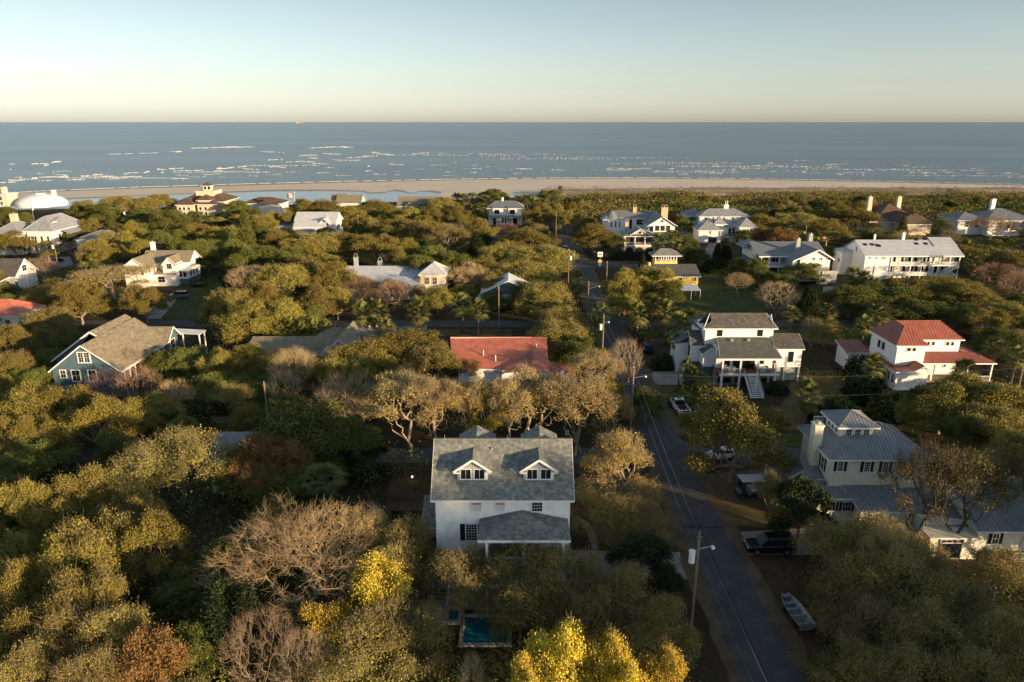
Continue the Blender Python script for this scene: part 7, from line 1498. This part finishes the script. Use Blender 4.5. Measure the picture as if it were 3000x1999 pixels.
# hedge
def hedge(x0, x1, y, dep, h, label, leaf='leaf_dark'):
    r = tag(empty('hedge', (x0, y, 0)), label, 'hedge'); n = int((x1 - x0) * h * 70); L_ = x1 - x0
    c_ = np.stack([R.uniform(0, L_, n), R.uniform(-.12, dep * .7, n) * (R.uniform(size=n) > .5), R.uniform(.05, h, n)], 1); top = np.stack([R.uniform(0, L_, n // 2), R.uniform(0, dep, n // 2), np.full(n // 2, h)], 1); c_ = np.concatenate([c_, top]); c_ = c_ + R.normal(scale=.07, size=c_.shape)
    link_mesh('foliage', np_mesh('foliage', *leaves(c_, .16, .2), M[leaf]), r); MB().box(.1, L_ - .1, .1, dep - .1, 0, h - .12).build('core', M['dark_wood'], r)
a = P(1772, 765); b = P(2040, 765); hedge(a[0], b[0], a[1] + 1.0, 2.0, 2.6, 'long clipped dark hedge below the arched-chimney mansion')
a = P(2062, 768); b = P(2140, 768)
# pool, paving stones
def pg(pts, z, m, name, par): return MB().hull([(x, y, z - .3) for x, y in pts], [(x, y, z) for x, y in pts]).build(name, M[m], par)
a = P(1360, 1836); b = P(1475, 1888); x0, x1, y0, y1 = a[0], b[0] + .4, b[1], a[1] + 1.2
po = tag(empty('swimming_pool', (0, 0, 0)), 'rectangular turquoise swimming pool edged with pale coping', 'pool')
pg([(x0, y0), (x1, y0), (x1, y1), (x0, y1)], .10, 'pool_water', 'water', po)
for q in ([(x0 - .35, y0 - .35), (x1 + .35, y0 - .35), (x1 + .35, y0), (x0 - .35, y0)], [(x0 - .35, y1), (x1 + .35, y1), (x1 + .35, y1 + .35), (x0 - .35, y1 + .35)], [(x0 - .35, y0), (x0, y0), (x0, y1), (x0 - .35, y1)], [(x1, y0), (x1 + .35, y0), (x1 + .35, y1), (x1, y1)]): pg(q, .18, 'paver', 'coping', po)
a = P(1283, 1828); b = P(1345, 1795); sp = tag(empty('hot_tub', (0, 0, 0)), 'square dark hot tub with pale rim left of the pool', 'hot tub'); pg([(a[0], a[1]), (b[0], a[1]), (b[0], b[1]), (a[0], b[1])], .35, 'pool_water', 'water', sp)
for q in ([(a[0] - .35, a[1]), (a[0], a[1]), (a[0], b[1]), (a[0] - .35, b[1])], [(b[0], a[1]), (b[0] + .35, a[1]), (b[0] + .35, b[1]), (b[0], b[1])], [(a[0] - .35, b[1]), (b[0] + .35, b[1]), (b[0] + .35, b[1] + .35), (a[0] - .35, b[1] + .35)], [(a[0] - .35, a[1] - .35), (b[0] + .35, a[1] - .35), (b[0] + .35, a[1]), (a[0] - .35, a[1])]): pg(q, .45, 'paver', 'rim', sp)
sheet('patio', [P(1290, 1790), P(1700, 1775), P(1680, 1725), P(1300, 1735)], .012, 'concrete')
words = ['nearest the house', 'second from the house', 'third from the house', 'fourth from the house', 'fifth from the house', 'nearest the pool']
for i, yy in enumerate((1748, 1761, 1774, 1787, 1800, 1814)):
    X, Y = P(1265 - i * .8, yy); o = MB().box(-.38, .38, -.2, .2, 0, .07).build('stepping_stone', M['paver']); o.location = (X, Y, .0); tag(o, f'square pale stepping stone, {words[i]}', 'paving stone', 'stepping stones beside the pool')
# trampoline
X, Y = P(582, 838); tr = tag(empty('trampoline', (X, Y, 0)), 'black netted trampoline on the lawn of the tan-roofed house', 'trampoline'); MB().tube((0, 0, .8), (0, 0, .86), 2.1, n=20).build('mat', M['black_paint'], tr)
for i in range(8):
    t = math.tau * i / 8; MB().tube((2.15 * math.cos(t), 2.15 * math.sin(t), 0), (2.15 * math.cos(t), 2.15 * math.sin(t), 2.6), .04, n=5).build('pole', M['black_paint'], tr)
mb = MB()
for z in (1.2, 1.6, 2.0, 2.4, 2.6):
    for i in range(20): a_, b_ = math.tau * i / 20, math.tau * (i + 1) / 20; mb.beam((2.12 * math.cos(a_), 2.12 * math.sin(a_), z), (2.12 * math.cos(b_), 2.12 * math.sin(b_), z), .03, .03)
mb.build('net', M['black_paint'], tr, kind='stuff')
# canopy by the yellow house
a = P(1984, 838, 2.7); b = P(2042, 838, 2.7); cn = tag(empty('awning', (a[0], a[1] - 5, 0)), 'white flat-roofed metal canopy on thin posts in front of the yellow house', 'canopy'); Wd = b[0] - a[0]
for i in range(int(Wd / .4)): MB().hull([(i * .4, 0, 2.55), (i * .4 + .38, 0, 2.55), (i * .4 + .38, 5, 2.95), (i * .4, 5, 2.95)], [(i * .4, 0, 2.62), (i * .4 + .38, 0, 2.62), (i * .4 + .38, 5, 3.02), (i * .4, 5, 3.02)]).build('roof_panel', M['metal_white'], cn)
for X, Y in ((.1, .1), (Wd / 2, .1), (Wd - .3, .1), (.1, 4.6), (Wd - .3, 4.6)): MB().tube((X, Y, 0), (X, Y, 2.6), .05, n=6).build('post', M['white_trim'], cn)
# flag pole
X, Y = P(861, 562, 13); fl = tag(empty('flagpole', (X, Y, 0)), 'tall white flagpole flying a red, white and blue striped flag by the lagoon', 'flagpole'); MB().tube((0, 0, 0), (0, 0, 13), .12, .06, n=8).build('pole', M['white_trim'], fl); MB().tube((0, 0, 13), (0, 0, 13.25), .13, .05, n=8).build('finial', M['sign_yellow'], fl)
fw, fh = 3.6, 2.2; fc = empty('flag', (0, 0, 0)); bpy.data.objects.remove(fc)
def fpt(u, v): return (-.1 - fw * u * .93, .35 * math.sin(u * 7), 12.8 - fh * v - .9 * u - .12 * math.sin(u * 6))
def fstrip(mb, u0, u1, v0, v1, off=0):
    n = 10
    for i in range(n):
        a0, a1 = u0 + (u1 - u0) * i / n, u0 + (u1 - u0) * (i + 1) / n; q = [fpt(a0, v1), fpt(a1, v1), fpt(a1, v0), fpt(a0, v0)]; mb.hull([(x, y - .012 - off, z) for x, y, z in q], [(x, y + .012 + off, z) for x, y, z in q])
base = MB(); fstrip(base, 0, 1, 0, 1, -.004); fo = base.build('flag', M['flag_white'], fl); rs_ = MB()
for i in range(0, 13, 2): fstrip(rs_, 0, 1, i / 13, (i + 1) / 13, .004)
rs_.build('stripe', M['flag_red'], fo, kind='stuff'); bl = MB(); fstrip(bl, 0, .4, 0, 7 / 13, .012); bl.build('canton', M['flag_blue'], fo); stb = MB()
for r_ in range(5):
    for c_ in range(6):
        x, y, z = fpt(.4 * (c_ + .5) / 6, 7 / 13 * (r_ + .5) / 5); stb.box(x - .04, x + .04, y - .035, y + .035, z - .04, z + .04)
stb.build('star', M['flag_white'], fo, kind='stuff')
# person walking up the road (skin-modified skeleton, clothing shells)
def figure(x, y, yaw, label):
    r = tag(empty('person', (x, y, 0), yaw), label, 'person')
    def skin(name, pts, edges, rad, m, sub=1):
        me = bpy.data.meshes.new(name); me.from_pydata(pts, edges, []); o = link_mesh(name, me, r); md = o.modifiers.new('s', 'SKIN'); md.use_smooth_shade = True
        for i, q in enumerate(rad): me.skin_vertices[0].data[i].radius = (q, q * .85)
        me.skin_vertices[0].data[0].use_root = True; sm = o.modifiers.new('u', 'SUBSURF'); sm.levels = sub; sm.render_levels = sub; me.materials.append(M[m]); return o
    J = [(0, 0, .95), (0, 0, 1.2), (0, .01, 1.42), (0, .02, 1.52), (0, .03, 1.60), (0, .02, 1.72), (.18, 0, 1.42), (.23, -.08, 1.16), (.22, .08, .93), (.22, .12, .84), (-.18, 0, 1.42), (-.24, .06, 1.16), (-.23, .22, .96), (-.23, .26, .88), (.09, 0, .9), (.1, .14, .5), (.1, .10, .09), (.1, .24, .04), (-.09, 0, .9), (-.1, -.06, .5), (-.1, -.28, .12), (-.1, -.17, .04)]
    E_ = [(0, 1), (1, 2), (2, 3), (3, 4), (4, 5), (2, 6), (6, 7), (7, 8), (8, 9), (2, 10), (10, 11), (11, 12), (12, 13), (0, 14), (14, 15), (15, 16), (16, 17), (0, 18), (18, 19), (19, 20), (20, 21)]
    skin('body', J, E_, [.13, .12, .13, .055, .08, .09, .06, .045, .035, .03, .06, .045, .035, .03, .085, .06, .042, .04, .085, .06, .042, .04], 'skin', 2)
    skin('jacket', [(0, 0, .93), (0, 0, 1.2), (0, 0, 1.44), (.18, 0, 1.42), (.235, -.08, 1.16), (.22, .06, .97), (-.18, 0, 1.42), (-.245, .06, 1.16), (-.235, .19, 1.0)], [(0, 1), (1, 2), (2, 3), (3, 4), (4, 5), (2, 6), (6, 7), (7, 8)], [.165, .155, .14, .08, .062, .05, .08, .062, .05], 'cloth_dark')
    skin('trousers', [(0, 0, .94), (.09, 0, .86), (.1, .14, .5), (.1, .10, .13), (-.09, 0, .86), (-.1, -.06, .5), (-.1, -.27, .17)], [(0, 1), (1, 2), (2, 3), (0, 4), (4, 5), (5, 6)], [.15, .105, .08, .06, .105, .08, .06], 'jeans')
    skin('hair', [(0, -.03, 1.70), (0, -.02, 1.78), (0, -.06, 1.62)], [(0, 1), (0, 2)], [.10, .08, .06], 'hair')
    for s in (-1, 1):
        for k in range(5): a0 = (s * .225 + (k - 2) * .012, .13 if s > 0 else .27, .84 if s > 0 else .875); MB().tube(a0, (a0[0], a0[1] + .02, a0[2] - (.05 if k == 4 else .075)), .009, .007, n=5).build('finger', M['skin'], r)
    for s in (-1, 1): MB().box(s * .1 - .05, s * .1 + .05, .0 if s > 0 else -.34, .27 if s > 0 else -.08, 0, .08).build('shoe', M['black_paint'], r)
    return r
X, Y = P(1840, 1133); figure(X, Y, math.radians(10), 'person in dark jacket walking up the shaded road left of the drive')
# furniture on the raised porch
PX, PY, PP = PORCH; z = 2.9
t_ = tag(empty('patio_table', (PP[0] + 1.7, PY + 1.6, z)), 'pale outdoor dining table on the left of the raised porch', 'table'); MB().box(-1.0, 1.0, -.4, .4, .70, .76).build('tabletop', M['cloth_white'], t_)
for sx in (-.9, .9):
    for sy in (-.32, .32): MB().box(sx - .04, sx + .04, sy - .04, sy + .04, 0, .7).build('leg', M['cloth_white'], t_)
for i, (dx, dy, ya, lb) in enumerate(((-.5, -.75, 0, 'front left'), (.5, -.75, 0, 'front right'), (-.5, .75, math.pi, 'back left'), (.5, .75, math.pi, 'back right'))):
    c_ = tag(empty('patio_chair', (PP[0] + 1.7 + dx, PY + 1.6 + dy, z), ya), f'white porch chair at the {lb} of the dining table', 'chair', 'chairs round the porch table'); MB().box(-.22, .22, -.22, .22, .42, .46).build('seat', M['cloth_white'], c_); MB().box(-.22, .22, -.24, -.2, .46, .9).build('backrest', M['cloth_white'], c_)
    for sx in (-.2, .2):
        for sy in (-.2, .2): MB().box(sx - .02, sx + .02, sy - .02, sy + .02, 0, .42).build('leg', M['cloth_white'], c_)
sf = tag(empty('sofa', (PP[3] - 1.6, PY + 2.6, z)), 'grey cushioned sofa on the right of the raised porch', 'sofa'); MB().box(-1.1, 1.1, -.4, .4, .1, .42).build('seat', M['cloth_white'], sf); MB().box(-1.1, 1.1, .3, .48, .42, .85).build('backrest', M['cloth_white'], sf); [MB().box(a_, a_ + .18, -.4, .3, .42, .62).build('armrest', M['cloth_white'], sf) for a_ in (-1.1, .92)]
ot = tag(empty('pouf', (PP[3] - 1.9, PY + 1.2, z)), 'round white table in front of the porch sofa', 'table'); MB().tube((0, 0, 0), (0, 0, .36), .40, .46, n=16).tube((0, 0, .36), (0, 0, .42), .5, n=16).build('top', M['cloth_white'], ot)
ac = tag(empty('armchair', (PP[3] - .75, PY + 1.5, z), math.radians(90)), 'woven tan armchair at the right end of the porch', 'chair'); MB().box(-.35, .35, -.35, .35, .1, .42).build('seat', M['deck_wood'], ac); MB().box(-.35, .35, .25, .37, .42, .85).build('backrest', M['deck_wood'], ac)
# red cargo ship on the horizon
sx_, sy_ = P(871, 372, ZS); k_ = 21000 / sy_; sh = tag(empty('cargo_ship', (sx_ * k_ * .985, 21000, ZS), 0, (.8, .8, .75)), 'tiny red container ship on the horizon', 'ship'); mb = MB(); mb.hull([(-120, -14, 0), (110, -14, 0), (110, 14, 0), (-120, 14, 0)], [(-125, -16, 17), (135, -6, 17), (135, 6, 17), (-125, 16, 17)]); mb.build('hull', M['brick'], sh); MB().box(-110, -88, -14, 14, 17, 52).build('bridge', M['white_trim'], sh)
for i in range(6): MB().box(-76 + i * 29, -51 + i * 29, -14, 14, 17, 34 + (i % 3) * 5).build('container_stack', M[('brick', 'brick', 'metal_orange')[i % 3]], sh)
# boardwalk over the dunes
a = P(2795, 552, 1.5); b = P(2830, 570, 1.5); bw = tag(empty('boardwalk', (b[0], b[1], 0)), 'pale wooden boardwalk crossing the dune scrub at far right', 'boardwalk'); d = Vector((a[0] - b[0], a[1] - b[1], 0)); n = 24
for i in range(n): p_ = d * (i / n); q_ = d * ((i + .85) / n); MB().beam((p_.x, p_.y, 2.4), (q_.x, q_.y, 2.4), 1.6, .12).build('plank', M['deck_wood'], bw)
for s in (-.8, .8): MB().beam((s, 0, 3.3), (d.x + s, d.y, 3.3), .1, .1).build('handrail', M['deck_wood'], bw)
# path lamp, glowing
X, Y = P(1208, 1409); pl2 = tag(empty('path_light', (X, Y, 0)), 'small glowing garden light under the trees left of the white house', 'lamp'); MB().tube((0, 0, 0), (0, 0, .5), .03, n=6).build('stake', M['black_paint'], pl2)
em = bpy.data.materials.new('glow'); em.use_nodes = True; em.node_tree.nodes['Principled BSDF'].inputs['Emission Color'].default_value = (1, .5, .2, 1); em.node_tree.nodes['Principled BSDF'].inputs['Emission Strength'].default_value = 6; M['glow'] = em; MB().tube((0, 0, .5), (0, 0, .68), .10, n=8).build('lamp_shade', M['glow'], pl2)
